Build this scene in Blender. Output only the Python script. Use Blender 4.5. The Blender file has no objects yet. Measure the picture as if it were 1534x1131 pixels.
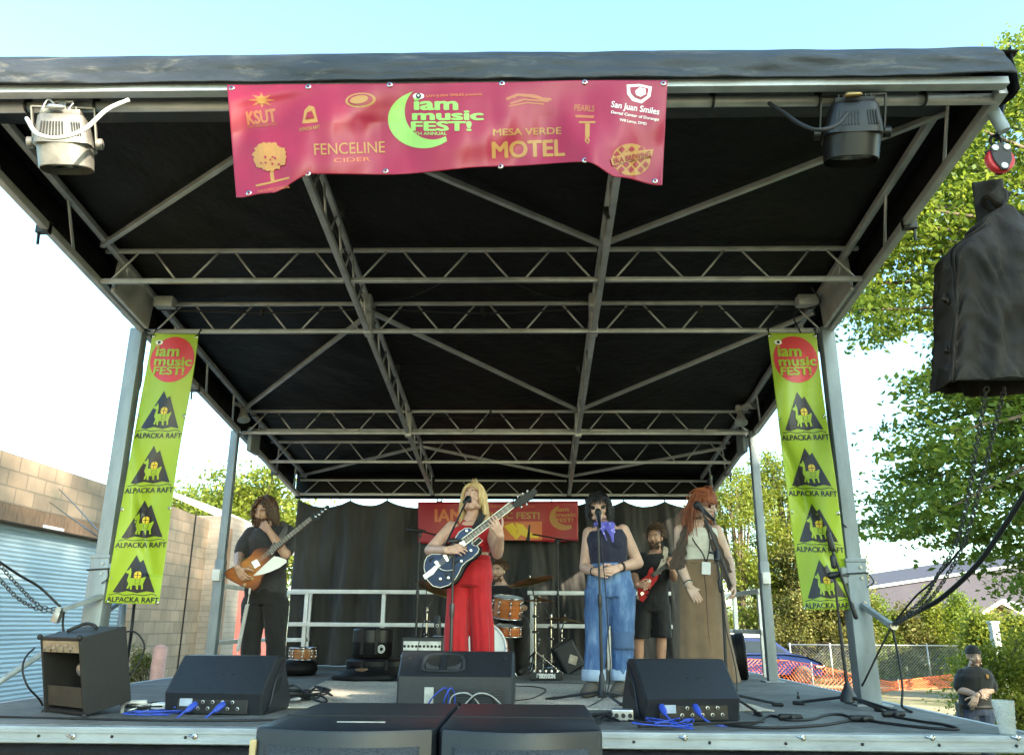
import bpy, bmesh, math, random
import numpy as np
from mathutils import Vector, Matrix, noise as mnoise
random.seed(7); RNG = np.random.default_rng(7)
SC = bpy.context.scene; COL = SC.collection
rad = math.radians
PI = math.pi
# ------------------------------------------------------------------ camera
EYE = 2.0            # camera height over the ground
FLOOR = 1.45         # top of the stage deck
FPX = 1207.72        # focal length in photo pixels (1534 wide)
def _cam_axes():
    ya, pi_, ro = -0.0248, 0.2965, 0.0068
    right = Vector((math.cos(ya), -math.sin(ya), 0)); fh = Vector((math.sin(ya), math.cos(ya), 0)); z = Vector((0, 0, 1))
    fw = math.cos(pi_)*fh + math.sin(pi_)*z
    up = -math.sin(pi_)*fh + math.cos(pi_)*z
    return math.cos(ro)*right + math.sin(ro)*up, -math.sin(ro)*right + math.cos(ro)*up, fw
CR, CU, CF = _cam_axes(); CAMPOS = Vector((0, 0, EYE))
cam = bpy.data.cameras.new('camera'); camo = bpy.data.objects.new('camera', cam); COL.objects.link(camo)
m = Matrix.Identity(4)
for i in range(3): m[i][0], m[i][1], m[i][2], m[i][3] = CR[i], CU[i], -CF[i], CAMPOS[i]
camo.matrix_world = m
cam.sensor_width = 36; cam.lens = FPX/1534*36; cam.clip_start = 0.05; cam.clip_end = 2000
SC.camera = camo
def V(px, py, y):
    "world point seen at photo pixel (px,py) lying at distance y in front of the camera"
    d = CF + CR*((px-767)/FPX) - CU*((py-565.5)/FPX)
    return CAMPOS + d*(y/d.y)
def G(px, py, z=FLOOR):
    d = CF + CR*((px-767)/FPX) - CU*((py-565.5)/FPX)
    return CAMPOS + d*((z-EYE)/d.z)
def X(px, py, x):
    d = CF + CR*((px-767)/FPX) - CU*((py-565.5)/FPX)
    return CAMPOS + d*(x/d.x)
# ------------------------------------------------------------------ light
SUNV = Vector((0.60, -0.70, 0.40)).normalized()       # towards the sun: low, behind the camera to the right
sun = bpy.data.lights.new('sun', 'SUN'); sun.energy = 4.2; sun.angle = rad(0.55); sun.color = (1, 0.86, 0.66)
suno = bpy.data.objects.new('sun', sun); COL.objects.link(suno); suno.location = (20, -20, 25)
suno.rotation_euler = SUNV.to_track_quat('Z', 'Y').to_euler()
w = bpy.data.worlds.new('World'); SC.world = w; w.use_nodes = True
nt = w.node_tree; bg = nt.nodes['Background']
sky = nt.nodes.new('ShaderNodeTexSky'); sky.sky_type = 'NISHITA'; sky.sun_disc = False
sky.sun_elevation = math.asin(SUNV.z); sky.sun_rotation = math.atan2(SUNV.x, SUNV.y)
sky.air_density = 1.0; sky.dust_density = 1.7; sky.ozone_density = 0.8
tint = nt.nodes.new('ShaderNodeMix'); tint.data_type = 'RGBA'; tint.blend_type = 'MULTIPLY'; tint.inputs['Factor'].default_value = 1
tint.inputs[7].default_value = (.84, 1.07, 1.0, 1)          # sky colour graded to a slightly greener blue
nt.links.new(sky.outputs[0], tint.inputs[6]); nt.links.new(tint.outputs[2], bg.inputs[0]); bg.inputs[1].default_value = 0.15
SC.view_settings.view_transform = 'Standard'; SC.view_settings.look = 'None'
SC.view_settings.exposure = 2.38; SC.view_settings.gamma = 1; SC.view_settings.use_curve_mapping = False
SC.render.engine = 'CYCLES'; SC.cycles.use_denoising = True; SC.cycles.max_bounces = 8
SC.cycles.sample_clamp_indirect = 6
# ------------------------------------------------------------------ materials
def new_mat(name):
    m = bpy.data.materials.new(name); m.use_nodes = True
    return m, m.node_tree.nodes, m.node_tree.links, m.node_tree.nodes['Principled BSDF']
def ramp(n, l, src, stops):
    r = n.new('ShaderNodeValToRGB'); e = r.color_ramp.elements
    while len(e) < len(stops): e.new(0.5)
    for q, (p, c) in zip(e, stops): q.position = p; q.color = (*c, 1)
    l.new(src, r.inputs[0]); return r.outputs[0]
def tex_coord(n, l, scale=(1, 1, 1), rot=(0, 0, 0)):
    tc = n.new('ShaderNodeTexCoord'); mp = n.new('ShaderNodeMapping')
    mp.inputs['Scale'].default_value = scale; mp.inputs['Rotation'].default_value = rot
    l.new(tc.outputs['Object'], mp.inputs[0]); return mp.outputs[0]
def noise(n, l, vec, scale, detail=5, rough=.6, dist=0):
    t = n.new('ShaderNodeTexNoise'); t.inputs['Scale'].default_value = scale; t.inputs['Detail'].default_value = detail
    t.inputs['Roughness'].default_value = rough; t.inputs['Distortion'].default_value = dist
    l.new(vec, t.inputs['Vector']); return t.outputs['Fac']
def bump(n, l, h, bs, strength=.3, dist=.01):
    b = n.new('ShaderNodeBump'); b.inputs['Strength'].default_value = strength; b.inputs['Distance'].default_value = dist
    l.new(h, b.inputs['Height']); l.new(b.outputs[0], bs.inputs['Normal'])
def mat(name, col, rough=.6, metal=0, var=.25, scale=8, bmp=0, bdist=.004, stretch=(1, 1, 1), spec=.5, coat=0, rvar=0, bscale=None, sss=0):
    m, n, l, b = new_mat(name)
    v = tex_coord(n, l, stretch)
    f = noise(n, l, v, scale)
    lo = tuple(max(0, c*(1-var)) for c in col); hi = tuple(min(1, c*(1+var)) for c in col)
    l.new(ramp(n, l, f, [(.3, lo), (.7, hi)]), b.inputs['Base Color'])
    b.inputs['Roughness'].default_value = rough; b.inputs['Metallic'].default_value = metal
    b.inputs['Specular IOR Level'].default_value = spec; b.inputs['Coat Weight'].default_value = coat
    if sss: b.inputs['Subsurface Weight'].default_value = sss; b.inputs['Subsurface Scale'].default_value = .01
    if rvar:
        mr = n.new('ShaderNodeMapRange'); mr.inputs[3].default_value = rough-rvar; mr.inputs[4].default_value = rough+rvar
        l.new(f, mr.inputs[0]); l.new(mr.outputs[0], b.inputs['Roughness'])
    if bmp: bump(n, l, noise(n, l, v, bscale or scale*3, 6), b, bmp, bdist)
    return m
M = {}
M['tarp'] = mat('black_tarp', (.0048, .0046, .005), .55, 0, .6, 3, .7, .02, spec=.2)
def fascia_mat():
    m, n, l, b = new_mat('weathered_navy_tarp'); v = tex_coord(n, l, (1, 1, 3))
    base = ramp(n, l, noise(n, l, v, 2.2, 8, .65), [(.3, (.014, .019, .028)), (.6, (.026, .032, .042)), (.8, (.06, .064, .07))])
    st = ramp(n, l, noise(n, l, tex_coord(n, l, (.9, 1, 4)), 3.1, 10, .75, .5), [(.54, (0, 0, 0)), (.78, (1, 1, 1))])  # pale dusty streaks, also painting in lit highlights along the creases
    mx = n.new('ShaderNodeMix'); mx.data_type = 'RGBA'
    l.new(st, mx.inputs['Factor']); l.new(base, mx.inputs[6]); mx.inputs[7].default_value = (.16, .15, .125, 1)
    l.new(mx.outputs[2], b.inputs['Base Color']); b.inputs['Roughness'].default_value = .6
    bump(n, l, noise(n, l, v, 7, 7), b, .6, .02); return m
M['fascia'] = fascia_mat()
M['alu'] = mat('mill_aluminium', (.42, .45, .48), .5, .35, .18, 6, .15, .002, rvar=.12)
M['truss'] = mat('dull_truss_aluminium', (.42, .425, .43), .45, .5, .25, 5, .15, .002, rvar=.1)
M['galv'] = mat('galvanised_steel', (.23, .265, .285), .5, .3, .22, 9, .1, .002, (1, 1, .3), rvar=.12)
M['rail'] = mat('white_painted_rail', (.72, .73, .72), .45, .1, .12, 7)
M['black'] = mat('black_paint', (.008, .008, .009), .42, 0, .3, 12, .1, .002)
M['rubber'] = mat('black_rubber', (.007, .007, .0075), .6, 0, .3, 20)
M['plastic'] = mat('speaker_textured_black', (.011, .0135, .018), .42, 0, .25, 30, .35, .001, bscale=260, spec=.5)
M['grille'] = None
M['chrome'] = mat('chrome', (.5, .5, .5), .2, 1, .1, 6)
M['steel'] = mat('worn_steel', (.4, .4, .4), .35, .9, .25, 14, .1, .002)
M['wire_blue'] = mat('blue_cable', (.03, .07, .42), .45, 0, .2, 20)
M['wire_white'] = mat('white_cable', (.6, .6, .58), .45, 0, .1, 20)
M['white'] = mat('white_plastic', (.7, .7, .68), .4, 0, .1, 12)
def grille_mat():
    m, n, l, b = new_mat('perforated_grille')
    v = tex_coord(n, l, (170, 170, 170)); vo = n.new('ShaderNodeTexVoronoi'); vo.inputs['Scale'].default_value = 1; l.new(v, vo.inputs['Vector'])
    l.new(ramp(n, l, vo.outputs['Distance'], [(.2, (.004, .004, .004)), (.45, (.035, .037, .04))]), b.inputs['Base Color'])
    b.inputs['Roughness'].default_value = .5; bump(n, l, vo.outputs['Distance'], b, .5, .002); return m
M['grille'] = grille_mat()
def deck_mat():
    m, n, l, b = new_mat('stage_plywood'); v = tex_coord(n, l)
    f = noise(n, l, v, 2.4, 9, .68); g = noise(n, l, tex_coord(n, l, (2, 14, 1)), 6, 6)
    mx = n.new('ShaderNodeMath'); mx.operation = 'ADD'; l.new(f, mx.inputs[0]); l.new(g, mx.inputs[1])
    h = n.new('ShaderNodeMath'); h.operation = 'MULTIPLY'; h.inputs[1].default_value = .5; l.new(mx.outputs[0], h.inputs[0])
    l.new(ramp(n, l, h.outputs[0], [(.36, (.055, .058, .058)), (.5, (.11, .115, .113)), (.62, (.2, .2, .19))]), b.inputs['Base Color'])
    b.inputs['Roughness'].default_value = .75; bump(n, l, g, b, .3, .003); return m
M['deck'] = deck_mat()
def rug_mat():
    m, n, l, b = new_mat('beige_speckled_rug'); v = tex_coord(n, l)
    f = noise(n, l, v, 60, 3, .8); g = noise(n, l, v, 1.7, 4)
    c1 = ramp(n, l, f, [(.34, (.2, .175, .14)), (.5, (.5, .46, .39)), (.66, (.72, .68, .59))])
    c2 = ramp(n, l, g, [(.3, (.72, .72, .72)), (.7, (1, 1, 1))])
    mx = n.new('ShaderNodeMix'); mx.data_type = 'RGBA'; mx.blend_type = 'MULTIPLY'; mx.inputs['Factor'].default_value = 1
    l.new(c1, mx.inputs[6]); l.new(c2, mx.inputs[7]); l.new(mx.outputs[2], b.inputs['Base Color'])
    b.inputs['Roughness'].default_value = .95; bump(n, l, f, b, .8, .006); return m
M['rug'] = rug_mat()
def ground_mat():
    m, n, l, b = new_mat('dry_grass_dirt'); v = tex_coord(n, l)
    f = noise(n, l, v, .35, 8, .65); g = noise(n, l, v, 9, 6, .7)
    c1 = ramp(n, l, f, [(.36, (.085, .1, .03)), (.47, (.14, .13, .055)), (.55, (.3, .25, .16)), (.75, (.36, .31, .22))])
    c2 = ramp(n, l, g, [(.3, (.55, .55, .5)), (.7, (1.1, 1.1, 1.05))])
    mx = n.new('ShaderNodeMix'); mx.data_type = 'RGBA'; mx.blend_type = 'MULTIPLY'; mx.inputs['Factor'].default_value = 1
    l.new(c1, mx.inputs[6]); l.new(c2, mx.inputs[7]); l.new(mx.outputs[2], b.inputs['Base Color'])
    b.inputs['Roughness'].default_value = .95; bump(n, l, g, b, .6, .03); return m
M['ground'] = ground_mat()
M['concrete'] = mat('pale_concrete', (.36, .34, .31), .9, 0, .25, 3, .3, .01)
def block_mat(name, c1, c2, cm, bw, bh, swz, mortar=.012, dirt=.3):
    m, n, l, b = new_mat(name)
    tc = n.new('ShaderNodeTexCoord'); sp = n.new('ShaderNodeSeparateXYZ'); cb = n.new('ShaderNodeCombineXYZ'); l.new(tc.outputs['Object'], sp.inputs[0])
    l.new(sp.outputs[swz], cb.inputs[0]); l.new(sp.outputs[2], cb.inputs[1])
    br = n.new('ShaderNodeTexBrick'); l.new(cb.outputs[0], br.inputs[0])
    br.inputs['Scale'].default_value = 1; br.inputs['Brick Width'].default_value = bw; br.inputs['Row Height'].default_value = bh
    br.inputs['Mortar Size'].default_value = mortar; br.inputs['Color1'].default_value = (*c1, 1); br.inputs['Color2'].default_value = (*c2, 1); br.inputs['Mortar'].default_value = (*cm, 1)
    f = noise(n, l, tc.outputs['Object'], 1.3, 9, .7); r = ramp(n, l, f, [(.3, (1-dirt,)*3), (.7, (1+dirt*.4,)*3)])
    mx = n.new('ShaderNodeMix'); mx.data_type = 'RGBA'; mx.blend_type = 'MULTIPLY'; mx.inputs['Factor'].default_value = 1
    l.new(br.outputs['Color'], mx.inputs[6]); l.new(r, mx.inputs[7]); l.new(mx.outputs[2], b.inputs['Base Color'])
    b.inputs['Roughness'].default_value = .9; bump(n, l, br.outputs['Fac'], b, -.5, .01); return m
M['block'] = block_mat('tan_split_block', (.3, .225, .16), (.215, .16, .115), (.17, .135, .1), .4, .2, 1)
M['pillar'] = block_mat('pillar_block', (.28, .24, .2), (.24, .2, .165), (.2, .17, .14), .3, .1, 0, .008)
M['pillar_side'] = block_mat('pillar_side_block', (.37, .31, .25), (.3, .25, .2), (.2, .17, .14), .3, .1, 1, .008)
M['shutter'] = mat('pale_blue_shutter', (.27, .36, .43), .5, .1, .14, 2, stretch=(1, .3, 3))
M['maroon'] = mat('maroon_siding', (.22, .06, .05), .7, 0, .2, 5, stretch=(6, 6, .4))
M['roofmetal'] = mat('pale_metal_roof', (.6, .55, .5), .5, .2, .15, 2)
M['purple'] = mat('dull_purple_wall', (.043, .039, .058), .85, 0, .12, .6)
M['brownwood'] = mat('brown_wood', (.16, .095, .055), .7, 0, .35, 6, .2, .004, (1, 6, 1))
M['orange_net'] = mat('orange_mesh', (.75, .14, .03), .6, 0, .15, 4)
M['chainlink'] = mat('chainlink_wire', (.38, .39, .38), .5, .5, .2, 5)
M['carblue'] = mat('metallic_blue_car', (.006, .02, .085), .4, .0, .1, 3, spec=.12)
M['glass'] = mat('dark_glass', (.02, .03, .04), .3, 0, .1, 3, spec=.03)
M['pink'] = mat('faded_pink_bollard', (.55, .3, .26), .7, 0, .2, 8)
# ------------------------------------------------------------------ mesh helpers
class MB:
    def __init__(s): s.v = []; s.f = []; s.mi = []; s.cur = 0
    def add(s, vs, fs):
        o = len(s.v); s.v.extend([tuple(p) for p in vs]); s.f.extend([tuple(i+o for i in f) for f in fs]); s.mi.extend([s.cur]*len(fs)); return s
    def box(s, c, size, rot=None, bev=0):
        "box about centre c, rot a 3x3 matrix; bev chamfers the edges"
        hx, hy, hz = size[0]/2, size[1]/2, size[2]/2; c = Vector(c)
        if bev:
            b = min(bev, hx*.9, hy*.9, hz*.9); bm = bmesh.new(); bmesh.ops.create_cube(bm, size=1)
            for q in bm.verts: q.co = Vector((q.co.x*2*hx, q.co.y*2*hy, q.co.z*2*hz))
            bmesh.ops.bevel(bm, geom=list(bm.edges), offset=b, segments=2, affect='EDGES', profile=.6)
            bm.verts.index_update(); vs = [q.co.copy() for q in bm.verts]; fs = [[q.index for q in f.verts] for f in bm.faces]; bm.free()
        else:
            vs = [Vector((x*hx, y*hy, z*hz)) for x in (-1, 1) for y in (-1, 1) for z in (-1, 1)]
            fs = [(0, 1, 3, 2), (4, 6, 7, 5), (0, 4, 5, 1), (2, 3, 7, 6), (0, 2, 6, 4), (1, 5, 7, 3)]
        if rot is not None: vs = [rot @ q for q in vs]
        return s.add([q+c for q in vs], fs)
    def bar(s, a, b, w, h=None, up=(0, 0, 1), bev=0):
        "square bar from a to b"
        a, b = Vector(a), Vector(b); d = b-a; L = d.length
        if L < 1e-6: return s
        y = d/L; u = Vector(up)
        if abs(y.dot(u)) > .98: u = Vector((1, 0, 0))
        x = y.cross(u).normalized(); z = x.cross(y)
        return s.box((a+b)/2, (w, L, h or w), Matrix((x, y, z)).transposed(), bev)
    def tube(s, pts, r, seg=8, cap=True):
        pts = [Vector(p) for p in pts]; n = len(pts)
        rs = r if isinstance(r, (list, tuple)) else [r]*n
        t0 = (pts[1]-pts[0]).normalized(); u = t0.orthogonal().normalized(); vs = []; pt = t0
        for i, p in enumerate(pts):
            t = (pts[min(i+1, n-1)]-pts[max(i-1, 0)])
            t = t.normalized() if t.length > 1e-9 else pt
            u = (u - t*u.dot(t)); u = u.normalized() if u.length > 1e-6 else t.orthogonal().normalized(); w_ = t.cross(u); pt = t
            for k in range(seg):
                a = 2*PI*k/seg; vs.append(p+(u*math.cos(a)+w_*math.sin(a))*rs[i])
        fs = [(i*seg+k, i*seg+(k+1) % seg, (i+1)*seg+(k+1) % seg, (i+1)*seg+k) for i in range(n-1) for k in range(seg)]
        if cap: fs += [tuple(range(seg))[::-1], tuple((n-1)*seg+k for k in range(seg))]
        return s.add(vs, fs)
    def capsule(s, a, ra, b, rb, seg=14, rings=4):
        a, b = Vector(a), Vector(b); d = b-a; L = d.length; d = d/L if L > 1e-6 else Vector((0, 0, 1))
        pts = []; rs = []
        for i in range(rings+1):
            t = PI/2*(1-i/rings); pts.append(a-d*ra*math.sin(t)); rs.append(max(ra*math.cos(t), 1e-4))
        for i in range(rings+1):
            t = PI/2*i/rings; pts.append(b+d*rb*math.sin(t)); rs.append(max(rb*math.cos(t), 1e-4))
        return s.tube(pts, rs, seg)
    def ellipsoid(s, c, r, rot=None, seg=16, rings=10):
        c = Vector(c); vs = []; fs = []
        for i in range(rings+1):
            t = PI*i/rings
            for k in range(seg):
                a = 2*PI*k/seg; q = Vector((r[0]*math.sin(t)*math.cos(a), r[1]*math.sin(t)*math.sin(a), r[2]*math.cos(t)))
                if i in (0, rings): q = q + Vector((1e-4*math.cos(a), 1e-4*math.sin(a), 0))
                vs.append((rot @ q if rot is not None else q)+c)
        for i in range(rings):
            for k in range(seg): fs.append((i*seg+k, (i+1)*seg+k, (i+1)*seg+(k+1) % seg, i*seg+(k+1) % seg))
        fs += [tuple(range(seg)), tuple(rings*seg+k for k in range(seg))[::-1]]
        return s.add(vs, fs)
    def lathe(s, prof, c, axis=(0, 0, 1), seg=24, cap=True):
        "profile [(r,h)] turned about axis through c"
        c = Vector(c); ax = Vector(axis).normalized(); u = ax.orthogonal().normalized(); w_ = ax.cross(u); vs = []
        for r, h in prof:
            for k in range(seg):
                a = 2*PI*k/seg; vs.append(c+ax*h+(u*math.cos(a)+w_*math.sin(a))*max(r, 1e-4))
        n = len(prof); fs = [(i*seg+k, i*seg+(k+1) % seg, (i+1)*seg+(k+1) % seg, (i+1)*seg+k) for i in range(n-1) for k in range(seg)]
        if cap: fs += [tuple(range(seg))[::-1], tuple((n-1)*seg+k for k in range(seg))]
        return s.add(vs, fs)
    def loft(s, rings, cap=True, closed=True):
        n = len(rings[0]); vs = [p for r in rings for p in r]; fs = []
        for i in range(len(rings)-1):
            for k in range(n if closed else n-1): fs.append((i*n+k, i*n+(k+1) % n, (i+1)*n+(k+1) % n, (i+1)*n+k))
        if cap and closed: fs += [tuple(range(n))[::-1], tuple((len(rings)-1)*n+k for k in range(n))]
        return s.add(vs, fs)
    def prism(s, poly, ext, bev=0):
        "closed outline (3d points, planar-ish) extruded along vector ext, rim slightly rounded"
        poly = [Vector(p) for p in poly]; ext = Vector(ext); n = len(poly); c = sum(poly, Vector())/n
        if bev:
            k = bev; L = ext.length; e = ext/L
            ins = [c+(p-c)*max(0, 1-k/max((p-c).length, 1e-4)) for p in poly]
            rings = [ins, [p+e*k*.9 for p in poly], [p+ext-e*k*.9 for p in poly], [p+ext for p in ins]]
        else: rings = [poly, [p+ext for p in poly]]
        return s.loft(rings)
    def grid(s, fn, nu, nv):
        vs = [fn(i/nu, j/nv) for j in range(nv+1) for i in range(nu+1)]; W = nu+1
        return s.add(vs, [(j*W+i, j*W+i+1, (j+1)*W+i+1, (j+1)*W+i) for j in range(nv) for i in range(nu)])
    def build(s, name, mats, parent=None, smooth=False, base=None, solid=0):
        me = bpy.data.meshes.new(name); me.from_pydata(s.v, [], s.f)
        mats = mats if isinstance(mats, (list, tuple)) else [mats]
        for q in mats: me.materials.append(q)
        if len(mats) > 1: me.polygons.foreach_set('material_index', s.mi)
        bm = bmesh.new(); bm.from_mesh(me); bmesh.ops.recalc_face_normals(bm, faces=bm.faces); bm.to_mesh(me); bm.free()
        if smooth is True: me.polygons.foreach_set('use_smooth', [True]*len(me.polygons))
        elif smooth: me.shade_smooth() if False else smooth_by_angle(me, smooth)
        return link(name, me, parent, base, solid)
def smooth_by_angle(me, deg):
    me.polygons.foreach_set('use_smooth', [True]*len(me.polygons))
    bm = bmesh.new(); bm.from_mesh(me); a = rad(deg)
    for e in bm.edges: e.smooth = not (len(e.link_faces) == 2 and e.calc_face_angle(0) > a)
    bm.to_mesh(me); bm.free()
def link(name, me, parent=None, base=None, solid=0):
    o = bpy.data.objects.new(name, me); COL.objects.link(o)
    if solid:
        q = o.modifiers.new('thickness', 'SOLIDIFY'); q.thickness = solid; q.offset = 0
    if parent is not None:
        o.parent = parent
        if parent.type == 'EMPTY': o.matrix_parent_inverse = Matrix.Translation(-parent.location)
    elif base is not None:                                   # top-level mesh: move its origin to its base
        b = Vector(base); me.transform(Matrix.Translation(-b)); o.location = b
    return o
def tag(o, label=None, cat=None, group=None, kind=None):
    if label: o['label'] = label
    if cat: o['category'] = cat
    if group: o['group'] = group
    if kind: o['kind'] = kind
    return o
def thing(name, label, cat, loc, group=None):
    o = bpy.data.objects.new(name, None); COL.objects.link(o); o.location = Vector(loc); o.empty_display_size = .1
    return tag(o, label, cat, group)
def kids(o): return [c for c in COL.objects if c.parent == o]
def copy_thing(root, loc, label, rz=0):
    r = root.copy(); COL.objects.link(r); r.location = Vector(loc); r.rotation_euler = (0, 0, rz); r['label'] = label
    for ch in kids(root):
        c = ch.copy(); COL.objects.link(c); c.parent = r
        for g in kids(ch):
            d = g.copy(); COL.objects.link(d); d.parent = c
    return r
def lerp(a, b, t): return a+(b-a)*t
def spline(pts, n=8):
    "smooth curve through pts (Catmull-Rom)"
    P = [Vector(p) for p in pts]; P = [P[0]*2-P[1]]+P+[P[-1]*2-P[-2]]; out = []
    for i in range(1, len(P)-2):
        a, b, c, d = P[i-1:i+3]
        for k in range(n):
            t = k/n; out.append(.5*((2*b)+(c-a)*t+(2*a-5*b+4*c-d)*t*t+(3*b-a-3*c+d)*t**3))
    return out+[P[-2]]
def rotz(a): return Matrix.Rotation(a, 3, 'Z')
def frame(xd, yd):
    x = Vector(xd).normalized(); y = Vector(yd); z = x.cross(y).normalized(); y = z.cross(x)
    return Matrix((x, y, z)).transposed()
from mathutils.geometry import tessellate_polygon
# ================================================================== GROUND
gb = MB()
def gfn(u, v):
    x = -160+320*u; y = -60+320*v
    return Vector((x, y, .05*mnoise.noise(Vector((x*.12, y*.12, 0))) + .02*mnoise.noise(Vector((x*.7, y*.7, 3)))-.02))
gb.grid(gfn, 160, 160); tag(gb.build('ground', M['ground'], smooth=True), kind='structure')
pb = MB(); pb.grid(lambda u, v: Vector((-6.5+2.4*u, 4+24*v, .06)), 2, 12)
tag(pb.build('pavement', M['concrete']), kind='structure')
# ================================================================== STAGE
XL, XR, YF, YB = -3.31, 2.5, 3.67, 11.37
def ZR(y): return EYE+3.2048-.1295*y               # plane of the roof's lower chords
T1, T2, T3, T4, T5 = 5.60, 6.42, 8.87, 9.89, 11.33
XI = (-1.39, .53)
DX0, DX1, DY0, DY1 = -3.7, 2.7, 4.74, 11.9
stage = thing('mobile_stage', 'black roofed mobile concert stage with aluminium trusses over a grey deck', 'stage', (-.4, 8, 0))
b = MB()
for i in range(5):                                  # deck boards
    x0 = DX0+(DX1-DX0)*i/5; x1 = DX0+(DX1-DX0)*(i+1)/5
    for j in range(6):
        y0 = DY0+.06+(DY1-DY0-.06)*j/6; y1 = DY0+.06+(DY1-DY0-.06)*(j+1)/6
        b.box(((x0+x1)/2, (y0+y1)/2, FLOOR-.04), (x1-x0-.004, y1-y0-.004, .08))
b.build('deck', M['deck'], stage)
b = MB(); b.bar((DX0, DY0+.02, FLOOR-.045), (DX1, DY0+.02, FLOOR-.045), .07, .085, bev=.006); b.bar((DX0, DY0-.018, FLOOR-.025), (DX1, DY0-.018, FLOOR-.025), .012, .012)
b.bar((DX0, DY0-.018, FLOOR-.075), (DX1, DY0-.018, FLOOR-.075), .012, .012)
tr = b.build('front_edge_trim', mat('worn_trim_aluminium', (.29, .325, .355), .5, .3, .25, 7, .15, .002, (.4, 1, 1)), stage)
for i in range(16):
    x = DX0+.2+i*.405; b = MB(); b.lathe([(.008, 0), (.008, .006), (.004, .01)], (x, DY0-.015, FLOOR-.05), (0, -1, 0), 10); b.build('bolt', M['black'], tr)
for x, s in ((DX0, -1), (DX1, 1)):
    b = MB(); b.bar((x+s*.02, DY0+.06, FLOOR-.04), (x+s*.02, DY1, FLOOR-.04), .04, .084, bev=.005); b.build('side_edge_trim', M['alu'], stage)
def skirt_fn(u, v):
    x = DX0+(DX1-DX0)*u; z = FLOOR-.095-v*(FLOOR-.1)
    f = .03*mnoise.noise(Vector((x*2.2, v*1.5, 1)))+.02*mnoise.noise(Vector((x*6, v*4, 2)))
    return Vector((x, DY0-.005+.04*v+f*min(1, v*8), z))
b = MB(); b.grid(skirt_fn, 160, 20); sk = b.build('skirt', M['tarp'], stage, True, solid=.004)
for px in (106, 288, 1199, 1392, 1022, 1520):
    p = V(px, 1104 if px > 900 else 1102, DY0-.02); b = MB(); b.tube([p+Vector((-.018, 0, .004)), p+Vector((.012, -.012, -.004))], .006, 8); b.lathe([(.014, 0), (.014, .004), (.008, .006)], p+Vector((.014, -.004, -.002)), (0, -1, 0), 12); b.build('skirt_clip', M['chrome'], sk)
b = MB()
for x in (-3.4, -1.5, .5, 2.4):
    for y in (5.2, 8.2, 11.2): b.box((x, y, FLOOR/2-.05), (.12, .12, FLOOR-.1))
for y in (5.2, 8.2, 11.2): b.bar((DX0+.1, y, FLOOR-.17), (DX1-.1, y, FLOOR-.17), .1, .16)
b.build('underframe', M['galv'], stage)
# posts -------------------------------------------------------------
PXL, PXR = -3.36, 2.475
def post(x, y, w, heavy, top=None):
    b = MB(); zt = ZR(y)+.02
    b.box((x, y, (FLOOR+zt)/2), (w*.82, w*.82, zt-FLOOR), bev=.012)
    o = b.build('post', M['galv'], stage, 35)
    b = MB(); hz = FLOOR+(1.02 if heavy else 1.1)
    if heavy: b.box((x, y, (FLOOR+hz)/2), (w*1.12, w*1.12, hz-FLOOR), bev=.012)
    else: b.box((x, y-.002, FLOOR+.6), (w*.94, w*.94, 1.2), bev=.01)
    b.box((x, y, FLOOR+.006), (w*1.9, w*1.9, .012))
    b.build('post_sleeve', M['galv'], o, 35)
    b = MB()
    if heavy:
        b.box((x, y, hz+.012), (w*1.18, w*1.18, .03), bev=.006)
        b.build('post_bracket', M['galv'], o, 35)
        b = MB(); b.box((x+(.09 if x < 0 else -.09), y-.03, hz-.1), (.05, .08, .12), bev=.006); b.build('post_latch', M['galv'], o, 35)
        for dz in (-.04, -.12, -.3): b = MB(); b.lathe([(.012, 0), (.012, .012)], (x+.03, y-w*.555, hz+dz), (0, -1, 0), 8); b.build('bolt', M['steel'], o, 35)
    else:
        b.box((x+(-.01 if x < 0 else .0), y-w*.55, FLOOR+1.03), (.085, .07, .12), bev=.008); b.build('outlet_box', M['white'], o, 35)
    return o
post(PXL, T2, .135, True); post(PXR, T2, .135, True); post(PXL, T3, .105, False); post(PXR, T3, .105, False)
for x, y in ((PXL, T2), (PXR, T2)):                                       # strap tied round each front post
    z = FLOOR+.93; b = MB(); r = .083
    b.tube([(x-r, y-r, z), (x+r, y-r, z+.01), (x+r, y+r, z), (x-r, y+r, z-.01), (x-r, y-r, z)], .006, 6); b.tube(spline([(x+r, y-r, z), (x+r+.02, y-r-.02, z-.06), (x+r-.03, y-r-.01, z-.1)]), .005, 6)
    b.build('tie_strap', M['rubber'], stage)
# trusses -----------------------------------------------------------
TW = .035
def truss(a, b_, h=.25, nweb=4, gap=True, name='roof_truss', first_up=False, cw=TW):
    a, b_ = Vector(a), Vector(b_); up = Vector((0, 0, 1)); m = MB(); m.bar(a, b_, cw, cw, bev=.005)
    o = m.build(name, M['truss'], stage, 35)
    m = MB(); m.bar(a+up*h, b_+up*h, cw*.85, cw*.85, bev=.004); m.build('upper_chord', M['truss'], o, 35)
    L = (b_-a).length; d = (b_-a)/L; s = L/nweb
    for i in range(nweb):
        for k in (0, 1):
            t0, t1 = (i*s+s*.12, i*s+s*.42) if k == 0 else (i*s+s*.62, i*s+s*.92)
            lo, hi = (t0, t1) if (k == 0) != first_up else (t1, t0)
            m = MB(); m.tube([a+d*lo+up*.01, a+d*hi+up*(h-.01)], .0085, 8); m.build('web_brace', M['truss'], o, True)
    return o
xs = [XL, XI[0], XI[1], XR]
for y in (T1, T2, T3, T4, T5):
    for i in range(3):
        g = .028
        truss((xs[i]+g, y, ZR(y)), (xs[i+1]-g, y, ZR(y)), .25 if y < 11 else .2, 3)
b = MB(); y = T3+.42; b.bar((XL, T3+.25, ZR(T3+.25)+.12), (XR, T3+.25, ZR(T3+.25)+.12), .03); b.build('cross_rail', M['truss'], stage)
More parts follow.
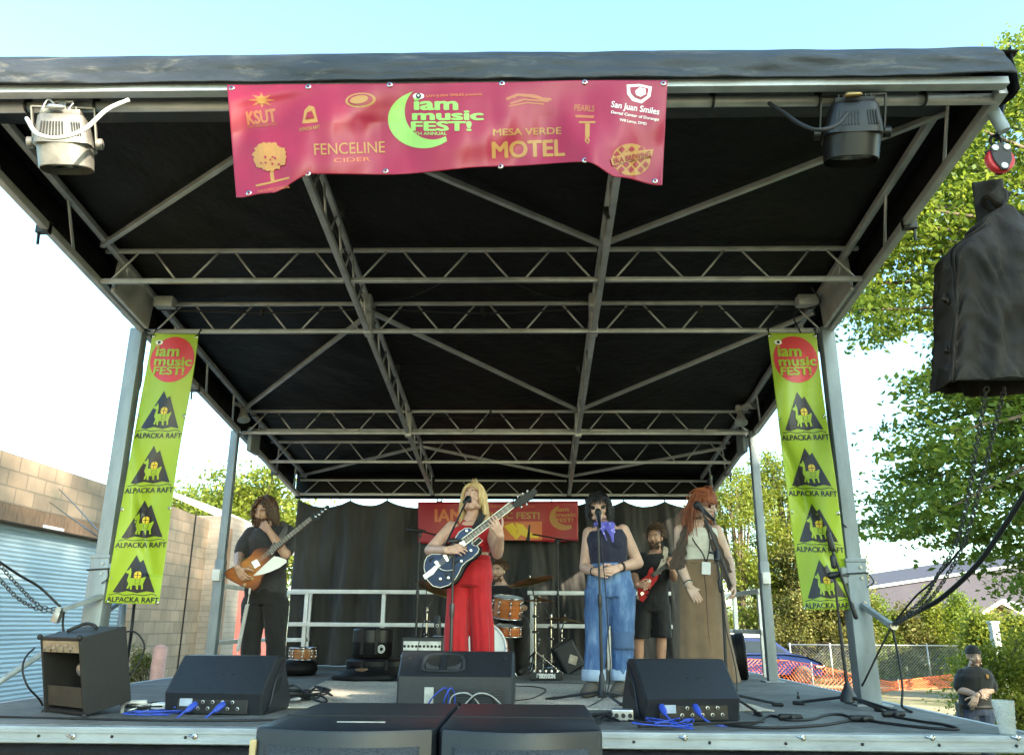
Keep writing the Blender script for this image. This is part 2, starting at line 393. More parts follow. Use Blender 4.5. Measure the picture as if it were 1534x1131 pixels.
for x in XI:                                                              # front to back trusses
    for y0, y1, n in ((YF+.32, T2-.05, 5), (T2+.05, T3-.05, 4), (T3+.05, T5-.03, 4)):
        truss((x, y0, ZR(y0)), (x, y1, ZR(y1)), .25, n, name='long_truss', cw=.043)
for x in (XL, XR):                                                        # side frames
    for y0, y1, n in ((YF+.03, T2-.05, 3), (T2+.05, T3-.05, 3), (T3+.05, T5, 3)):
        xi = x+(.1 if x < 0 else -.1)
        a, c = Vector((x, y0, ZR(y0))), Vector((x, y1, ZR(y1))); m_ = MB(); m_.bar(a, c, .05, .055, bev=.005)
        o = m_.build('side_frame', M['truss'], stage, 35)
        m_ = MB(); m_.bar(Vector((xi, y0+(.3 if y0 < 4 else 0), ZR(y0+(.3 if y0 < 4 else 0))+.25)), Vector((xi, y1, ZR(y1)+.25)), .045, bev=.004); m_.build('upper_chord', M['truss'], o, 35)
        for k in range(n):
            ya = lerp(y0, y1, (k+.35)/n); yb = lerp(y0, y1, (k+.75)/n)
            m_ = MB(); m_.tube([(x, yb, ZR(yb)), (xi, ya, ZR(ya)+.25)], .011, 8); m_.build('web_brace', M['truss'], o, True)
    for ya in (4.9, 7.6, 10.3):                                           # buckled strap on the outer edge
        m_ = MB(); s = 1 if x > 0 else -1; p = Vector((x+s*.02, ya, ZR(ya)))
        m_.box(p, (.09, .05, .09), bev=.006); m_.tube([p+Vector((s*.03, 0, -.03)), p+Vector((s*.03, .01, -.12))], .01, 6); m_.build('roof_strap', M['black'], stage)
# diagonal wind braces
def zig(y0, y1):
    e = .12
    for a, c in (((XL+.06, y1-e), (XI[0]-.02, y0+e)), ((XI[0]+.02, y0+e), (XI[1]-.02, y1-e)), ((XI[1]+.02, y1-e), (XR-.06, y0+e))):
        m_ = MB(); m_.bar((a[0], a[1], ZR(a[1])+.225), (c[0], c[1], ZR(c[1])+.225), .036, .036, bev=.004); m_.build('diagonal_brace', M['truss'], stage, 35)
zig(YF+.35, T1); zig(T2, T3); zig(T4-.02, T5)
for s, x in ((-1, XL), (1, XR)):                                          # hinge plates between wing and centre
    xx = x-s*.07; m_ = MB(); m_.box((xx, 6.02, ZR(6.02)+.11), (.03, .62, .28), Matrix.Rotation(-.129, 3, 'X'), .008); m_.box((xx-s*.14, 6.28, ZR(6.28)+.19), (.16, .1, .09), bev=.01)
    m_.build('hinge_plate', M['truss'], stage, 35)
    m_ = MB(); m_.box((xx-s*.02, 9.1, ZR(9.1)-.02), (.05, .3, .28), bev=.01); m_.build('hinge_plate', M['galv'], stage, 35)
for x in XI:
    for y in (6.02,):
        m_ = MB(); m_.box((x, 6.45, ZR(6.45)+.13), (.07, .12, .3), bev=.006); m_.box((x, 6.3, ZR(6.3)+.2), (.09, .1, .12), bev=.006); m_.build('hinge_plate', M['truss'], stage, 35)
    m_ = MB(); m_.box((x, T3+.03, ZR(T3)+.1), (.07, .1, .28), bev=.006); m_.build('hinge_plate', M['truss'], stage, 35)
# front beam and lighting pipe
b = MB(); zb = ZR(YF)-.004
b.bar((XL-.05, YF-.02, zb), (XR-.01, YF-.02, zb), .06, .045, bev=.004); b.build('front_beam', M['alu'], stage, 35)
b = MB(); b.tube([(XL-.02, YF+.1, zb-.01), (XR, YF+.1, zb-.01)], .03, 14); pipe = b.build('lighting_pipe', M['truss'], stage, True)
for px in (37, 140, 415, 540, 1070, 1230, 1390):
    x = V(px, 140, YF+.05).x; b = MB(); b.bar((x, YF-.0, zb+.015), (x, YF+.1, zb+.028), .035, .012); b.tube([(x, YF+.1+.036*math.cos(a), zb-.01+.036*math.sin(a)) for a in np.linspace(0, 2*PI, 13)], .007, 6); b.build('pipe_hanger', M['black'], pipe)
# roof skin: outer sheet and edge
def skin(u, v):
    x = XL-.085+(XR-XL+.17)*u; y = YF-.03+(YB-YF+.06)*v
    f = .035*mnoise.noise(Vector((x*.9+y*.35, y*.9, 0)))+.016*mnoise.noise(Vector((x*3.5-y*2.2, y*1.6, 5)))
    # cloth sags a little between the frames
    return Vector((x, y, ZR(y)+.19+.115*min(1, max(0, (y-YF-.05)/.3))+f*.8*min(1, max(.2, y-YF))))
b = MB(); b.grid(skin, 130, 150); b.build('roof_cover', M['tarp'], stage, True, solid=.006)
for s, x in ((-1, XL-.055), (1, XR+.055)):
    def sidesk(u, v, x=x, s=s):
        y = YF-.02+(YB-YF+.02)*u; return Vector((x+s*.012*mnoise.noise(Vector((y*3, v*2, 1))), y, ZR(y)+.23+.115*min(1, max(0, (y-YF-.05)/.3))-.27*v+.012*mnoise.noise(Vector((y*2.5, v, 9)))*v))
    b = MB(); b.grid(sidesk, 120, 6); b.build('roof_side_cover', M['tarp'], stage, True, solid=.005)
def fas(u, v):
    x = XL-.12+(XR-XL+.11)*u
    t = v*1.25                                          # from the roof, over the edge and down the front
    tz = ZR(YF)+.222; drop = .215
    w1 = .018*mnoise.noise(Vector((x*1.1, v*2, 4)))+.012*mnoise.noise(Vector((x*4.5, v*6, 7)))
    if t < .25: return Vector((x-(.05*u*u if u > .9 else 0), YF+.5-t/.25*.52, tz-.06+t/.25*.06+w1*.4))
    q = (t-.25)
    return Vector((x+.025*q*u**6-.035*(1-q)*u**8, YF-.02-.05*math.sin(min(1, q*2)*PI/2)-.01*q+w1*1.2, tz-q*drop+.01*mnoise.noise(Vector((x*1.4, 0, 2)))+.6*w1*(1-q)))
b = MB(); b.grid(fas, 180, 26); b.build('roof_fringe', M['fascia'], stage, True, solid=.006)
b = MB(); b.grid(lambda u, v: Vector((XL-.05+(XR-XL+.1)*u, YB+.03, ZR(YB)-.05+.37*v)), 20, 4); b.build('roof_rear_cover', M['tarp'], stage, True, solid=.005)
# small clamps and thin wire hung between the trusses
for px, py, y in ((392, 468, T2-.02), (723, 466, T2-.02), (1050, 466, T2-.02), (512, 316, 4.75), (908, 318, 4.75), (866, 553, 7.6), (596, 552, 7.6), (735, 618, T3)):
    p = V(px, py, y); b = MB(); b.box(p+Vector((0, 0, .01)), (.035, .03, .05), bev=.006); b.tube([p, p+Vector((.015, -.01, -.05))], .012, 8); b.build('cable_clamp', M['rubber'], stage)
b = MB(); b.tube(spline([V(555, 452, 6.38), V(610, 447, 6.3), V(662, 424, 5.62)]), .004, 5); b.tube(spline([V(770, 424, 5.62), V(820, 444, 6.2), V(884, 452, 6.4)]), .004, 5); b.build('hung_wire', M['rubber'], stage)
# cable runs tied along the trusses
for pts in ([(XL+.1, T2, .2), (-2.2, T2-.02, .16), (XI[0], T2, .2), (-.4, T2-.02, .15), (XI[1], T2, .2), (1.6, T2-.02, .17), (XR-.1, T2, .2)], [(XL+.1, T3, .2), (-2.3, T3-.02, .17), (XI[0], T3, .21), (-.5, T3-.02, .16), (XI[1], T3, .2), (XR-.1, T3, .2)], [(XI[1]+.02, 4.1, .22), (XI[1]+.03, 4.9, .16), (XI[1]+.02, 5.6, .2), (XI[1]+.03, 6.4, .2), (XI[1]+.03, 7.6, .16), (XI[1]+.02, 8.8, .2)], [(XI[0]-.02, 4.1, .22), (XI[0]-.03, 5.0, .15), (XI[0]-.02, 5.6, .2), (XI[0]-.03, 7.5, .15), (XI[0]-.02, 8.8, .2)]):
    b = MB(); b.tube(spline([(x, y, ZR(y)+h) for x, y, h in pts]), .007, 6); b.build('cable_run', M['rubber'], stage, True)
# cables down the posts and along the right edge
for pts, r in (([V(1222, 505, 6.45), V(1236, 560, 6.45), V(1243, 640, 6.4), V(1250, 720, 6.4), V(1254, 772, 6.4), V(1268, 790, 6.34)], .006),
               ([V(215, 505, 6.5), V(212, 570, 6.5), V(200, 605, 6.45), V(172, 690, 6.4), V(160, 760, 6.4)], .006),
               ([V(175, 430, 5.9), V(180, 465, 6.1), V(205, 488, 6.3), V(225, 497, 6.4)], .007), ([V(1215, 430, 5.9), V(1228, 455, 6.1), V(1190, 470, 6.3), V(1200, 500, 6.4)], .006)):
    b = MB(); b.tube(spline(pts), r, 6); b.build('power_cable', M['rubber'], stage, True)
# ================================================================== RAILINGS
def railing(label, pts, cols, zs, w=.05, parts=()):
    r = thing('guard_railing', label, 'railing', (pts[0][0], pts[0][1], FLOOR), 'railings round the back of the deck')
    for z in zs:
        m_ = MB()
        for a, c in zip(pts, pts[1:]): m_.bar((a[0], a[1], FLOOR+z), (c[0], c[1], FLOOR+z), w, w, bev=.004)
        m_.build('rail', M['rail'], r, 35)
    for p in cols:
        m_ = MB(); m_.bar((p[0], p[1], FLOOR), (p[0], p[1], FLOOR+zs[0]-w/2), w, w, bev=.004); m_.build('upright', M['rail'], r, 35)
    return r
yr = 10.85
def xr(px): return V(px, 945, yr).x
railing('long white railing in front of the black curtain behind the drums', [(xr(432), yr), (xr(668), yr)], [(xr(p), yr+.03) for p in (455, 572)], (.94, .53))
railing('white railing behind the drummer and the red guitar player', [(xr(790), yr+.02), (xr(1008), yr+.02)], [(xr(p), yr+.05) for p in (797, 912, 990)], (.94, .53))
railing('white side railing at the left rear corner behind the bass player', [(-3.5, 9.3), (-3.5, 11.2), (-2.95, 11.2)], [(-3.5, 9.35), (-3.5, 10.6), (-2.98, 11.2), (-3.3, 11.2)], (.94, .33))
railing('grey side railing at the right rear corner beside the long skirt', [(2.62, 9.6), (2.62, 10.9), (2.3, 10.9)], [(2.62, 9.66), (2.62, 10.85)], (.93, .48))
# ================================================================== REAR CURTAINS
def curtain_mat():
    m, n, l, b = new_mat('black_velour_curtain'); v = tex_coord(n, l, (1, 1, .35))
    l.new(ramp(n, l, noise(n, l, v, 2.5, 7, .6), [(.3, (.021, .0205, .0195)), (.7, (.048, .046, .043))]), b.inputs['Base Color'])
    b.inputs['Roughness'].default_value = .8; b.inputs['Sheen Weight'].default_value = .25
    bump(n, l, noise(n, l, v, 9, 6), b, .3, .02); return m
M['curtain'] = curtain_mat()
def curtain(label, x0, x1, ties, seed, top=750, y=11.28):
    zt = V(700, top, y).z; n = int((x1-x0)/.018)
    tx = [lerp(x0, x1, t) for t in ties]
    def fn(u, v):
        x = lerp(x0, x1, u); z0 = zt
        for a, c in zip(tx, tx[1:]):
            if a <= x <= c: q = (x-a)/(c-a); z0 = zt-.085*(c-a)/.5*4*q*(1-q)*.75
        z = lerp(z0, FLOOR+.01, v); fall = min(1, .25+v*1.4)
        near = min(abs(x-t) for t in tx)
        f = .06*math.sin(x*11+seed+2.2*mnoise.noise(Vector((x*1.2, v*.6, seed))))*fall + .07*mnoise.noise(Vector((x*5+v*1.4, v*1.2, seed+3)))+.035*(1-2*abs(mnoise.noise(Vector((x*9-v*2, v*3.5, seed)))))*fall+.02*mnoise.noise(Vector((x*16, v*5, seed)))
        f -= .05*math.exp(-(near/.07)**2)*(1-.55*v)
        f += .05*abs(mnoise.noise(Vector((x*1.7+z*1.1, z*.9, seed*2+1))))*v
        return Vector((x, y+f, z))
    m_ = MB(); m_.grid(fn, n, 60); o = tag(m_.build('backdrop_curtain', M['curtain'], None, True, (x0, y, FLOOR), .006), label, 'curtain', 'black curtains hung across the back of the stage')
    for t in tx:
        g = MB(); g.tube([Vector((t, y-.01, zt-.02))-o.location, Vector((t, y+.02, zt+.06))-o.location], .008, 6)
        c = g.build('curtain_tie', M['rubber'], None); c.parent = o
xa, xb, xc, xd = V(444, 800, 11.28).x, V(655, 800, 11.28).x, V(880, 800, 11.28).x, V(1072, 800, 11.28).x
curtain('black curtain with a swagged top edge left of the blonde singer', xa, xb+.05, (0, .36, .62, 1), 1.3)
curtain('black curtain behind the drummer and the small red banner', xb-.02, xc+.05, (0, .25, .5, .75, 1), 4.1, y=11.32)
curtain('black curtain behind the player with the red guitar', xc-.02, xd, (0, .3, .62, 1), 8.2)
# ================================================================== BANNERS
def text2d(s, size=1.0, bold=0.0, shear=0, align='CENTER', spacing=1.0):
    cu = bpy.data.curves.new('t', 'FONT'); cu.body = s; cu.size = size; cu.offset = bold; cu.shear = shear; cu.align_x = align; cu.resolution_u = 4
    cu.space_character = spacing; cu.space_line = .78
    o = bpy.data.objects.new('t', cu); COL.objects.link(o); dg = bpy.context.evaluated_depsgraph_get(); dg.update()
    me = bpy.data.meshes.new_from_object(o.evaluated_get(dg)); v = [tuple(q.co)[:2] for q in me.vertices]; f = [tuple(p.vertices) for p in me.polygons]
    bpy.data.objects.remove(o); bpy.data.curves.remove(cu); bpy.data.meshes.remove(me); return v, f
class Banner:
    "cloth with a surface function S(a,b) in photo pixels; prints are thin raised films that follow the cloth"
    def __init__(s, root, S, lift): s.root = root; s.S = S; s.lift = lift; s.fine = 8
    def put(s, v, f, name, mt, cut=12, layer=1, join=None):
        cut = min(cut, s.fine); bm = bmesh.new(); vs = [bm.verts.new((x, y, 0)) for x, y in v]
        for q in f:
            try: bm.faces.new([vs[i] for i in q])
            except ValueError: pass
        bmesh.ops.triangulate(bm, faces=bm.faces)
        if not v: return
        x0, x1 = min(p[0] for p in v), max(p[0] for p in v); y0, y1 = min(p[1] for p in v), max(p[1] for p in v)
        for ax, lo, hi in ((0, x0, x1), (1, y0, y1)):
            k = lo+cut/2
            while k < hi:
                co = (k, 0, 0) if ax == 0 else (0, k, 0); no = (1, 0, 0) if ax == 0 else (0, 1, 0)
                bmesh.ops.bisect_plane(bm, geom=bm.verts[:]+bm.edges[:]+bm.faces[:], plane_co=co, plane_no=no); k += cut
        bm.verts.index_update(); m_ = MB(); m_.add([s.S(q.co.x, q.co.y)+s.lift*layer for q in bm.verts], [[q.index for q in fc.verts] for fc in bm.faces]); bm.free()
        if join:                          # add to an existing print
            me = join.data; V0 = [tuple(q.co) for q in me.vertices]; F0 = [tuple(p.vertices) for p in me.polygons]; n0 = len(V0); me.clear_geometry(); me.from_pydata(V0+m_.v, [], F0+[tuple(i+n0 for i in q) for q in m_.f]); me.update(); return join
        return m_.build(name, mt, s.root)
    def text(s, t, cx, cy, h, mt, bold=0, ang=0, sx=1, cut=12, name='lettering', layer=1, shear=0, width=None):
        v, f = text2d(t, 1, 0, shear); xs_ = [p[0] for p in v]; ys_ = [p[1] for p in v]
        H = max(ys_)-min(ys_); W = max(xs_)-min(xs_); k = h/H; mx, my = (max(xs_)+min(xs_))/2, (max(ys_)+min(ys_))/2
        if width: sx = width/(W*k)
        c, n = math.cos(rad(ang)), math.sin(rad(ang)); e = bold*1.15; o = None
        for q, (dx, dy) in enumerate(((0, 0), (-e, .4*e), (e, -.4*e), (-.5*e, -.7*e), (.5*e, .7*e)) if e > .004 else ((0, 0),)):     # heavy letters: copies a hair apart
            out = []
            for x, y in v: a, b_ = (x+dx-mx)*k*sx, -(y+dy-my)*k; out.append((cx+a*c-b_*n, cy+a*n+b_*c))
            r = s.put(out, f, name, mt, cut, layer+q*.07, o)
            o = o or r
        return o
    def poly(s, pts, mt, name='emblem', cut=12, layer=1): return s.put(pts, [tuple(q) for q in tessellate_polygon([[Vector((x, y, 0)) for x, y in pts]])], name, mt, cut, layer)
    def disc(s, cx, cy, rx, ry, mt, name='emblem', layer=1, n=28, a0=0, ang=0):
        c, q = math.cos(rad(ang)), math.sin(rad(ang))
        P = [(rx*math.cos(2*PI*i/n), ry*math.sin(2*PI*i/n)) for i in range(n)]
        return s.poly([(cx+x*c-y*q, cy+x*q+y*c) for x, y in P], mt, name, layer=layer)
    def line(s, pts, w, mt, name='emblem', layer=1):
        L = []; R = []
        for i, p in enumerate(pts):
            a = pts[max(i-1, 0)]; c = pts[min(i+1, len(pts)-1)]; d = (c[0]-a[0], c[1]-a[1]); q = math.hypot(*d) or 1
            n = (-d[1]/q*w/2, d[0]/q*w/2); L.append((p[0]+n[0], p[1]+n[1])); R.append((p[0]-n[0], p[1]-n[1]))
        v = L+R; n_ = len(pts); return s.put(v, [(i, i+1, n_+i+1, n_+i) for i in range(n_-1)], name, mt, layer=layer)
def vinyl(name, c, rough=.42, var=.08): return mat(name, c, rough, 0, var, 1.5, .1, .01, spec=.45)
M['vred'] = vinyl('crimson_vinyl', (.3, .01, .042)); M['vred2'] = vinyl('rear_red_vinyl', (.36, .016, .024)); M['pgold'] = vinyl('dull_gold_print', (.4, .19, .045)); M['pgold2'] = vinyl('faint_gold_print', (.4, .12, .045))
M['pgreen'] = vinyl('lime_print', (.27, .5, .11)); M['porange'] = vinyl('orange_print', (.6, .16, .05)); M['pwhite'] = vinyl('white_print', (.8, .8, .76)); M['pblack'] = vinyl('charcoal_print', (.012, .011, .017)); M['pred'] = vinyl('red_print', (.55, .03, .04)); M['ppink'] = vinyl('pale_pink_print', (.72, .35, .36)); M['pyel'] = vinyl('yellow_print', (.75, .52, .03))
M['vlime'] = vinyl('lime_vinyl', (.29, .4, .016)); M['pdark'] = vinyl('dark_red_print', (.27, .01, .02))
def interp(pts, x):
    for (a, c), (d, e) in zip(pts, pts[1:]):
        if x <= d: t = max(0, (x-a)/(d-a)); t = t*t*(3-2*t); return c+(e-c)*t
    return pts[-1][1]
def grommet(b_, pos, nrm):
    m_ = MB(); m_.lathe([(.007, .0), (.015, .0), (.015, .003), (.008, .004)], pos, nrm, 14, cap=False); m_.build('grommet', M['chrome'], b_, True)
# --- front banner
fb_top = [(340, 128), (450, 127), (600, 126), (750, 124), (875, 121), (1000, 121)]
fb_bot = [(352, 296), (395, 290), (465, 261), (577, 262), (745, 250), (880, 243), (930, 266), (994, 278)]
def fbS(a, b_):
    u = (a-340)/660; t = interp(fb_top, a); q = interp(fb_bot, a+ (6 if a < 400 else 0)); v = (b_-126)/(262-126)
    v2 = (b_-t)/(q-t) if True else v
    xx = a+ (14*(1-u)**6 - 8*u**8)*max(0, v2)
    dy = .035*math.sin(a*.028+b_*.02)+.03*mnoise.noise(Vector((a*.013, b_*.018, 2)))+.05*math.exp(-((a-520-b_*.35)/45)**2)*v2 - .05*math.exp(-((a-870-(b_-200)*.5)/28)**2)*v2 + .02*mnoise.noise(Vector((a*.03, b_*.01, 8)))
    dy -= .04*math.exp(-((b_-150+(a-340)*.16)/10)**2)*math.exp(-((a-420)/90)**2)
    return V(xx, b_, YF-.115+dy*min(1, .15+v2*2))
r = thing('festival_banner', 'wide crimson banner with gold sponsor logos hung under the roof front', 'banner', V(670, 128, YF-.11))
m_ = MB()
def fbg(u, v):
    a = 340+660*u; return fbS(a, lerp(interp(fb_top, a), interp(fb_bot, a+(6 if a < 400 else 0)), v))
m_.grid(fbg, 260, 70); m_.build('banner_cloth', M['vred'], r, True, solid=.003)
B = Banner(r, fbS, Vector((0, -.0028, 0)))
for a, b_ in ((347, 133), (462, 131), (584, 128), (752, 126), (876, 124), (994, 126), (362, 290), (457, 261), (577, 257), (750, 250), (878, 241), (988, 272)): grommet(r, fbS(a, b_)+B.lift*.5, (0, -1, 0))
# moon and title
mo = [(628+52*math.cos(t), 176+47*math.sin(t)) for t in np.linspace(-1.95, 1.1-.0, 2)]
mo = [(634+53*math.cos(t), 180+43*math.sin(t)) for t in np.linspace(rad(242), rad(48), 26)]+[(648+42*math.cos(t), 168+42*math.sin(t)) for t in np.linspace(rad(62), rad(226), 24)]
B.poly(mo, M['pgreen'], 'crescent_moon')
B.text('iam', 653, 157, 17, M['pgreen'], .035, 0, width=63, cut=8); B.text('music', 671, 174, 13.5, M['pgreen'], .035, width=104, cut=8); B.text('FEST!', 661, 190, 13.5, M['pgreen'], .035, width=88, cut=8)
B.text('5TH ANNUAL', 643, 201, 4.5, M['pgreen'], .02, width=52); B.text('SAN JUAN SMILES presents', 680, 144, 5, M['porange'], .015, -2, width=84)
B.disc(627, 145, 8.5, 4.5, M['pwhite'], 'eye_mark'); B.disc(627, 145, 4, 4, M['pblack'], 'eye_mark', 2); B.disc(627, 145, 1.5, 1.5, M['pwhite'], 'eye_mark', 3)
# right side logos
B.text('MESA VERDE', 790, 198, 10, M['pgold'], .02, -1.5, width=102); B.text('MOTEL', 792, 224, 24, M['pgold'], .03, -2, width=108, cut=8)
B.text('San Juan Smiles', 953, 164, 12, M['pwhite'], .012, 9, width=74); B.text('Dental Center of Durango', 953, 175, 5.5, M['pwhite'], .012, 9, width=74); B.text('Will Leroy, DMD', 950, 184, 5, M['pwhite'], .012, 9, width=42)
B.poly([(939, 128), (958, 127), (977, 131), (975, 146), (962, 156), (948, 152), (940, 142)], M['pwhite'], 'shield_emblem'); B.poly([(944, 132), (958, 131), (972, 134), (970, 145), (961, 151), (951, 147), (945, 140)], M['vred'], 'shield_emblem', layer=2); B.poly([(952, 138), (958, 133), (967, 135), (968, 143), (960, 147), (953, 144)], M['pwhite'], 'shield_emblem', layer=3)
B.disc(949, 240, 30, 24, M['pgold'], 'round_badge', ang=6)
for i in range(-3, 4):
    for j in range(-3, 4):
        if (i+j) % 2 == 0 and math.hypot(i*7.5/29, j*7.5/23) < .86: B.poly([(949+i*7.5+q[0], 240+j*7.5+q[1]) for q in ((-5, 0), (0, -5), (5, 0), (0, 5))], M['pdark'], 'round_badge', layer=2)
B.poly([(917, 240), (940, 230), (983, 225), (981, 236), (948, 243), (920, 250)], M['pgold'], 'round_badge', layer=3); B.text('SKA BREWING', 950, 238, 8, M['pdark'], .02, -11, layer=4, width=58)
B.line([(758, 150), (775, 143), (795, 145), (812, 149), (826, 150)], 4, M['pgold2']); B.line([(765, 156), (785, 150), (822, 153)], 2.5, M['pgold2']); B.line([(762, 160), (790, 155), (815, 157)], 2, M['pgold2']); B.line([(770, 148), (778, 142), (800, 143), (812, 147)], 1.5, M['pgold2'])
B.text('PEARLS', 876, 163, 9, M['pgold2'], .03, 4, width=30); B.poly([(862, 173), (891, 174), (890, 178), (863, 177)], M['pgold2']); B.line([(868, 184), (893, 184)], 3, M['pgold']); B.line([(881, 186), (881, 206)], 7, M['pgold']); B.line([(880, 206), (884, 211), (882, 216), (878, 211), (880, 206)], 2.5, M['pgold'])
# left side logos
B.text('KSUT', 389, 176, 19, M['pgold2'], .04, -6, width=44); B.text('FOUR CORNERS PUBLIC RADIO', 390, 189, 3.5, M['pgold2'], .01, -6, width=46)
star = [(391+(21 if i % 2 == 0 else 8)*math.cos(i*PI/8), 151+(12 if i % 2 == 0 else 6)*math.sin(i*PI/8)) for i in range(16)]; B.poly(star, M['pgold2'], 'sun_emblem'); B.disc(391, 151, 7, 6, M['pgold'], 'sun_emblem', 2)
B.poly([(451, 186), (455, 166), (462, 159), (470, 161), (475, 184)], M['pgold'], 'mountain_emblem'); B.poly([(456, 180), (459, 170), (466, 167), (470, 178)], M['pdark'], 'mountain_emblem', layer=2); B.text('ALPACKA RAFT', 462, 193, 5, M['pgold'], .02, -8, width=32)
B.text('FENCELINE', 522, 223, 17, M['pgold'], .004, -2, width=108); B.text('CIDER', 526, 240, 6, M['porange'], .0, -2, width=56)
B.disc(540, 151, 23, 11, M['pgold'], 'oval_emblem', ang=-4); B.disc(540, 151, 19, 8.5, M['vred'], 'oval_emblem', 2, ang=-4); B.disc(538, 151, 14, 6, M['pgold'], 'oval_emblem', 3, ang=-10)
tr_ = random.Random(3)
B.line([(402, 272), (401, 262), (402, 250), (400, 244)], 6, M['pgold'], 'tree_emblem')
for i in range(5): B.line([(401, 256), (401+[-19, -10, 0, 11, 20][i], 240-abs(i-2)*-2)], 2.4, M['pgold'], 'tree_emblem', 1)
crown = []
for i in range(44):
    t = 2*PI*i/44; q = 1+tr_.uniform(-.13, .1); crown.append((399+27*q*math.cos(t), 234+19*q*math.sin(t)+(4 if math.sin(t) > .5 else 0)))
B.poly(crown, M['pgold'], 'tree_emblem', 9, 2)
for i in range(9): B.disc(tr_.uniform(382, 418), tr_.uniform(236, 248), tr_.uniform(1, 2.2), tr_.uniform(1, 2), M['vred'], 'tree_emblem', 3, 8)
B.line([(374, 279), (395, 275), (428, 267)], 3, M['pgold'], 'tree_emblem'); B.text('THE SUMMIT SCHOOL', 402, 284, 4, M['porange'], .0, -9, width=52)
# --- rear banner
def rbS(a, b_): return V(a, b_, 11.12+.03*math.sin(a*.05+b_*.02)+.02*mnoise.noise(Vector((a*.03, b_*.03, 4))))
r = thing('festival_banner', 'smaller red banner hung on the black curtain behind the blonde singer', 'banner', rbS(746, 752))
m_ = MB(); m_.grid(lambda u, v: rbS(626+240*u, lerp(752-1.5*u, 813-4*u+2*math.sin(u*9), v)), 60, 16); m_.build('banner_cloth', M['vred2'], r, True, solid=.003)
B = Banner(r, rbS, Vector((0, -.004, 0)))
B.text('MUSIC FEST!', 766, 772, 9.5, M['pgold'], .035, 0, width=84); B.text('PRESENTED BY SAN JUAN', 768, 759, 3.5, M['porange'], .01, width=66); B.text('IAM', 672, 772, 18, M['porange'], .03, width=40)
B.poly([(752, 781), (812, 781), (812, 809), (752, 809)], M['porange'], 'orange_panel'); B.poly([(755, 788), (768, 783), (775, 792), (772, 806), (765, 800)], M['pyel'], 'jumping_figure', layer=2); B.poly([(772, 783), (784, 786), (793, 797), (806, 801), (807, 806), (790, 805), (780, 801), (774, 808), (770, 806), (776, 796)], M['pyel'], 'jumping_figure', layer=2)
mo = [(845+22*math.cos(t), 775+19*math.sin(t)) for t in np.linspace(rad(245), rad(60), 22)]+[(850+18*math.cos(t), 771+16*math.sin(t)) for t in np.linspace(rad(70), rad(230), 20)]
B.poly(mo, M['pgold'], 'crescent_moon'); B.text('iam', 843, 763, 6, M['pgold'], .03, width=17); B.text('music', 848, 771, 5.5, M['pgold'], .03, width=29); B.text('FEST!', 846, 779, 5.5, M['pgold'], .03, width=24)
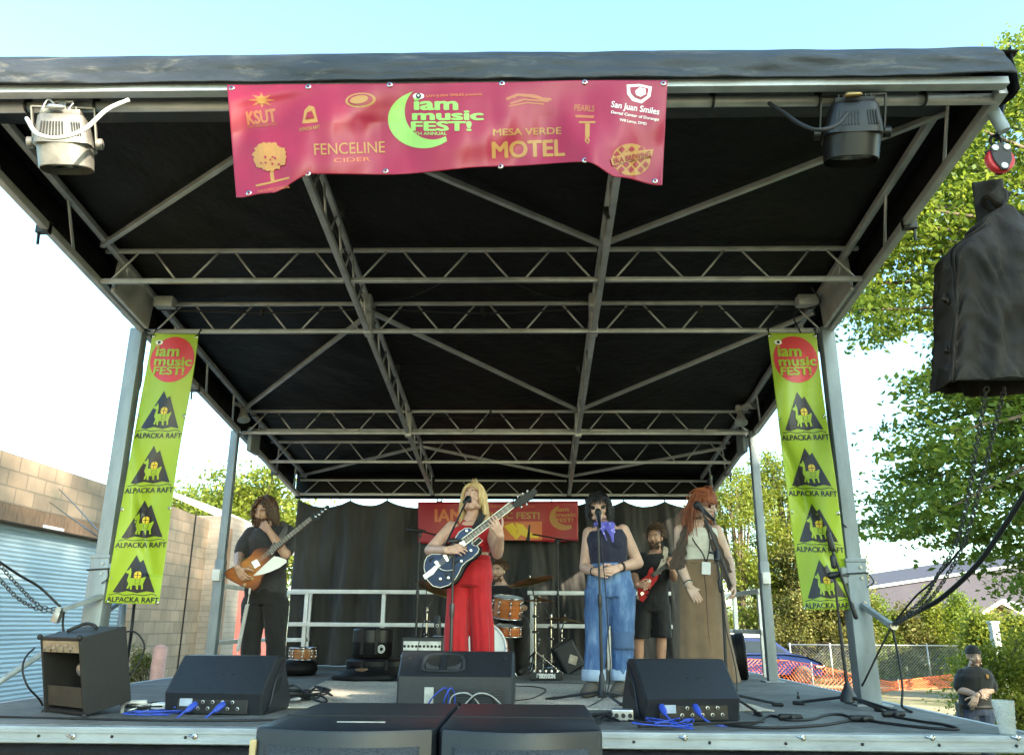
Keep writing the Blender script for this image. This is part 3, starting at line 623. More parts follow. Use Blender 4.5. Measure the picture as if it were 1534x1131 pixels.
# --- upright banners
def upright(label, top, bot, lean, seed):
    (tx0, tx1, ty), (bx0, bx1, by) = top, bot
    def S(a, b_):                        # a in 0..70 across, b in 0..405 down
        u = a/70; v = b_/405
        c = lean*math.sin(v*PI)*v
        x = lerp(lerp(tx0, bx0, v), lerp(tx1, bx1, v), u)+c+1.6*math.sin(v*9+seed)*u*(1-v*.5); y = lerp(ty, by, v)+2*math.sin(v*7+seed)*(u-.5)
        dy = (.035*math.sin(u*5+v*6+seed)+.03*mnoise.noise(Vector((u*2.2+v*1.5, v*5, seed)))+.04*math.exp(-((u-.1-(v-.45)*1.6)/.13)**2)*(1 if .3 < v < .9 else 0))*min(1, v*5)
        return V(x, y, T2-.06+dy)
    r = thing('sponsor_banner', label, 'banner', S(35, 0), 'lime green upright banners on the front posts')
    m_ = MB(); m_.grid(lambda u, v: S(70*u, 405*v), 44, 220); m_.build('banner_cloth', M['vlime'], r, True, solid=.003)
    B = Banner(r, S, Vector((0, -.0042, 0))); B.fine = 5
    B.disc(36, 39, 32.5, 34, M['pred'], 'red_disc', n=40)
    B.text('iam', 28, 27, 15, M['vlime'], .03, 0, width=33, cut=8, layer=2); B.text('music', 38, 42, 12.5, M['vlime'], .03, width=54, cut=8, layer=2); B.text('FEST!', 34, 56, 11.5, M['vlime'], .03, width=44, cut=8, layer=2)
    B.disc(13, 14, 5.5, 3.5, M['pwhite'], 'eye_mark', 2); B.disc(13, 14, 2.3, 2.3, M['pblack'], 'eye_mark', 3)
    for k in range(4):
        y0 = 86+k*82; 
        B.poly([(8, y0+56), (32, y0), (38, y0+11), (42, y0+7), (63, y0+56), (52, y0+54), (40, y0+57), (26, y0+54), (16, y0+57)], M['pblack'], 'mountain_emblem')
        al = [(24, 50), (26, 42), (23, 36), (24.5, 24), (20, 22.5), (19.5, 19.5), (24, 17), (25.5, 12.5), (27, 16.5), (28, 21), (27.8, 32), (34, 31), (46, 31), (50, 28), (51, 30.5), (49.5, 36), (48, 42), (49, 51), (46.5, 51.5), (45, 44), (41, 44), (41.5, 52), (39, 52), (37, 44.5), (32, 44.5), (32, 52), (29.5, 52), (28, 44.5), (26.5, 51)]
        B.poly([(36+(x-36)*.86, y0+50+(y-50)*.84) for x, y in al], M['vlime'], 'animal_silhouette', layer=2)
        B.disc(38, y0+30, 5, 5.6, M['pyel'], 'animal_pack', 3, 20); B.line([(38, y0+24.5), (38, y0+35.5)], .8, M['pblack'], 'animal_pack', 4); B.line([(33, y0+30), (43, y0+30)], .8, M['pblack'], 'animal_pack', 4); B.line([(36, y0+36), (36, y0+43), (42, y0+43), (42, y0+36)], .6, M['pblack'], 'animal_pack', 3)
        B.line([(4, y0+60.5), (14, y0+58), (24, y0+60.5), (36, y0+59), (48, y0+60.5), (60, y0+58), (66, y0+60.5)], 1.1, M['pblack'], 'water_line')
        B.text('ALPACKA RAFT', 35.5, y0+67, 7.6, M['pblack'], .028, 0, width=67)
    for v in (1, 120, 260, 400):
        for a in (2.5, 67.5): grommet(r, S(a, v+3)+B.lift*.4, (0, -1, 0))
    for a in (1, 69):
        m_ = MB(); p = S(a, 2); m_.tube([p, p+Vector((.01, .02, .06)), p+Vector((0, .06, .05))], .006, 6); m_.build('tie', M['rubber'], r)
upright('lime banner with alpaca emblems hanging beside the left front post', (229, 297, 500), (157, 238, 904), -3, .4)
upright('lime banner with alpaca emblems hanging beside the right front post', (1150, 1222, 499), (1204, 1280, 913), -4, 2.9)
# ================================================================== STAGE GEAR
def local(o, R):                          # placing function: local coords -> world
    o = Vector(o); return lambda x, y, z: o+R @ Vector((x, y, z))
# rug
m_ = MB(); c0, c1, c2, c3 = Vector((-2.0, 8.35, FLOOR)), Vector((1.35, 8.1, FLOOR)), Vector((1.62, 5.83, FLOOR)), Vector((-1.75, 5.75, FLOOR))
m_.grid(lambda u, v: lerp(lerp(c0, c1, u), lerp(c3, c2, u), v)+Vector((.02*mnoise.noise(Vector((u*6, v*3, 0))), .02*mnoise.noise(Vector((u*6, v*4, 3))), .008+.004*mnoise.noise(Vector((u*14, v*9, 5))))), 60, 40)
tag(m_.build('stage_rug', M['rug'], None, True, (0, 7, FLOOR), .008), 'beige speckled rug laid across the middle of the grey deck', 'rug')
M['lampblue'] = mat('pale_label', (.3, .36, .45), .5)
# ---- wedge monitors
def wedge(label, pos, rz, W, prof, kind, group='floor monitor wedges along the front of the stage'):
    "prof: outline (y,z) seen from the side, y away from the audience"
    R = rotz(rz); P = local(pos, R); r = thing('floor_monitor', label, 'speaker', pos, group)
    m_ = MB(); n = len(prof); cy = sum(p[0] for p in prof)/n; cz = sum(p[1] for p in prof)/n
    def ring(x, k): return [P(x, cy+(y-cy)*k, cz+(z-cz)*k) for y, z in prof]
    m_.loft([ring(-W/2, .95), ring(-W/2+.012, 1), ring(W/2-.012, 1), ring(W/2, .95)]); m_.build('cabinet', M['plastic'], r, 25)
    y0, z0 = prof[0]; y1, z1 = prof[1]; y2, z2 = prof[2]         # 0 bottom rear, 1 top of rear panel, 2 top edge
    def panel(x0, x1, h0, h1, d=.004): return (P((x0+x1)/2, y0+(y1-y0)*(h0+h1)/2-.003, z0+(z1-z0)*(h0+h1)/2), (x1-x0, .01, abs(z1-z0)*(h1-h0)))
    sl = Vector((0, y2-y1, z2-z1)); L = sl.length; sl /= L; nn = Vector((0, -sl.z, sl.y)); S = lambda x, t, h=0: P(x, y1+sl.y*t*L+nn.y*h, z1+sl.z*t*L+nn.z*h)
    RS = R @ Matrix(((1, 0, 0), (0, sl.y, nn.y), (0, sl.z, nn.z)))
    if kind == 'recess':
        a0, a1 = -.36*W, .36*W
        m_ = MB(); c, s = panel(a0, a1, .06, .82); m_.box(c, s, R, .003); pn = m_.build('connector_panel', M['black'], r)
        m_ = MB(); c, s = panel(a0+.02, a0+.1, .4, .75); m_.box(c+R@Vector((0, -.004, 0)), s, R); m_.build('label_plate', M['lampblue'], pn)
        m_ = MB()
        for i in range(9): m_ = MB(); m_.lathe([(.0115, 0), (.0115, .006), (.007, .007), (.007, .002)], P(a0+.14+i*.032, y0-.03*(.4+.25*(i % 2))-.006, z0+(z1-z0)*(.3+.3*(i % 2))), R@Vector((0, -1, 0)), 10, cap=False); m_.build('socket', M['steel'], pn)
        for i in (0, 1):
            m_ = MB(); m_.box(S(-.03+.07*i+.04, .52, .001), (.018, .014, .004), RS, .002); m_.build('pole_socket', M['black'], r)
        for t, hx in ((.25, .52), (.8, .52)):
            pass
        for s_ in (-1, 1):                                       # side hand grips: dark slots in the cheeks
            for t0, t1, zz in ((.12, .42, .3), (.3, .5, .62)):
                m_ = MB(); ya, yb = y0+.1+.25*t0, y0+.12+.3*t1; za = z2*zz; m_.prism([P(s_*(W/2-.002), ya, za), P(s_*(W/2-.002), yb, za+.03), P(s_*(W/2-.002), yb+.03, za+.11), P(s_*(W/2-.002), ya+.05, za+.075)], R@Vector((s_*.005, 0, 0))); m_.build('side_grip', M['rubber'], r)
        for s_ in (-1, 1): m_ = MB(); m_.tube(spline([P(s_*(W/2+.004), y0+.02, .01), P(s_*(W/2+.006), y0+.09, .04), P(s_*(W/2+.004), y0+.17, z2*.6), P(s_*(W/2+.002), y0+.27, z2*.9)]), .006, 6); m_.build('side_moulding', M['plastic'], r)
    else:
        m_ = MB(); c = S(-.11*W, .5, .004); hw, hh = .155, .075
        rim = [(math.copysign(abs(math.cos(t))**.5, math.cos(t))*hw*(1-.12*math.sin(t)), math.copysign(abs(math.sin(t))**.5, math.sin(t))*hh) for t in np.linspace(0, 2*PI, 28, endpoint=False)]
        def rg(k, h): return [c+RS@Vector((x*k, y*(k if k > .9 else k*.95), h)) for x, y in rim]
        m_.loft([rg(1.0, -.002), rg(.99, .016), rg(.9, .016), rg(.84, -.0)], cap=False); h = m_.build('handle_recess', mat('worn_grey_rim', (.03, .034, .04), .4), r, 40)
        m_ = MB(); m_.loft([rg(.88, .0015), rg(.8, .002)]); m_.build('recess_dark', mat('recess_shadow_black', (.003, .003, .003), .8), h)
        sg = mat('scoop_grey', (.035, .038, .042), .5)
        for s_ in (-1, 1): m_ = MB(); m_.prism([c+RS@Vector((s_*x, y, .0035)) for x, y in ((.028, -.052), (.112, -.05), (.124, -.02), (.122, .01), (.09, -.018), (.028, -.03))], RS@Vector((0, 0, .003))); m_.build('handle_scoop', sg, h)
        m_ = MB(); m_.box(c+RS@Vector((0, 0, .006)), (.042, hh*1.9, .014), RS, .006); m_.build('handle_bar', M['plastic'], h)
        for x in (-.42*W, .42*W):
            m_ = MB(); m_.lathe([(.013, 0), (.013, .004), (.006, .005)], S(x, .72, 0), RS@Vector((0, 0, 1)), 12); m_.build('screw', M['rubber'], r)
        m_ = MB(); c_, s_ = panel(-.14*W, .42*W, .0, .62); m_.box(c_, s_, R, .002); pn = m_.build('connector_panel', M['black'], r)
        m_ = MB(); c_, s_ = panel(-.26*W, -.18*W, .0, .66); m_.box(c_, s_, R, .002); m_.build('amplifier_plate', M['steel'], pn)
        for k in range(6):
            m_ = MB(); c_, s_ = panel(-.1*W, .4*W, .05+.09*k, .08+.09*k); m_.box(c_+R@Vector((0, -.006, 0)), s_, R); m_.build('cooling_fin', M['plastic'], pn)
    return r, P, S
H1 = math.hypot
# left wedge
pL = (G(255, 1062)+G(388, 1073))/2
WL = .68
wedge('black floor monitor wedge beside the guitar amplifier at the stage left end', (-1.98, 5.36, FLOOR), rad(-5), .64, [(0, .0), (-.03, .125), (.165, .34), (.29, .34), (.47, .06), (.44, 0)], 'recess')
wedge('large black floor monitor with a moulded handle in front of the singer in red', (-.525, 5.9, FLOOR), rad(-1.2), .8, [(0, 0), (0, .2), (.13, .36), (.28, .36), (.48, .07), (.46, 0)], 'handle')
wedge('black floor monitor wedge at the feet of the woman in the long skirt', (.965, 5.22, FLOOR), rad(12), .6, [(0, .0), (-.03, .13), (.17, .345), (.29, .345), (.44, .06), (.42, 0)], 'recess')
# ---- subwoofers before the stage
def sub(name, label, x0, x1, zt, y0, y1, side):
    r = thing('subwoofer', label, 'speaker', ((x0+x1)/2, y0, 0), 'subwoofers in front of the stage'); h = .72; cx = (x0+x1)/2; w_ = x1-x0
    def ring(z, k): 
        fr = [(lerp(x0+.012, x1-.012, t), y0-.075*math.sin(t*PI)) for t in np.linspace(0, 1, 13)]
        pts = fr+[(x1, y0+.03), (x1, y1), (x0, y1), (x0, y0+.03)]
        yc = (y0+y1)/2; return [Vector((cx+(x-cx)*k, yc+(y-yc)*k, z)) for x, y in pts]
    m_ = MB(); m_.loft([ring(zt-h, .985), ring(zt-h+.01, 1), ring(zt-.016, 1), ring(zt-.004, .992), ring(zt, .975)]); cb = m_.build('cabinet', M['plastic'], r, 30)
    m_ = MB(); m_.grid(lambda u, v: Vector((lerp(x0+.05, x1-.05, u), y0-.004-.075*math.sin((lerp(.05, w_-.05, u)/w_)*PI), lerp(zt-h+.05, zt-.055, v))), 24, 4); m_.build('grille', M['grille'], r, True, solid=.003)
    m_ = MB(); m_.bar((cx-.1*w_, y0+.16, zt+.001), (cx+.18*w_, y0+.165, zt+.001), .012, .004); m_.build('scuff', M['steel'], cb) if side else None
    m_ = MB(); m_.bar((x0+.01, (y0+y1)/2-.1, zt+.0015), (x1-.01, (y0+y1)/2-.1, zt+.0015), .006, .003); m_.build('lid_seam', M['rubber'], cb)
    if side: m_ = MB(); m_.box((x0+.004, y0-.002, zt-.4), (.022, .02, .72), None, .003); m_.build('worn_edge', M['brownwood'] if False else mat('bare_plywood_edge', (.42, .33, .17), .7), cb)
    m_ = MB(); m_.box((cx, (y0+y1)/2, (zt-h)/2), (w_-.06, y1-y0-.06, zt-h), None, .01); m_.build('riser', M['black'], r)
yA, yBk = 3.0, 3.92
zS = 1.655
sub('l', 'black subwoofer with a bare wooden front edge, left of the pair before the stage', V(380, 1098, yA).x, V(652, 1098, yA).x, zS, yA, yBk, True)
sub('r', 'black subwoofer right of its twin, under the cables of the large floor monitor', V(657, 1100, yA).x, V(903, 1100, yA).x, zS, yA, yBk, False)
# ---- guitar combo amplifier (its open back to the camera)
A0 = G(66, 1066); R = rotz(rad(-33)) @ Matrix.Rotation(rad(13), 3, 'X')
P = local(A0, R); W, D, Hh = .47, .3, .46; t = .018
A0 = A0+Vector((0, 0, .004)); P = local(A0, R)
r = thing('guitar_amplifier', 'open backed black guitar amplifier at the left front corner of the stage', 'amplifier', A0)
m_ = MB()
for c, s in (((t/2, D/2, Hh/2), (t, D, Hh)), ((W-t/2, D/2, Hh/2), (t, D, Hh)), ((W/2, D/2, Hh-t/2), (W-2*t-.001, D-.002, t)), ((W/2, D/2, t/2), (W-2*t-.001, D-.002, t)), ((W/2, D-t, Hh/2), (W-2*t-.001, t, Hh-2*t-.001))): m_.box(P(*c), s, R, .004)
cb = m_.build('cabinet', mat('black_tolex', (.008, .0077, .0078), .62, 0, .3, 40, .6, .002, bscale=300), r)
m_ = MB(); m_.box(P(W/2, .025, Hh*.17+t), (W-2*t-.004, .014, Hh*.26), R, .002); m_.build('rear_board', mat('worn_brown_board', (.045, .034, .024), .6), r)
m_ = MB(); m_.box(P(W/2, .03, Hh-t-.04), (W-2*t-.004, .05, .07), R, .002); ch = m_.build('control_chassis', mat('tan_amp_panel', (.3, .24, .16), .5, .3), r)
m_ = MB()
for i in range(7): m_.box(P(.06+i*.05, .001, Hh-t-.04+(.01 if i % 2 else -.006)), (.032, .006, .014), R, .001)
m_.build('panel_plates', M['steel'], ch)
for i in range(5): m_ = MB(); m_.lathe([(.008, 0), (.008, .012)], P(.05+i*.075, .004, Hh-t-.06), R@Vector((0, -1, 0)), 8); m_.build('jack', M['chrome'], ch)
m_ = MB(); m_.lathe([(.012, 0), (.032, .004), (.045, .02), (.046, .06), (.04, .065), (.09, .11), (.125, .17)], P(W*.6, .08, Hh*.52), R@Vector((0, 1, 0)), 24); m_.build('loudspeaker', M['steel'], r, 35)
for x in (.03, W-.03): q = P(x, D-.03, -.002); m_ = MB(); m_.bar(q, (q.x, q.y, FLOOR), .02, .02); m_.build('tilt_leg', M['steel'], r)
m_ = MB(); m_.tube(spline([P(.1, .12, Hh+.01), P(.16, .2, Hh+.035), P(.24, .21, Hh+.03), P(.3, .2, Hh+.012)]), .011, 8); m_.build('carry_handle', M['rubber'], r, True)
for i in range(4): m_ = MB(); x, z = ((0, 0), (W, 0), (0, Hh), (W, Hh))[i]; m_.ellipsoid(P(x, .0, z), (.018, .018, .018), None, 10, 6); m_.build('corner_cap', M['rubber'], cb, True)
# ---- small amplifier on the floor behind the red trousers
def small_amp(label, px0, px1, pt, y, zb, text=None):
    a = V(px0, pt, y); b_ = V(px1, pt, y); w_ = b_.x-a.x; h = a.z-zb; r = thing('combo_amplifier', label, 'amplifier', ((a.x+b_.x)/2, y, zb)); cx = (a.x+b_.x)/2
    m_ = MB(); m_.box((cx, y+.14, zb+h/2), (w_, .28, h), None, .012); m_.build('cabinet', M['black'], r)
    m_ = MB(); m_.box((cx, y-.003, zb+h*.34), (w_-.05, .012, h*.56), None, .003); m_.build('grille_cloth', M['grille'], r)
    m_ = MB(); m_.box((cx, y-.003, zb+h*.8), (w_-.04, .012, h*.22), None, .003); pn = m_.build('control_panel', M['steel'], r)
    m_ = MB()
    for i in range(10): m_.lathe([(.014, 0), (.011, .018)], (cx-w_*.42+i*w_*.093, y-.009, zb+h*.79), (0, -1, 0), 12)
    m_.build('knobs', M['rubber'], pn)
    if text:
        v, f = text2d(text, h*.2, .01, .25); m_ = MB(); m_.add([(cx-w_*.27+x, y-.012, zb+h*.5+z) for x, z in v], f); m_.build('lettering', M['white'], r)
    return r
small_amp('small black combo amplifier on the deck behind the singer in red', 602, 664, 954, 8.6, FLOOR, 'Crate')
# ---- tilted black speaker at the back
def tilted_speaker(label, c, rz, s):
    r = thing('floor_monitor', label, 'speaker', c); R = rotz(rz) @ Matrix.Rotation(rad(-28), 3, 'Y'); P = local(c, R)
    m_ = MB(); m_.box(P(0, 0, s*.62), (s*.8, s*.7, s*1.05), R, .03); m_.build('cabinet', M['plastic'], r)
    m_ = MB(); m_.box(P(0, -s*.36, s*.62), (s*.66, .012, s*.9), R, .01); m_.build('grille', M['grille'], r)
    m_ = MB(); m_.box(P(0.02, -s*.37, s*.5), (s*.3, .006, s*.3), R @ Matrix.Rotation(rad(45), 3, 'Y')); m_.build('badge', M['steel'], r)
tilted_speaker('black speaker cabinet lying tilted at the foot of the curtain behind the jeans', G(862, 1008), rad(12), .33)
# ---- drum cases on the deck
def case(label, c, r_, h, lid=.35, logo=False, cat='drum case'):
    c = Vector(c); R_ = thing('drum_case', label, cat, c, 'soft black drum cases on the deck'); m_ = MB()
    m_.lathe([(r_*.96, 0), (r_, .02), (r_, h*(1-lid))], c, (0, 0, 1), 32); m_.build('case_body', M['tarp'], R_, 35)
    m_ = MB(); m_.lathe([(r_*1.03, h*(1-lid)-.005), (r_*1.04, h-.015), (r_*.98, h), (r_*.8, h+.008), (0, h+.01)], c, (0, 0, 1), 32); m_.build('case_lid', M['black'], R_, 35)
    m_ = MB()
    for a in (-1.9, -1.2): m_.box(c+Vector((r_*1.05*math.cos(a), r_*1.05*math.sin(a), h*.55)), (.035, .02, h*.9), rotz(a+PI/2), .004)
    m_.build('case_strap', M['rubber'], R_)
    if logo:
        for rr, z in ((.045, 0), (.028, .001)):
            a = -.95; p = c+Vector((r_*1.045*math.cos(a), r_*1.045*math.sin(a), h*.3)); n_ = Vector((math.cos(a), math.sin(a), 0)); m_ = MB(); m_.lathe([(rr, .003+z*2), (rr*.72, .005+z*2)], p, n_, 18, cap=False); m_.build('emblem', M['white'], R_)
c = G(553, 1012); case('wide soft drum case at the bottom of the pile by the curtain', c+Vector((.08, .15, 0)), .36, .17)
p0 = c+Vector((.0, .1, .19)); case('upright round drum case with a white ring emblem on top of the pile', p0, .215, .3, .45, True)
m_ = MB(); q = G(545, 1019); m_.lathe([(.0, .0), (.3, .004), (.33, .03), (.26, .085), (.08, .12), (0, .125)], q, (0, 0, 1), 32)
o = tag(m_.build('cymbal_bag', M['tarp'], None, True, q), 'flat black cymbal bag lying in front of the round drum case', 'bag')
m_ = MB(); m_.tube([Vector(p) for p in ((-.06, -.17, .105), (0, -.14, .12), (.06, -.16, .115), (.02, -.2, .1), (-.03, -.19, .1), (.05, -.15, .12))], .008, 6); s_ = m_.build('cord_knot', M['brownwood'], None); s_.parent = o
# snare drum on a black bag near the bass player
def drum(label, c, r_, h, ax=(0, 0, 1), wood='tomwood', lugs=8, bottom=True, name='drum', cat='drum'):
    c = Vector(c); ax = Vector(ax).normalized(); R_ = thing(name, label, cat, c)
    m_ = MB(); m_.lathe([(r_*.985, .0), (r_, .015), (r_, h-.015), (r_*.985, h)], c, ax, 40, cap=False); m_.build('shell', M[wood], R_, 35)
    u = ax.orthogonal().normalized(); w_ = ax.cross(u)
    for hh, nm in ((h+.004, 'batter_head'), (-.004, 'resonant_head')):
        m_ = MB(); m_.lathe([(0, hh), (r_*.99, hh), (r_*.99, hh-.004)], c, ax, 40, cap=False); m_.build(nm, M['drumhead' if nm[0] == 'b' else 'drumhead2'], R_)
        m_ = MB(); m_.tube([c+ax*hh+(u*math.cos(2*PI*k/36)+w_*math.sin(2*PI*k/36))*(r_+.008) for k in range(37)], .009, 8); m_.build('hoop', M['chrome'], R_, True)
    for k in range(lugs):
        a = 2*PI*(k+.3)/lugs; q = u*math.cos(a)+w_*math.sin(a); m_ = MB()
        m_.tube([c+q*(r_+.012)+ax*.0, c+q*(r_+.012)+ax*h], .0035, 6); m_.capsule(c+q*(r_+.006)+ax*(h*.3), .011, c+q*(r_+.006)+ax*(h*.18), .011, 8, 3); m_.capsule(c+q*(r_+.006)+ax*(h*.7), .011, c+q*(r_+.006)+ax*(h*.82), .011, 8, 3)
        m_.build('lug', M['chrome'], R_, True)
    return R_
M['tomwood'] = mat('amber_lacquer', (.42, .12, .025), .2, 0, .35, 5, stretch=(1, 1, 7), coat=.7); M['snarewood'] = mat('brown_lacquer', (.3, .12, .04), .25, 0, .3, 6, stretch=(1, 1, 6), coat=.5)
M['drumhead'] = mat('coated_head', (.62, .62, .6), .6, 0, .06, 6); M['drumhead2'] = mat('clear_head_dark', (.12, .1, .085), .25, 0, .3, 3); M['kickwhite'] = mat('white_drum_head', (.75, .76, .78), .45, 0, .04, 3)
q = G(447, 1012); m_ = MB(); m_.lathe([(0, 0), (.21, .01), (.235, .06), (.22, .13), (.15, .16), (0, .165)], q+Vector((-.06, .1, 0)), (0, 0, 1), 26)
tag(m_.build('snare_bag', M['tarp'], None, True, q), 'squat black snare bag on the deck by the bass player', 'bag')
drum('brown snare drum lying on the black bag by the bass player', q+Vector((0, .1, .168)), .135, .11, (0, 0, 1), 'snarewood')
# ---- drum kit
yd = 9.35
m_ = MB(); kc = V(722, 985, 9.5); kc.z = FLOOR+.29
R_ = thing('bass_drum', 'white headed bass drum behind the legs of the singer in red', 'drum', (kc.x, 9.3, FLOOR))
c = Vector((kc.x, 9.15, FLOOR+.29)); m_.lathe([(.275, 0), (.28, .02), (.28, .4), (.275, .42)], c, (0, 1, 0), 44, cap=False); m_.build('shell', M['tomwood'], R_, 35)
m_ = MB(); m_.lathe([(0, -.004), (.262, -.004)], c, (0, 1, 0), 44, cap=False); m_.build('front_head', M['kickwhite'], R_)
for yy in (0, .42): m_ = MB(); m_.tube([c+Vector((.277*math.cos(2*PI*k/44), yy, .277*math.sin(2*PI*k/44))) for k in range(45)], .014, 8); m_.build('hoop', M['kickwhite'] if yy == 0 else M['tomwood'], R_, True)
for s_ in (-1, 1): m_ = MB(); m_.tube([c+Vector((s_*.27, .1, -.08)), c+Vector((s_*.4, .0, -.29))], .011, 8); m_.build('spur', M['chrome'], R_, True)
for k in range(8): m_ = MB(); a = 2*PI*(k+.5)/8; m_.bar(c+Vector((.285*math.cos(a), .0, .285*math.sin(a))), c+Vector((.285*math.cos(a), .12, .285*math.sin(a))), .016, bev=.004); m_.build('lug', M['chrome'], R_)
tc = V(759, 921, 9.3); ax = Vector((.1, -.16, 1)).normalized()
drum('amber rack tom with chrome hoops in front of the drummer', tc-ax*.02, .16, .21, ax, 'tomwood', 8, name='tom_drum')
drum('shallow amber snare drum half hidden under the rack tom', V(759, 940, 9.62)-Vector((0, 0, .08)), .175, .1, (.03, -.1, 1), 'tomwood', 8, name='snare_drum')
drum('amber floor tom at the edge of the red trousers', V(671, 975, 9.75)*1-Vector((0, 0, .22)), .17, .38, (0, 0, 1), 'tomwood', 8, name='floor_tom')
M['brass'] = mat('aged_bronze', (.28, .19, .08), .32, .9, .35, 5, .2, .002, (1, 1, 1)); 
def tripod(m_, base, h, spread, r_=.012, a0=.3, n=3, hub=.25):
    base = Vector(base); m_.tube([base+Vector((0, 0, .05)), base+Vector((0, 0, h))], [r_*1.15, r_], 10)
    for k in range(n):
        a = a0+2*PI*k/n; m_.tube([base+Vector((0, 0, hub)), base+Vector((spread*math.cos(a), spread*math.sin(a), .012))], r_*.8, 8)
        m_.tube([base+Vector((0, 0, hub*.4)), base+Vector((spread*.45*math.cos(a), spread*.45*math.sin(a), hub*.57))], r_*.6, 6)
        m_.ellipsoid(base+Vector((spread*math.cos(a), spread*math.sin(a), .014)), (.02, .02, .014), None, 8, 6)
def cymbal(label, top, base, r_, tilt, cat='cymbal'):
    top = Vector(top); base = Vector(base); R_ = thing('cymbal_stand', label, cat, base, 'cymbals of the drum kit'); ax = Vector(tilt).normalized()
    m_ = MB(); m_.lathe([(.006, .028), (.02, .027), (.03, .018), (.045, .008), (r_*.6, -.002), (r_, -.016), (r_, -.018), (r_*.6, -.0045), (.04, .004), (.006, .022)], top, ax, 48, cap=False); m_.build('cymbal', M['brass'], R_, True)
    m_ = MB(); h = top.z-base.z; tripod(m_, base, h*.78, .32); m_.build('tripod_stand', M['chrome'], R_, 40)
    m_ = MB(); j = base+Vector((0, 0, h*.78)); m_.tube([j, lerp(j, top, .85), top+ax*.05], .008, 8); m_.capsule(j-Vector((0, 0, .03)), .02, j+Vector((0, 0, .02)), .02, 10); m_.capsule(top+ax*.03, .014, top+ax*.05, .01, 8); m_.lathe([(.02, -.02), (.02, -.035)], top, ax, 10); m_.build('boom_arm', M['chrome'], R_, 40)
    m_ = MB(); 
    for hh in (.45, .62): m_.capsule(base+Vector((-.02, -.01, h*hh)), .017, base+Vector((.025, -.01, h*hh)), .013, 8)
    m_.build('wing_nut', M['chrome'], R_, 40); return R_
cymbal('large bronze cymbal on a chrome stand right of the drummer', V(795, 869, 9.5), G(802, 1010), .27, (-.22, -.2, 1))
cymbal('bronze cymbal tipped down beside the blue guitar', V(655, 881, 9.3), G(637, 1003), .25, (.38, -.22, 1))
cymbal('small bronze cymbal low behind the chrome stand', V(808, 898, 9.9), G(826, 1004), .2, (0, -.05, 1))
cymbal('dark bronze cymbal hung lowest at the right of the kit', V(846, 927, 10.0), G(842, 1003), .23, (.1, -.03, 1))
# kick pedal hardware heap and pedal board under the chrome stands
m_ = MB(); q = G(818, 1019); r = thing('effects_pedal', 'flat black effects pedal with a white badge on the deck by the drums', 'pedal', q)
m_.box(q+Vector((0, .08, .04)), (.34, .2, .075), None, .01); m_.build('pedal_body', M['black'], r)
v, f = text2d('STRYMON', .05, .006, 0); m_ = MB(); m_.add([(q.x+x*.8, q.y-.021, q.z+.028+z) for x, z in v], f); m_.build('lettering', M['white'], r)
m_ = MB(); 
for i in range(5): m_.lathe([(.014, 0), (.012, .02)], q+Vector((-.12+i*.06, .08, .078)), (0, 0, 1), 10)
m_.build('switch', M['chrome'], r)
q = G(806, 1006); r = thing('kick_pedal', 'chrome kick drum pedal among the stand legs', 'pedal', q); m_ = MB(); m_.box(q+Vector((0, .1, .03)), (.09, .3, .02), Matrix.Rotation(.25, 3, 'X'), .005); m_.build('footboard', M['steel'], r)
m_ = MB(); m_.tube([q+Vector((-.06, 0, 0)), q+Vector((-.06, 0, .2)), q+Vector((.06, 0, .2)), q+Vector((.06, 0, 0))], .009, 8); m_.build('pedal_frame', M['chrome'], r, 40); m_ = MB(); m_.tube([q+Vector((0, 0, .2)), q+Vector((.01, -.08, .36))], .006, 6); m_.ellipsoid(q+Vector((.01, -.09, .37)), (.02, .03, .025)); m_.build('beater', M['steel'], r, True)
# floor fan / round speaker behind the cymbal stand, and a dark flask on the amp
q = G(818, 990); c = Vector((q.x, q.y, FLOOR+.2)); r = thing('floor_fan', 'small round black fan on the deck behind the chrome cymbal stands', 'fan', (c.x, c.y, FLOOR)); m_ = MB(); m_.lathe([(.1, 0), (.11, .02), (.11, .08), (.06, .1)], c, (-.3, 1, .2), 24, cap=False); m_.build('housing', M['black'], r, 35)
m_ = MB()
for rr in (.03, .05, .07, .09): m_.tube([c+frame((1, .3, 0), (.06, -.2, 1))@Vector((rr*math.cos(2*PI*k/20), rr*math.sin(2*PI*k/20), 0)) for k in range(21)], .003, 5)
m_.build('guard', M['steel'], r); m_ = MB(); m_.box((c.x, c.y+.05, FLOOR+.05), (.16, .1, .1), None, .01); m_.build('foot', M['black'], r)
p = V(655, 952, 8.75); m_ = MB(); m_.lathe([(.035, 0), (.037, .01), (.037, .15), (.03, .165), (.03, .19), (.026, .2), (0, .2)], p, (0, 0, 1), 20); o = tag(m_.build('drink_flask', M['black'], None, 35, p), 'dark drink flask standing on the small amplifier', 'flask')
m_ = MB(); m_.lathe([(.017, 0), (.012, .001)], (.0, -.0385, .1), (0, -1, 0), 14, cap=False); c = m_.build('emblem', M['white']); c.parent = o
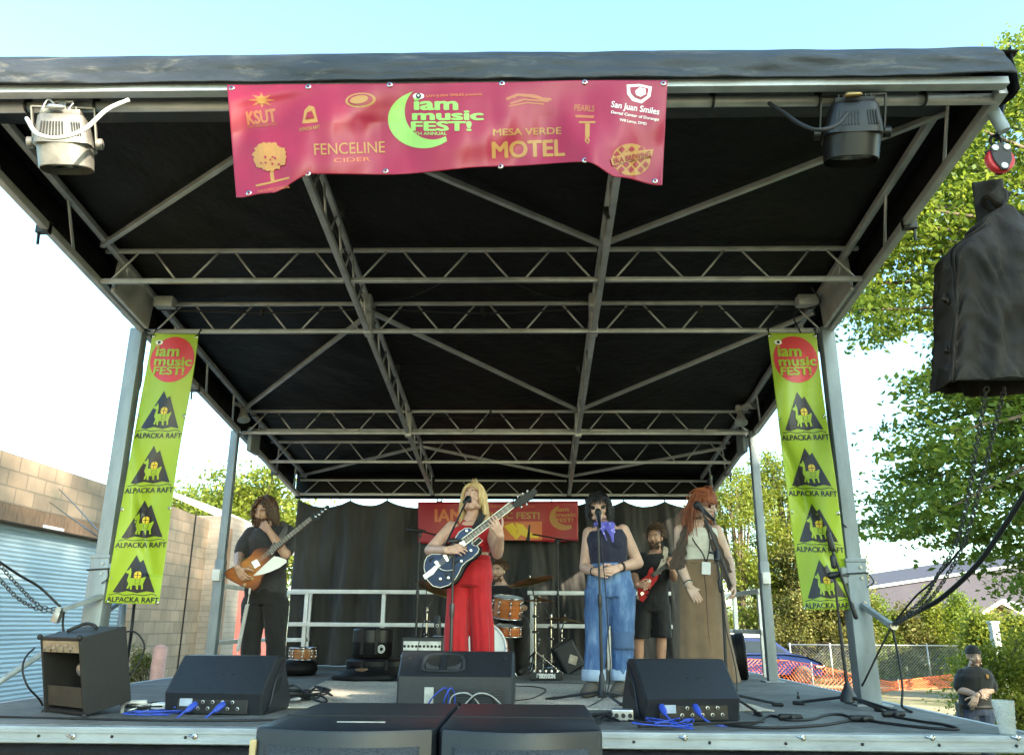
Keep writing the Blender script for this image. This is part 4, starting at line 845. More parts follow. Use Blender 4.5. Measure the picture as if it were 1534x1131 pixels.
# round black drum case standing behind the skirt at the right rear
q = G(1104, 1018); r = thing('drum_case', 'round black case standing on edge behind the long skirt', 'drum case', q); c = q+Vector((0, .05, .235)); ax = Vector((1, -.25, .05)).normalized()
m_ = MB(); m_.lathe([(.215, -.13), (.23, -.12), (.23, .1)], c, ax, 36); m_.build('case_body', M['black'], r, 35); m_ = MB(); m_.lathe([(.238, .03), (.238, .11), (.22, .125), (0, .13)], c, ax, 36); m_.build('case_lid', M['tarp'], r, 35)
m_ = MB(); u = ax.orthogonal().normalized(); w_ = ax.cross(u)
for k in range(9): a = 2*PI*k/9; m_ = MB(); m_.ellipsoid(c+ax*.128+(u*math.cos(a)+w_*math.sin(a))*.2, (.008, .008, .008), None, 8, 6); m_.build('rivet', M['chrome'], r, True)
# ---- microphone stands
def mic(m_, p, d, s=1):
    d = Vector(d).normalized(); m_.lathe([(.0, .1*s), (.018*s, .094*s), (.027*s, .075*s), (.027*s, .055*s), (.02*s, .042*s)], p, d, 16, cap=False)
def micbody(m_, p, d, s=1): m_.lathe([(.024*s, .05*s), (.025*s, .042*s), (.019*s, .035*s), (.012*s, -.1*s), (.011*s, -.12*s)], p, d, 14)
M['mesh'] = mat('mic_mesh', (.035, .035, .037), .45, .6, .5, 90, .6, .002, bscale=400)
def stand(label, base, h, spread, a0, boom, micp, micd, col='black', cat='microphone stand', clip=None, big=1):
    base = Vector(base); r = thing('microphone_stand', label, cat, base, 'microphone stands on the deck'); top = base+Vector((0, 0, h))
    m_ = MB(); m_.tube([base+Vector((0, 0, .06)), base+Vector((0, 0, h*.55))], .0125*big, 10); m_.tube([base+Vector((0, 0, h*.55)), top], .009*big, 10); m_.lathe([(.016, 0), (.019, .02), (.019, .09), (.016, .1)], base+Vector((0, 0, h*.52)), (0, 0, 1), 12); m_.build('pole', M[col], r, 40)
    m_ = MB(); m_.lathe([(.034, 0), (.038, .02), (.026, .08), (.02, .15), (.014, .17)], base+Vector((0, 0, .035)), (0, 0, 1), 14); m_.build('leg_hub', M['plastic'], r, 40)
    for k in range(3):
        a = a0+2*PI*k/3; e = base+Vector((spread*math.cos(a), spread*math.sin(a), .012)); m_ = MB(); m_.tube([base+Vector((.02*math.cos(a), .02*math.sin(a), .075)), lerp(base+Vector((0, 0, .075)), e, .86)], .0095, 8); m_.build('leg', M[col], r, 40)
        m_ = MB(); m_.capsule(lerp(base+Vector((0, 0, .075)), e, .84), .0125, e, .0125, 8); m_.build('rubber_foot', M['rubber'], r, True)
    if boom:
        a, c = Vector(boom[0]), Vector(boom[1]); m_ = MB(); m_.tube([a, c], .0075*big, 8); m_.lathe([(.012, -.02), (.013, 0), (.013, .06), (.01, .07)], a, (c-a), 10); bo = m_.build('boom_arm', M[col], r, 40)
        m_ = MB(); d = (c-a).normalized(); m_.capsule(top-Vector((0, 0, .05)), .017, top+Vector((0, 0, .01)), .019, 10); m_.capsule(top+Vector((-.02, -.01, .0)), .02, top+Vector((.02, .0, .005)), .02, 10); m_.tube([top+Vector((.02, 0, 0)), top+Vector((.06, -.01, .01))], .009, 8); m_.build('boom_clutch', M['plastic'], r, True)
    if micp is not None:
        p = Vector(micp); m_ = MB(); micbody(m_, p, micd); mb_ = m_.build('microphone', M['black'], r, 40); m_ = MB(); mic(m_, p, micd); m_.build('mic_grille', M['mesh'], mb_, True)
    return r
# singer 1: boom
b1 = G(676, 1040); b1.y = 6.12; b1 = Vector((V(676, 950, 6.12).x, 6.12, FLOOR)); top = V(677, 811, 6.12)
stand('black boom microphone stand before the blonde singer', b1, top.z-FLOOR, .33, .9, (V(648, 855, 6.22), V(700, 748, 6.08)), V(699, 749, 6.1), V(707, 744, 6.32)-V(699, 749, 6.1))
b2 = G(903, 1046); top = V(897, 786, b2.y)
b2.y = 6.4; top = V(898, 786, 6.4); b2 = Vector((V(900, 950, 6.4).x, 6.4, FLOOR)); st = stand('straight black microphone stand before the woman in blue jeans', b2, top.z-FLOOR, .42, 2.9, None, V(897, 775, b2.y+.01), Vector((0, .55, .55)))
m_ = MB(); m_.tube(spline([V(899, 800, b2.y+.03), V(906, 870, b2.y+.03), V(912, 960, b2.y+.03), V(914, 1000, b2.y+.03), V(908, 1040, b2.y+.05), G(880, 1062)+Vector((0, 0, .01)), G(875, 1072)+Vector((0, 0, .008))]), .004, 6); m_.build('mic_cable', M['rubber'], st, True)
b3 = Vector((V(1091, 1030, 6.35).x, 6.35, FLOOR)); tt = V(1074, 836, 6.35)
st = thing('microphone_stand', 'boom microphone stand held by the red haired singer', 'microphone stand', b3, 'microphone stands on the deck')
m_ = MB(); m_.tube([b3+Vector((-.01, 0, .06)), V(1083, 900, 6.35)], .0125, 10); m_.tube([V(1083, 900, 6.35), tt], .009, 10); m_.capsule(V(1078, 870, 6.35), .017, V(1080, 885, 6.35), .017, 10); m_.build('pole', M['black'], st, 40)
m_ = MB(); m_.tube([V(1096, 878, 6.5), V(1051, 762, 6.52)], .009, 10); m_.build('boom_arm', M['black'], st, 40)
m_ = MB(); m_.capsule(V(1073, 828, 6.4), .022, V(1074, 838, 6.36), .024, 10); m_.tube([V(1073, 829, 6.4), V(1062, 827, 6.38)], .01, 8); m_.build('boom_clutch', M['plastic'], st, True)
m_ = MB(); p = V(1055, 766, 6.54); d = V(1043, 755, 6.6)-p; micbody(m_, p, d); mb_ = m_.build('microphone', M['black'], st, 40); m_ = MB(); m_.ellipsoid(V(1045, 757, 6.58), (.036, .036, .036)); m_.build('foam_windscreen', M['rubber'], mb_, True)
m_ = MB(); m_.lathe([(.034, 0), (.038, .02), (.026, .08), (.02, .15), (.014, .17)], b3+Vector((-.01, 0, .035)), (0, 0, 1), 14); m_.build('leg_hub', M['plastic'], st, 40)
for q in (G(1172, 1058), G(1140, 1073), b3+Vector((-.36, .1, .01))):
    m_ = MB(); m_.tube([b3+Vector((0, 0, .075)), lerp(b3+Vector((0, 0, .075)), q+Vector((0, 0, .012)), .86)], .0095, 8); m_.build('leg', M['black'], st, 40); m_ = MB(); m_.capsule(lerp(b3+Vector((0, 0, .075)), q, .84), .0125, q+Vector((0, 0, .012)), .0125, 8); m_.build('rubber_foot', M['rubber'], st, True)
m_ = MB(); m_.tube(spline([V(1080, 850, 6.32), V(1086, 930, 6.32), V(1096, 975, 6.3), V(1103, 1010, 6.2), G(1105, 1060)+Vector((0, 0, .01)), G(1108, 1075)+Vector((0, 0, .008))]), .004, 6); m_.build('mic_cable', M['rubber'], st, True)
# empty boom stand at the right
b4 = Vector((V(1272, 1050, 6.2).x, 6.2, FLOOR)); tt = V(1250, 860, b4.y)
st = thing('microphone_stand', 'empty boom stand in front of the right lime banner', 'microphone stand', b4, 'microphone stands on the deck')
m_ = MB(); m_.tube([b4+Vector((0, 0, .06)), V(1257, 930, b4.y)], .0125, 10); m_.tube([V(1257, 930, b4.y), tt], .009, 10); m_.build('pole', M['black'], st, 40)
m_ = MB(); m_.tube([V(1240, 805, b4.y-.03), V(1282, 924, b4.y-.05)], .01, 10); m_.capsule(V(1241, 800, b4.y-.03), .02, V(1247, 822, b4.y-.03), .024, 10); m_.capsule(V(1276, 905, b4.y-.05), .016, V(1282, 924, b4.y-.05), .018, 10); m_.build('boom_arm', M['black'], st, 40)
m_ = MB(); m_.capsule(tt-Vector((.03, 0, .01)), .026, tt+Vector((.03, 0, 0)), .024, 10); m_.tube([tt, tt+Vector((.1, -.01, -.01))], .009, 8); m_.capsule(V(1247, 835, b4.y-.03), .02, V(1249, 848, b4.y-.03), .02, 8); m_.build('boom_clutch', M['plastic'], st, True)
m_ = MB(); m_.lathe([(.03, 0), (.06, .01), (.055, .05), (.03, .1), (.014, .14)], b4+Vector((0, 0, .03)), (0, 0, 1), 16); m_.build('leg_hub', M['plastic'], st, 40)
for q in (G(1190, 1055), G(1343, 1068), b4+Vector((.1, -.3, 0))):
    m_ = MB(); m_.tube([b4+Vector((0, 0, .075)), lerp(b4+Vector((0, 0, .075)), q+Vector((0, 0, .012)), .86)], .0105, 8); m_.build('leg', M['black'], st, 40); m_ = MB(); m_.capsule(lerp(b4+Vector((0, 0, .075)), q, .84), .014, q+Vector((0, 0, .014)), .014, 8); m_.build('rubber_foot', M['rubber'], st, True)
# drum mics
b5 = G(834, 1004); b5 = Vector((V(836, 900, b5.y).x, b5.y, FLOOR)); tt = V(836, 810, b5.y)
stand('tall black boom stand reaching over the drum kit', b5, tt.z-FLOOR, .35, .4, (V(866, 812, b5.y), V(797, 800, b5.y-.05)), V(792, 800, b5.y-.05), (-.1, 0, -1), big=1.3)
b6 = Vector((V(625, 900, 8.9).x, 8.9, FLOOR)); tt = V(629, 796, 8.9)
stand('thin black boom stand left of the blonde singer', b6, tt.z-FLOOR, .32, 1.1, (V(660, 803, 8.95), V(628, 795, 8.9)), V(622, 794, 8.88), (-1, -.1, .1))
# ---- stage lights
def flood(label, c, s, mt, yaw, bare):
    c = Vector(c); r = thing('stage_light', label, 'stage light', c); R = rotz(rad(yaw)) @ Matrix.Rotation(rad(16), 3, 'X') @ Matrix.Rotation(rad(6 if not bare else -8), 3, 'Y'); P = local(c, R)
    def ring(w_, d_, z, n=36, pw=.35): return [P(math.copysign(abs(math.cos(2*PI*k/n))**pw, math.cos(2*PI*k/n))*w_, math.copysign(abs(math.sin(2*PI*k/n))**pw, math.sin(2*PI*k/n))*d_, z) for k in range(n)]
    def oval(w_, d_, z, n=36): return ring(w_, d_, z, n, .75)
    m_ = MB(); m_.loft([oval(.165*s, .15*s, -.2*s), oval(.17*s, .155*s, -.195*s), oval(.178*s, .16*s, -.04*s), oval(.17*s, .15*s, -.04*s), oval(.155*s, .14*s, -.19*s)], cap=False); m_.build('barrel', mt, r, 35)
    m_ = MB(); m_.loft([oval(.155*s, .14*s, -.15*s), oval(.02, .02, -.15*s)]); m_.build('lens', M['lens'], r, True)
    m_ = MB(); m_.loft([ring(.185*s, .165*s, -.045*s), ring(.18*s, .16*s, .0), ring(.15*s, .13*s, .15*s), ring(.14*s, .12*s, .165*s), ring(.04*s, .04*s, .17*s)]); hs = m_.build('housing', mt, r, 30)
    for g0, g1 in ((-.13, .03), (.075, .145)):
        n = 8 if g0 < 0 else 4
        for k in range(n):
            x = lerp(g0, g1, (k+.5)/n)*s; m_ = MB(); a, c_ = P(x, -.162*s, .0), P(x*.9, -.144*s, .1*s); m_.bar(a, c_, .009*s, .006, R@Vector((0, -1, 0))); m_.build('vent_slot', M['rubber'], hs)
    m_ = MB(); m_.box(P(0, 0, .185*s), (.25*s, .2*s, .03), R, .008); m_.build('top_plate', M['rubber'] if not bare else mt, hs)
    for k in range(7):
        m_ = MB(); m_.box(P((-.1+.033*k)*s, 0, .205*s), (.005, .18*s, .03), R); m_.build('cooling_fin', mt if bare else M['black'], hs)
    m_ = MB()
    for s_ in (-1, 1): m_.bar(P(s_*.2*s, 0, -.02*s), P(s_*.2*s, 0, .24*s), .03, .008, R@Vector((1, 0, 0))); m_.lathe([(.03, 0), (.03, .03), (.018, .035)], P(s_*.2*s, 0, -.01*s), R@Vector((s_, 0, 0)), 14)
    m_.bar(P(-.2*s, 0, .24*s), P(.2*s, 0, .24*s), .03, .008, R@Vector((0, 0, 1))); m_.build('yoke', mt, r, 35)
    m_ = MB(); q = P(0, 0, .24*s); m_.box(q+Vector((0, 0, .02)), (.05, .045, .06), None, .008); m_.lathe([(.012, -.05), (.012, .06)], q+Vector((0, -.01, .03)), (1, 0, 0), 10); m_.build('hook_clamp', M['steel'], r)
    m_ = MB(); m_.capsule(P(-.05*s, -.14*s, .2*s), .018, P(.02*s, -.14*s, .2*s), .014, 10); m_.build('plug', M['brass'] if not bare else M['steel'], r, True)
    return r, P
M['lens'] = mat('fresnel_lens', (.3, .32, .3), .1, 0, .2, 10)
M['barelight'] = mat('scuffed_silver_can', (.2, .19, .175), .42, .4, .35, 10, .3, .003, rvar=.15); M['blacklight'] = mat('black_stage_light', (.01, .0095, .01), .4, .2, .35, 10, .2, .002)
r, P = flood('scuffed silver stage light hung at the left front of the roof', V(98, 213, YF+.1), .77, M['barelight'], 18, True)
m_ = MB(); m_.tube(spline([V(40, 178, YF-.05), V(55, 200, YF-.15), V(85, 207, YF-.18), V(125, 195, YF-.15), V(160, 165, YF-.1), V(193, 150, YF-.05)]), .011, 8); m_.build('power_lead', M['wire_white'], r, True)
m_ = MB(); m_.tube(spline([V(60, 170, YF), V(72, 150, YF), V(85, 160, YF), V(98, 168, YF), V(110, 155, YF)]), .006, 6); m_.build('tie_wire', M['steel'], r, True)
r, P = flood('black stage light hung at the right front of the roof', V(1276, 198, YF+.1), .8, M['blacklight'], -14, False)
m_ = MB(); m_.tube(spline([V(1152, 155, YF+.06), V(1172, 168, YF+.0), V(1198, 186, YF-.1), V(1225, 195, YF-.15), V(1252, 188, YF-.12), V(1270, 170, YF-.08)]), .011, 8); m_.build('power_lead', M['rubber'], r, True)
def lamp(label, p, d, n=2, s=1):
    p = Vector(p); r = thing('flood_lamp', label, 'lamp', p, 'small flood lamps at the rear posts')
    m_ = MB(); m_.box(p, (.09*s, .07*s, .08*s), None, .02); m_.build('junction_box', M['lampgrey'], r)
    for i in range(n):
        d_ = Vector(d[i]).normalized(); m_ = MB(); q = p+d_*.03; m_.lathe([(.03*s, 0), (.033*s, .06*s), (.045*s, .1*s), (.068*s, .17*s), (.07*s, .18*s)], q, d_, 18); h = m_.build('lamp_head', M['lampgrey'], r, 35)
        m_ = MB(); m_.lathe([(0, .183*s), (.064*s, .182*s)], q, d_, 18, cap=False); m_.build('lens', M['lens'], h)
M['lampgrey'] = mat('grey_lamp_casting', (.42, .42, .4), .5, .2, .15, 8)
lamp('pair of small grey flood lamps at the left rear post', V(364, 606, T3-.1), ((.25, -.3, -1), (-1, -.3, .1)))
lamp('pair of small grey flood lamps at the right rear post', V(1108, 612, T3-.1), ((.6, -.9, .1), (-.1, -.5, -1)))
# ---- hoist, covered speaker, chains
yh = 3.9
hb = V(1497, 238, yh); r = thing('hoist_block', 'red and black hook block hanging at the right front roof corner', 'hoist', V(1497, 150, yh))
plate = [(-.058, .06), (.0, .085), (.058, .06), (.05, -.02), (.018, -.085), (-.018, -.085), (-.05, -.02)]
for yy in (-.03, .022):
    m_ = MB(); m_.prism([hb+Vector((x, yy, z)) for x, z in plate], (0, .008, 0), .004); m_.build('side_plate', M['pblack'], r)
m_ = MB(); m_.lathe([(.07, -.02), (.075, -.012), (.06, 0), (.075, .012), (.07, .02)], hb+Vector((0, 0, -.01)), (0, 1, 0), 28); m_.build('sheave', M['pred'], r, 35)
for x, z in ((-.032, .048), (.032, .052), (0, -.062)):
    m_ = MB(); m_.lathe([(.018, 0), (.018, .006), (.007, .009)], hb+Vector((x, -.03, z)), (0, -1, 0), 16); m_.build('bolt', M['white'], r, 35)
m_ = MB(); t_ = V(1510, 160, yh); m_.bar(t_+Vector((0, 0, .1)), hb+Vector((.01, 0, .12)), .045, .01); m_.tube([hb+Vector((.03*math.cos(a), 0, .11+.035*math.sin(a))) for a in np.linspace(0, 2*PI, 17)], .008, 8); m_.build('sling', M['rubber'], r)
m_ = MB(); m_.lathe([(.03, 0), (.034, .01), (.034, .13), (.028, .15)], V(1486, 165, yh-.05), (.25, -.1, -1), 16); m_.build('motor_tube', M['galv'], r, 35)
CP = [(275, 1530), (290, 1522), (330, 1478), (378, 1432), (420, 1436), (460, 1437), (520, 1433), (570, 1430), (585, 1430)]
def ridge(x, y, s): return 1-2*abs(mnoise.noise(Vector((x, y, s))))
def cloth(u, v):
    "cover hanging from its apex over the cabinet, crinkled downwards; u goes round, v down"
    py = lerp(281, 572, v); wl = interp([(a, c) for a, c in CP], py); p = V(wl, py, yh); hw = xc-p.x; a = 2*PI*u
    e = .3+.25*min(1, v*3); x = math.copysign(abs(math.cos(a))**e, math.cos(a)); y = math.copysign(abs(math.sin(a))**.5, math.sin(a))
    sx, sy = hw*x, .2*y; w_ = sx*1.0+sy*1.7; t = p.z+.28*w_*(1-v)
    fold = .036*ridge(w_*5+t*.9, t*1.1, 2)+.036*ridge(w_*11-t*1.8, t*2.4, 7)+.018*ridge(w_*22+t*5, t*6, 4)+.02*mnoise.noise(Vector((w_*3, t*4, 9)))
    dep = lerp(.03, .1, min(1, v*3)); k = min(1, .35+v*1.6)
    return Vector((xc+sx+fold*.35*x*k, yh+.1+dep*y-fold*k*(1 if y < 0 else -1), p.z+.04*(1-abs(x))*(1 if v < .3 else 0)+.01*mnoise.noise(Vector((a*2, v*3, 5)))))
xc = V(1534, 420, yh).x; xw = xc-V(1440, 420, yh).x; zt = V(1490, 283, yh).z; zbm = V(1470, 578, yh).z
M['cover'] = mat('faded_black_cover', (.02, .0148, .0115), .72, 0, .7, 5, .5, .02, (1, 1, .5), spec=.3)
m_ = MB(); m_.grid(cloth, 200, 130); sp = thing('covered_speaker', 'loudspeaker wrapped in a creased black cover hanging at the right', 'speaker', (xc, yh+.1, zbm)); m_.build('cloth_cover', M['cover'], sp, True, solid=.006)
m_ = MB(); m_.box((xc, yh+.1, lerp(zt, zbm, .655)), (xw*1.7, .13, (zt-zbm)*.56), None, .02); m_.build('cabinet', M['plastic'], sp)
m_ = MB(); m_.grid(lambda u, v: V(1456+46*u+8*v, 274+70*v-6*u, yh+.16+.02*math.sin(u*5+v*3)), 14, 12); m_.build('cover_flap', M['cover'], sp, True, solid=.005)
for px, py, k in ((1416, 448, 1.0), (1418, 525, .7)):
    m_ = MB(); m_.grid(lambda u, v: V(px+6-16*k*u*(1-abs(v-.5)), py-9*k+18*k*v+5*u*math.sin(v*5), yh+.05+.03*math.sin(u*4+v*6)), 8, 8); m_.build('cover_tab', M['cover'], sp, True, solid=.005)
def chain(label, pts, lk=.042, group='slack chains on the outrigger arms', r_=.0036):
    S = spline(pts, 24); L = [0]
    for a, c in zip(S, S[1:]): L.append(L[-1]+(c-a).length)
    m_ = MB(); n = int(L[-1]/(lk*.74)); j = 0
    for i in range(n):
        t = L[-1]*(i+.5)/n
        while L[j+1] < t: j += 1
        p = lerp(S[j], S[j+1], (t-L[j])/(L[j+1]-L[j])); d = (S[j+1]-S[j]).normalized(); u = d.orthogonal().normalized()
        if abs(d.z) < .95: u = d.cross(Vector((0, 0, 1))).normalized()
        if i % 2: u = d.cross(u)
        m_.tube([p+d*lk*.5*math.cos(a)+u*lk*.3*math.sin(a) for a in np.linspace(0, 2*PI, 11)], r_, 5, cap=False)
    o = m_.build('chain', M['steel_dark'], None, True, pts[0]); return tag(o, label, 'chain', group)
M['steel_dark'] = mat('dark_chain_steel', (.1, .1, .1), .45, .8, .3, 30)
# left outrigger arm, chains, rope
ya = T2-.1; pe = V(92, 913, ya-.25)
arm = thing('outrigger_arm', 'galvanised outrigger arm on the left front post above the guitar amplifier', 'bracket', V(150, 893, T2), 'outrigger arms on the front posts')
m_ = MB(); m_.bar(V(152, 893, T2-.08), pe, .05, .035, bev=.004); m_.build('arm', M['galv'], arm); m_ = MB(); m_.box(V(86, 922, ya-.25), (.05, .05, .1), Matrix.Rotation(.2, 3, 'Y'), .008); m_.lathe([(.02, 0), (.02, .05)], pe+Vector((0, -.04, 0)), (0, 1, 0), 12); m_.build('shackle', M['steel'], arm, 35)
chain('upper slack chain running off left from the outrigger arm', [pe, V(60, 907, 6.0), V(30, 880, 5.8), V(0, 846, 5.6), V(-60, 770, 5.2)])
chain('lower slack chain running off left from the outrigger arm', [pe+Vector((0, 0, -.02)), V(60, 913, 6.0), V(30, 898, 5.8), V(0, 868, 5.6), V(-60, 800, 5.2)])
def cord(name, label, pts, r_, mt, cat, group=None, seg=7, n=8):
    m_ = MB(); m_.tube(spline(pts, n), r_, seg); o = m_.build(name, mt, None, True, pts[0]); return tag(o, label, cat, group)
cord('rope', 'black rope running off left above the chains', [pe+Vector((0, 0, .01)), V(60, 880, 6.0), V(30, 862, 5.8), V(0, 842, 5.6), V(-60, 800, 5.2)], .009, M['rubber'], 'rope')
cord('rope', 'black rope hanging from the left outrigger arm in a knot', [pe+Vector((.02, 0, 0)), V(94, 935, 6.1), V(96, 955, 6.08), V(88, 962, 6.05), V(82, 952, 6.0), V(92, 947, 6.02), V(97, 958, 6.05)], .008, M['rubber'], 'rope')
m_ = MB(); a, c = V(180, 902, 7.2), V(-30, 1040, 5.6); m_.tube([a, c], .022, 12); tag(m_.build('brace_pipe', M['galv'], None, True, c), 'slanting galvanised brace pipe beside the left front post', 'pipe')
m_ = MB(); m_.tube([V(184, 905, 7.0), Vector((V(180, 985, 7.0).x, 7.0, FLOOR-.1))], .028, 12); m_.build('x', M['galv'], None, True, (0, 0, 0)) if False else tag(m_.build('brace_pipe', M['galv'], None, True, (-3.5, 7, FLOOR)), 'short upright pipe behind the lower end of the left lime banner', 'pipe')
cord('guy_wire', 'thin upper guy wire from the left post to the building', [V(173, 825, T2), V(120, 765, 8.5), X(88, 732, -6.47)], .006, M['steel_dark'], 'wire', 'guy wires at the left post', n=2)
cord('guy_wire', 'thin lower guy wire from the left post to the building', [V(150, 806, T2), V(110, 778, 8.5), X(74, 752, -6.47)], .006, M['steel_dark'], 'wire', 'guy wires at the left post', n=2)
cord('rope', 'black rope slanting down behind the left lime banner to the deck', [V(201, 905, 6.6), V(195, 960, 6.6), G(186, 1020)+Vector((0, 0, .01))], .012, M['rubber'], 'rope')
# right outrigger
pr = V(1336, 937, T2-.3)
arm = thing('outrigger_arm', 'galvanised outrigger arm on the right front post', 'bracket', V(1292, 906, T2), 'outrigger arms on the front posts')
m_ = MB(); m_.bar(V(1292, 906, T2-.08), pr, .05, .035, bev=.004); m_.build('arm', M['galv'], arm); m_ = MB(); m_.lathe([(.03, 0), (.03, .05)], pr+Vector((0, -.04, 0)), (0, 1, 0), 12); m_.build('shackle', M['steel'], arm, 35)
chain('chain rising right from the right outrigger arm to the covered speaker', [pr, V(1380, 900, 5.7), V(1402, 866, 5.3), V(1440, 790, 4.8), V(1478, 580, 4.0)])
chain('second chain rising from the right outrigger arm beside the thick cable', [pr+Vector((0, -.03, 0)), V(1380, 910, 5.6), V(1416, 866, 5.2), V(1452, 790, 4.8), V(1505, 580, 4.0)])
cord('rope', 'thick black cable sweeping up right from the outrigger arm', [pr, V(1370, 918, 5.9), V(1410, 896, 5.5), V(1460, 850, 5.1), V(1500, 795, 4.8), V(1560, 700, 4.4)], .016, M['rubber'], 'cable')
cord('rope', 'thin rope rising steeply from the right outrigger arm', [pr, V(1370, 895, 5.8), V(1400, 868, 5.5), V(1450, 810, 5.0)], .007, M['rubber'], 'rope')
cord('rope', 'black rope tied down from the right outrigger arm to the post foot', [pr, V(1312, 985, 6.2), V(1290, 1030, 6.4), G(1283, 1040)+Vector((0, 0, .01))], .007, M['rubber'], 'rope')
cord('rope', 'black rope hanging from the right outrigger arm to the deck edge', [pr, V(1346, 985, 6.05), V(1352, 1030, 6.0), V(1351, 1056, 5.95), G(1358, 1064)+Vector((0, 0, .01)), G(1366, 1068)+Vector((0, 0, .01))], .008, M['rubber'], 'rope')
# ---- cables on the deck
def heap(label, cx, cy, w_, h, n, r_, mt, seed, cat='cable', zl=.03):
    rn = random.Random(seed); c = G(cx, cy); pts = []
    for i in range(n):
        px = cx+w_*(rn.random()-.5)*1.0; py = cy+h*(rn.random()-.5); p = G(px, py); p.z += r_+.009+rn.random()*zl; pts.append(p)
    return cord('cable', label, pts, r_, mt, cat, 'loose cables on the deck', 6, 7)
heap('tangle of blue cable between the amplifier and the left monitor', 235, 1072, 110, 10, 14, .0042, M['wire_blue'], 1)
heap('tangle of black cable between the amplifier and the left monitor', 222, 1062, 90, 16, 16, .005, M['rubber'], 2)
heap('pale cable coiled beside the left monitor', 220, 1064, 80, 14, 9, .0045, M['wire_white'], 5)
heap('heap of black cable right of the left monitor', 455, 1050, 90, 14, 26, .0065, M['rubber'], 3, zl=.08)
heap('pale cable in the heap right of the left monitor', 430, 1053, 40, 14, 7, .007, M['wire_white'], 4, zl=.04)
heap('blue cable coiled in front of the right monitor', 1000, 1090, 130, 12, 16, .0045, M['wire_blue'], 6)
heap('black cables lying left of the right monitor', 905, 1082, 80, 16, 18, .0055, M['rubber'], 7)
heap('black cable along the stage edge at the right', 1030, 1092, 230, 5, 8, .005, M['rubber'], 8)
def flat(pts, z=.008): return [G(x, y)+Vector((0, 0, z)) for x, y in pts]
cord('cable', 'long black cable along the front edge of the deck at the left', flat([(0, 1075), (80, 1077), (160, 1079), (260, 1081), (400, 1080), (470, 1075)]), .006, M['rubber'], 'cable', 'loose cables on the deck')
cord('cable', 'black cable running across the deck to the right front corner', flat([(1085, 1087), (1150, 1092), (1230, 1088), (1285, 1080), (1330, 1085), (1390, 1092), (1436, 1094), (1415, 1087), (1380, 1082), (1340, 1075)]), .008, M['rubber'], 'cable', 'loose cables on the deck')
cord('cable', 'black cable with plugs on the deck before the empty boom stand', flat([(1100, 1088), (1130, 1085), (1150, 1074), (1165, 1075), (1180, 1080), (1215, 1079), (1240, 1072), (1262, 1072), (1280, 1078)]), .008, M['rubber'], 'cable', 'loose cables on the deck')
cord('cable', 'thin black cable looped on the beige rug', flat([(770, 1030), (800, 1031), (818, 1036), (800, 1048), (770, 1053)], .016), .0045, M['rubber'], 'cable', 'loose cables on the deck')
cord('cable', 'black cable loop standing beside the guitar amplifier', [V(174, 956, 5.6), V(190, 946, 5.6), V(205, 948, 5.6), V(216, 965, 5.6), V(212, 985, 5.55), V(200, 1005, 5.5), V(190, 1013, 5.5)], .006, M['rubber'], 'cable', 'loose cables on the deck')
cord('cable', 'black cable looping out of the amplifier chassis', [V(52, 970, 5.4), V(38, 985, 5.25), V(34, 1005, 5.2), V(42, 1028, 5.2), V(58, 1046, 5.3), V(64, 1056, 5.42)], .006, M['rubber'], 'cable', 'loose cables on the deck')
for i, (lab, mt, pts) in enumerate((('blue cable plugged into the large monitor', 'wire_blue', [(640, 1056), (652, 1040), (668, 1030), (672, 1050), (664, 1070)]), ('grey cable looping out of the large monitor', 'lampgrey', [(672, 1062), (678, 1042), (700, 1038), (716, 1052), (722, 1066)]), ('second grey cable looping out of the large monitor', 'lampgrey', [(690, 1062), (712, 1040), (732, 1040), (748, 1052), (756, 1066)]), ('black cable looping behind the right subwoofer', 'rubber', [(700, 1064), (708, 1046), (730, 1042), (742, 1054), (748, 1066)]), ('blue cable beside the amplifier plate of the large monitor', 'wire_blue', [(664, 1066), (666, 1046), (676, 1030), (682, 1046), (676, 1070)]))):
    cord('cable', lab, [V(x, y, 5.78-.06*math.sin(k*1.2)) for k, (x, y) in enumerate(pts)], .005, M[mt], 'cable', 'cables at the large floor monitor')
for lab, x, y in (('blue power plug in the left monitor', 288, 1058), ('second blue power plug in the left monitor', 330, 1058)):
    p = V(x, y, 5.26); m_ = MB(); m_.lathe([(.018, -.03), (.02, 0), (.018, .03), (.008, .06)], p, (-.3, -.8, -.4), 12); m_.tube(spline([p+Vector((-.02, -.05, -.02)), p+Vector((-.06, -.08, -.06)), p+Vector((-.12, -.06, -.075))]), .006, 6); tag(m_.build('cable_plug', M['wire_blue'], None, 35, p), lab, 'plug', 'blue power plugs in the monitors')
for lab, x, y in (('blue power plug at the left of the right monitor', 993, 1062), ('blue power plug in the middle of the right monitor', 1044, 1062)):
    p = V(x, y, 5.1); m_ = MB(); m_.lathe([(.018, -.03), (.02, 0), (.018, .03), (.008, .06)], p, (.1, -.8, -.4), 12); m_.tube(spline([p+Vector((.0, -.05, -.02)), p+Vector((.05, -.1, -.06)), p+Vector((.15, -.1, -.085))]), .006, 6); tag(m_.build('cable_plug', M['wire_blue'], None, 35, p), lab, 'plug', 'blue power plugs in the monitors')
p = G(206, 1062); m_ = MB(); m_.box(p+Vector((0, 0, .03)), (.11, .08, .05), rotz(.4), .01); tag(m_.build('power_strip', M['white'], None, False, p), 'white power adapter among the cables by the amplifier', 'adapter')
p = G(245, 1066); m_ = MB(); m_.box(p+Vector((0, 0, .03)), (.13, .09, .05), rotz(-.2), .01); tag(m_.build('power_strip', M['white'], None, False, p), 'white box beside the lower corner of the left monitor', 'adapter')
p = G(934, 1081); r = thing('stomp_box', 'small grey stage box on the deck left of the right monitor', 'box', p); m_ = MB(); m_.box(p+Vector((0, .05, .035)), (.13, .09, .065), rotz(-.1), .008); m_.build('box_body', M['steel'], r); m_ = MB()
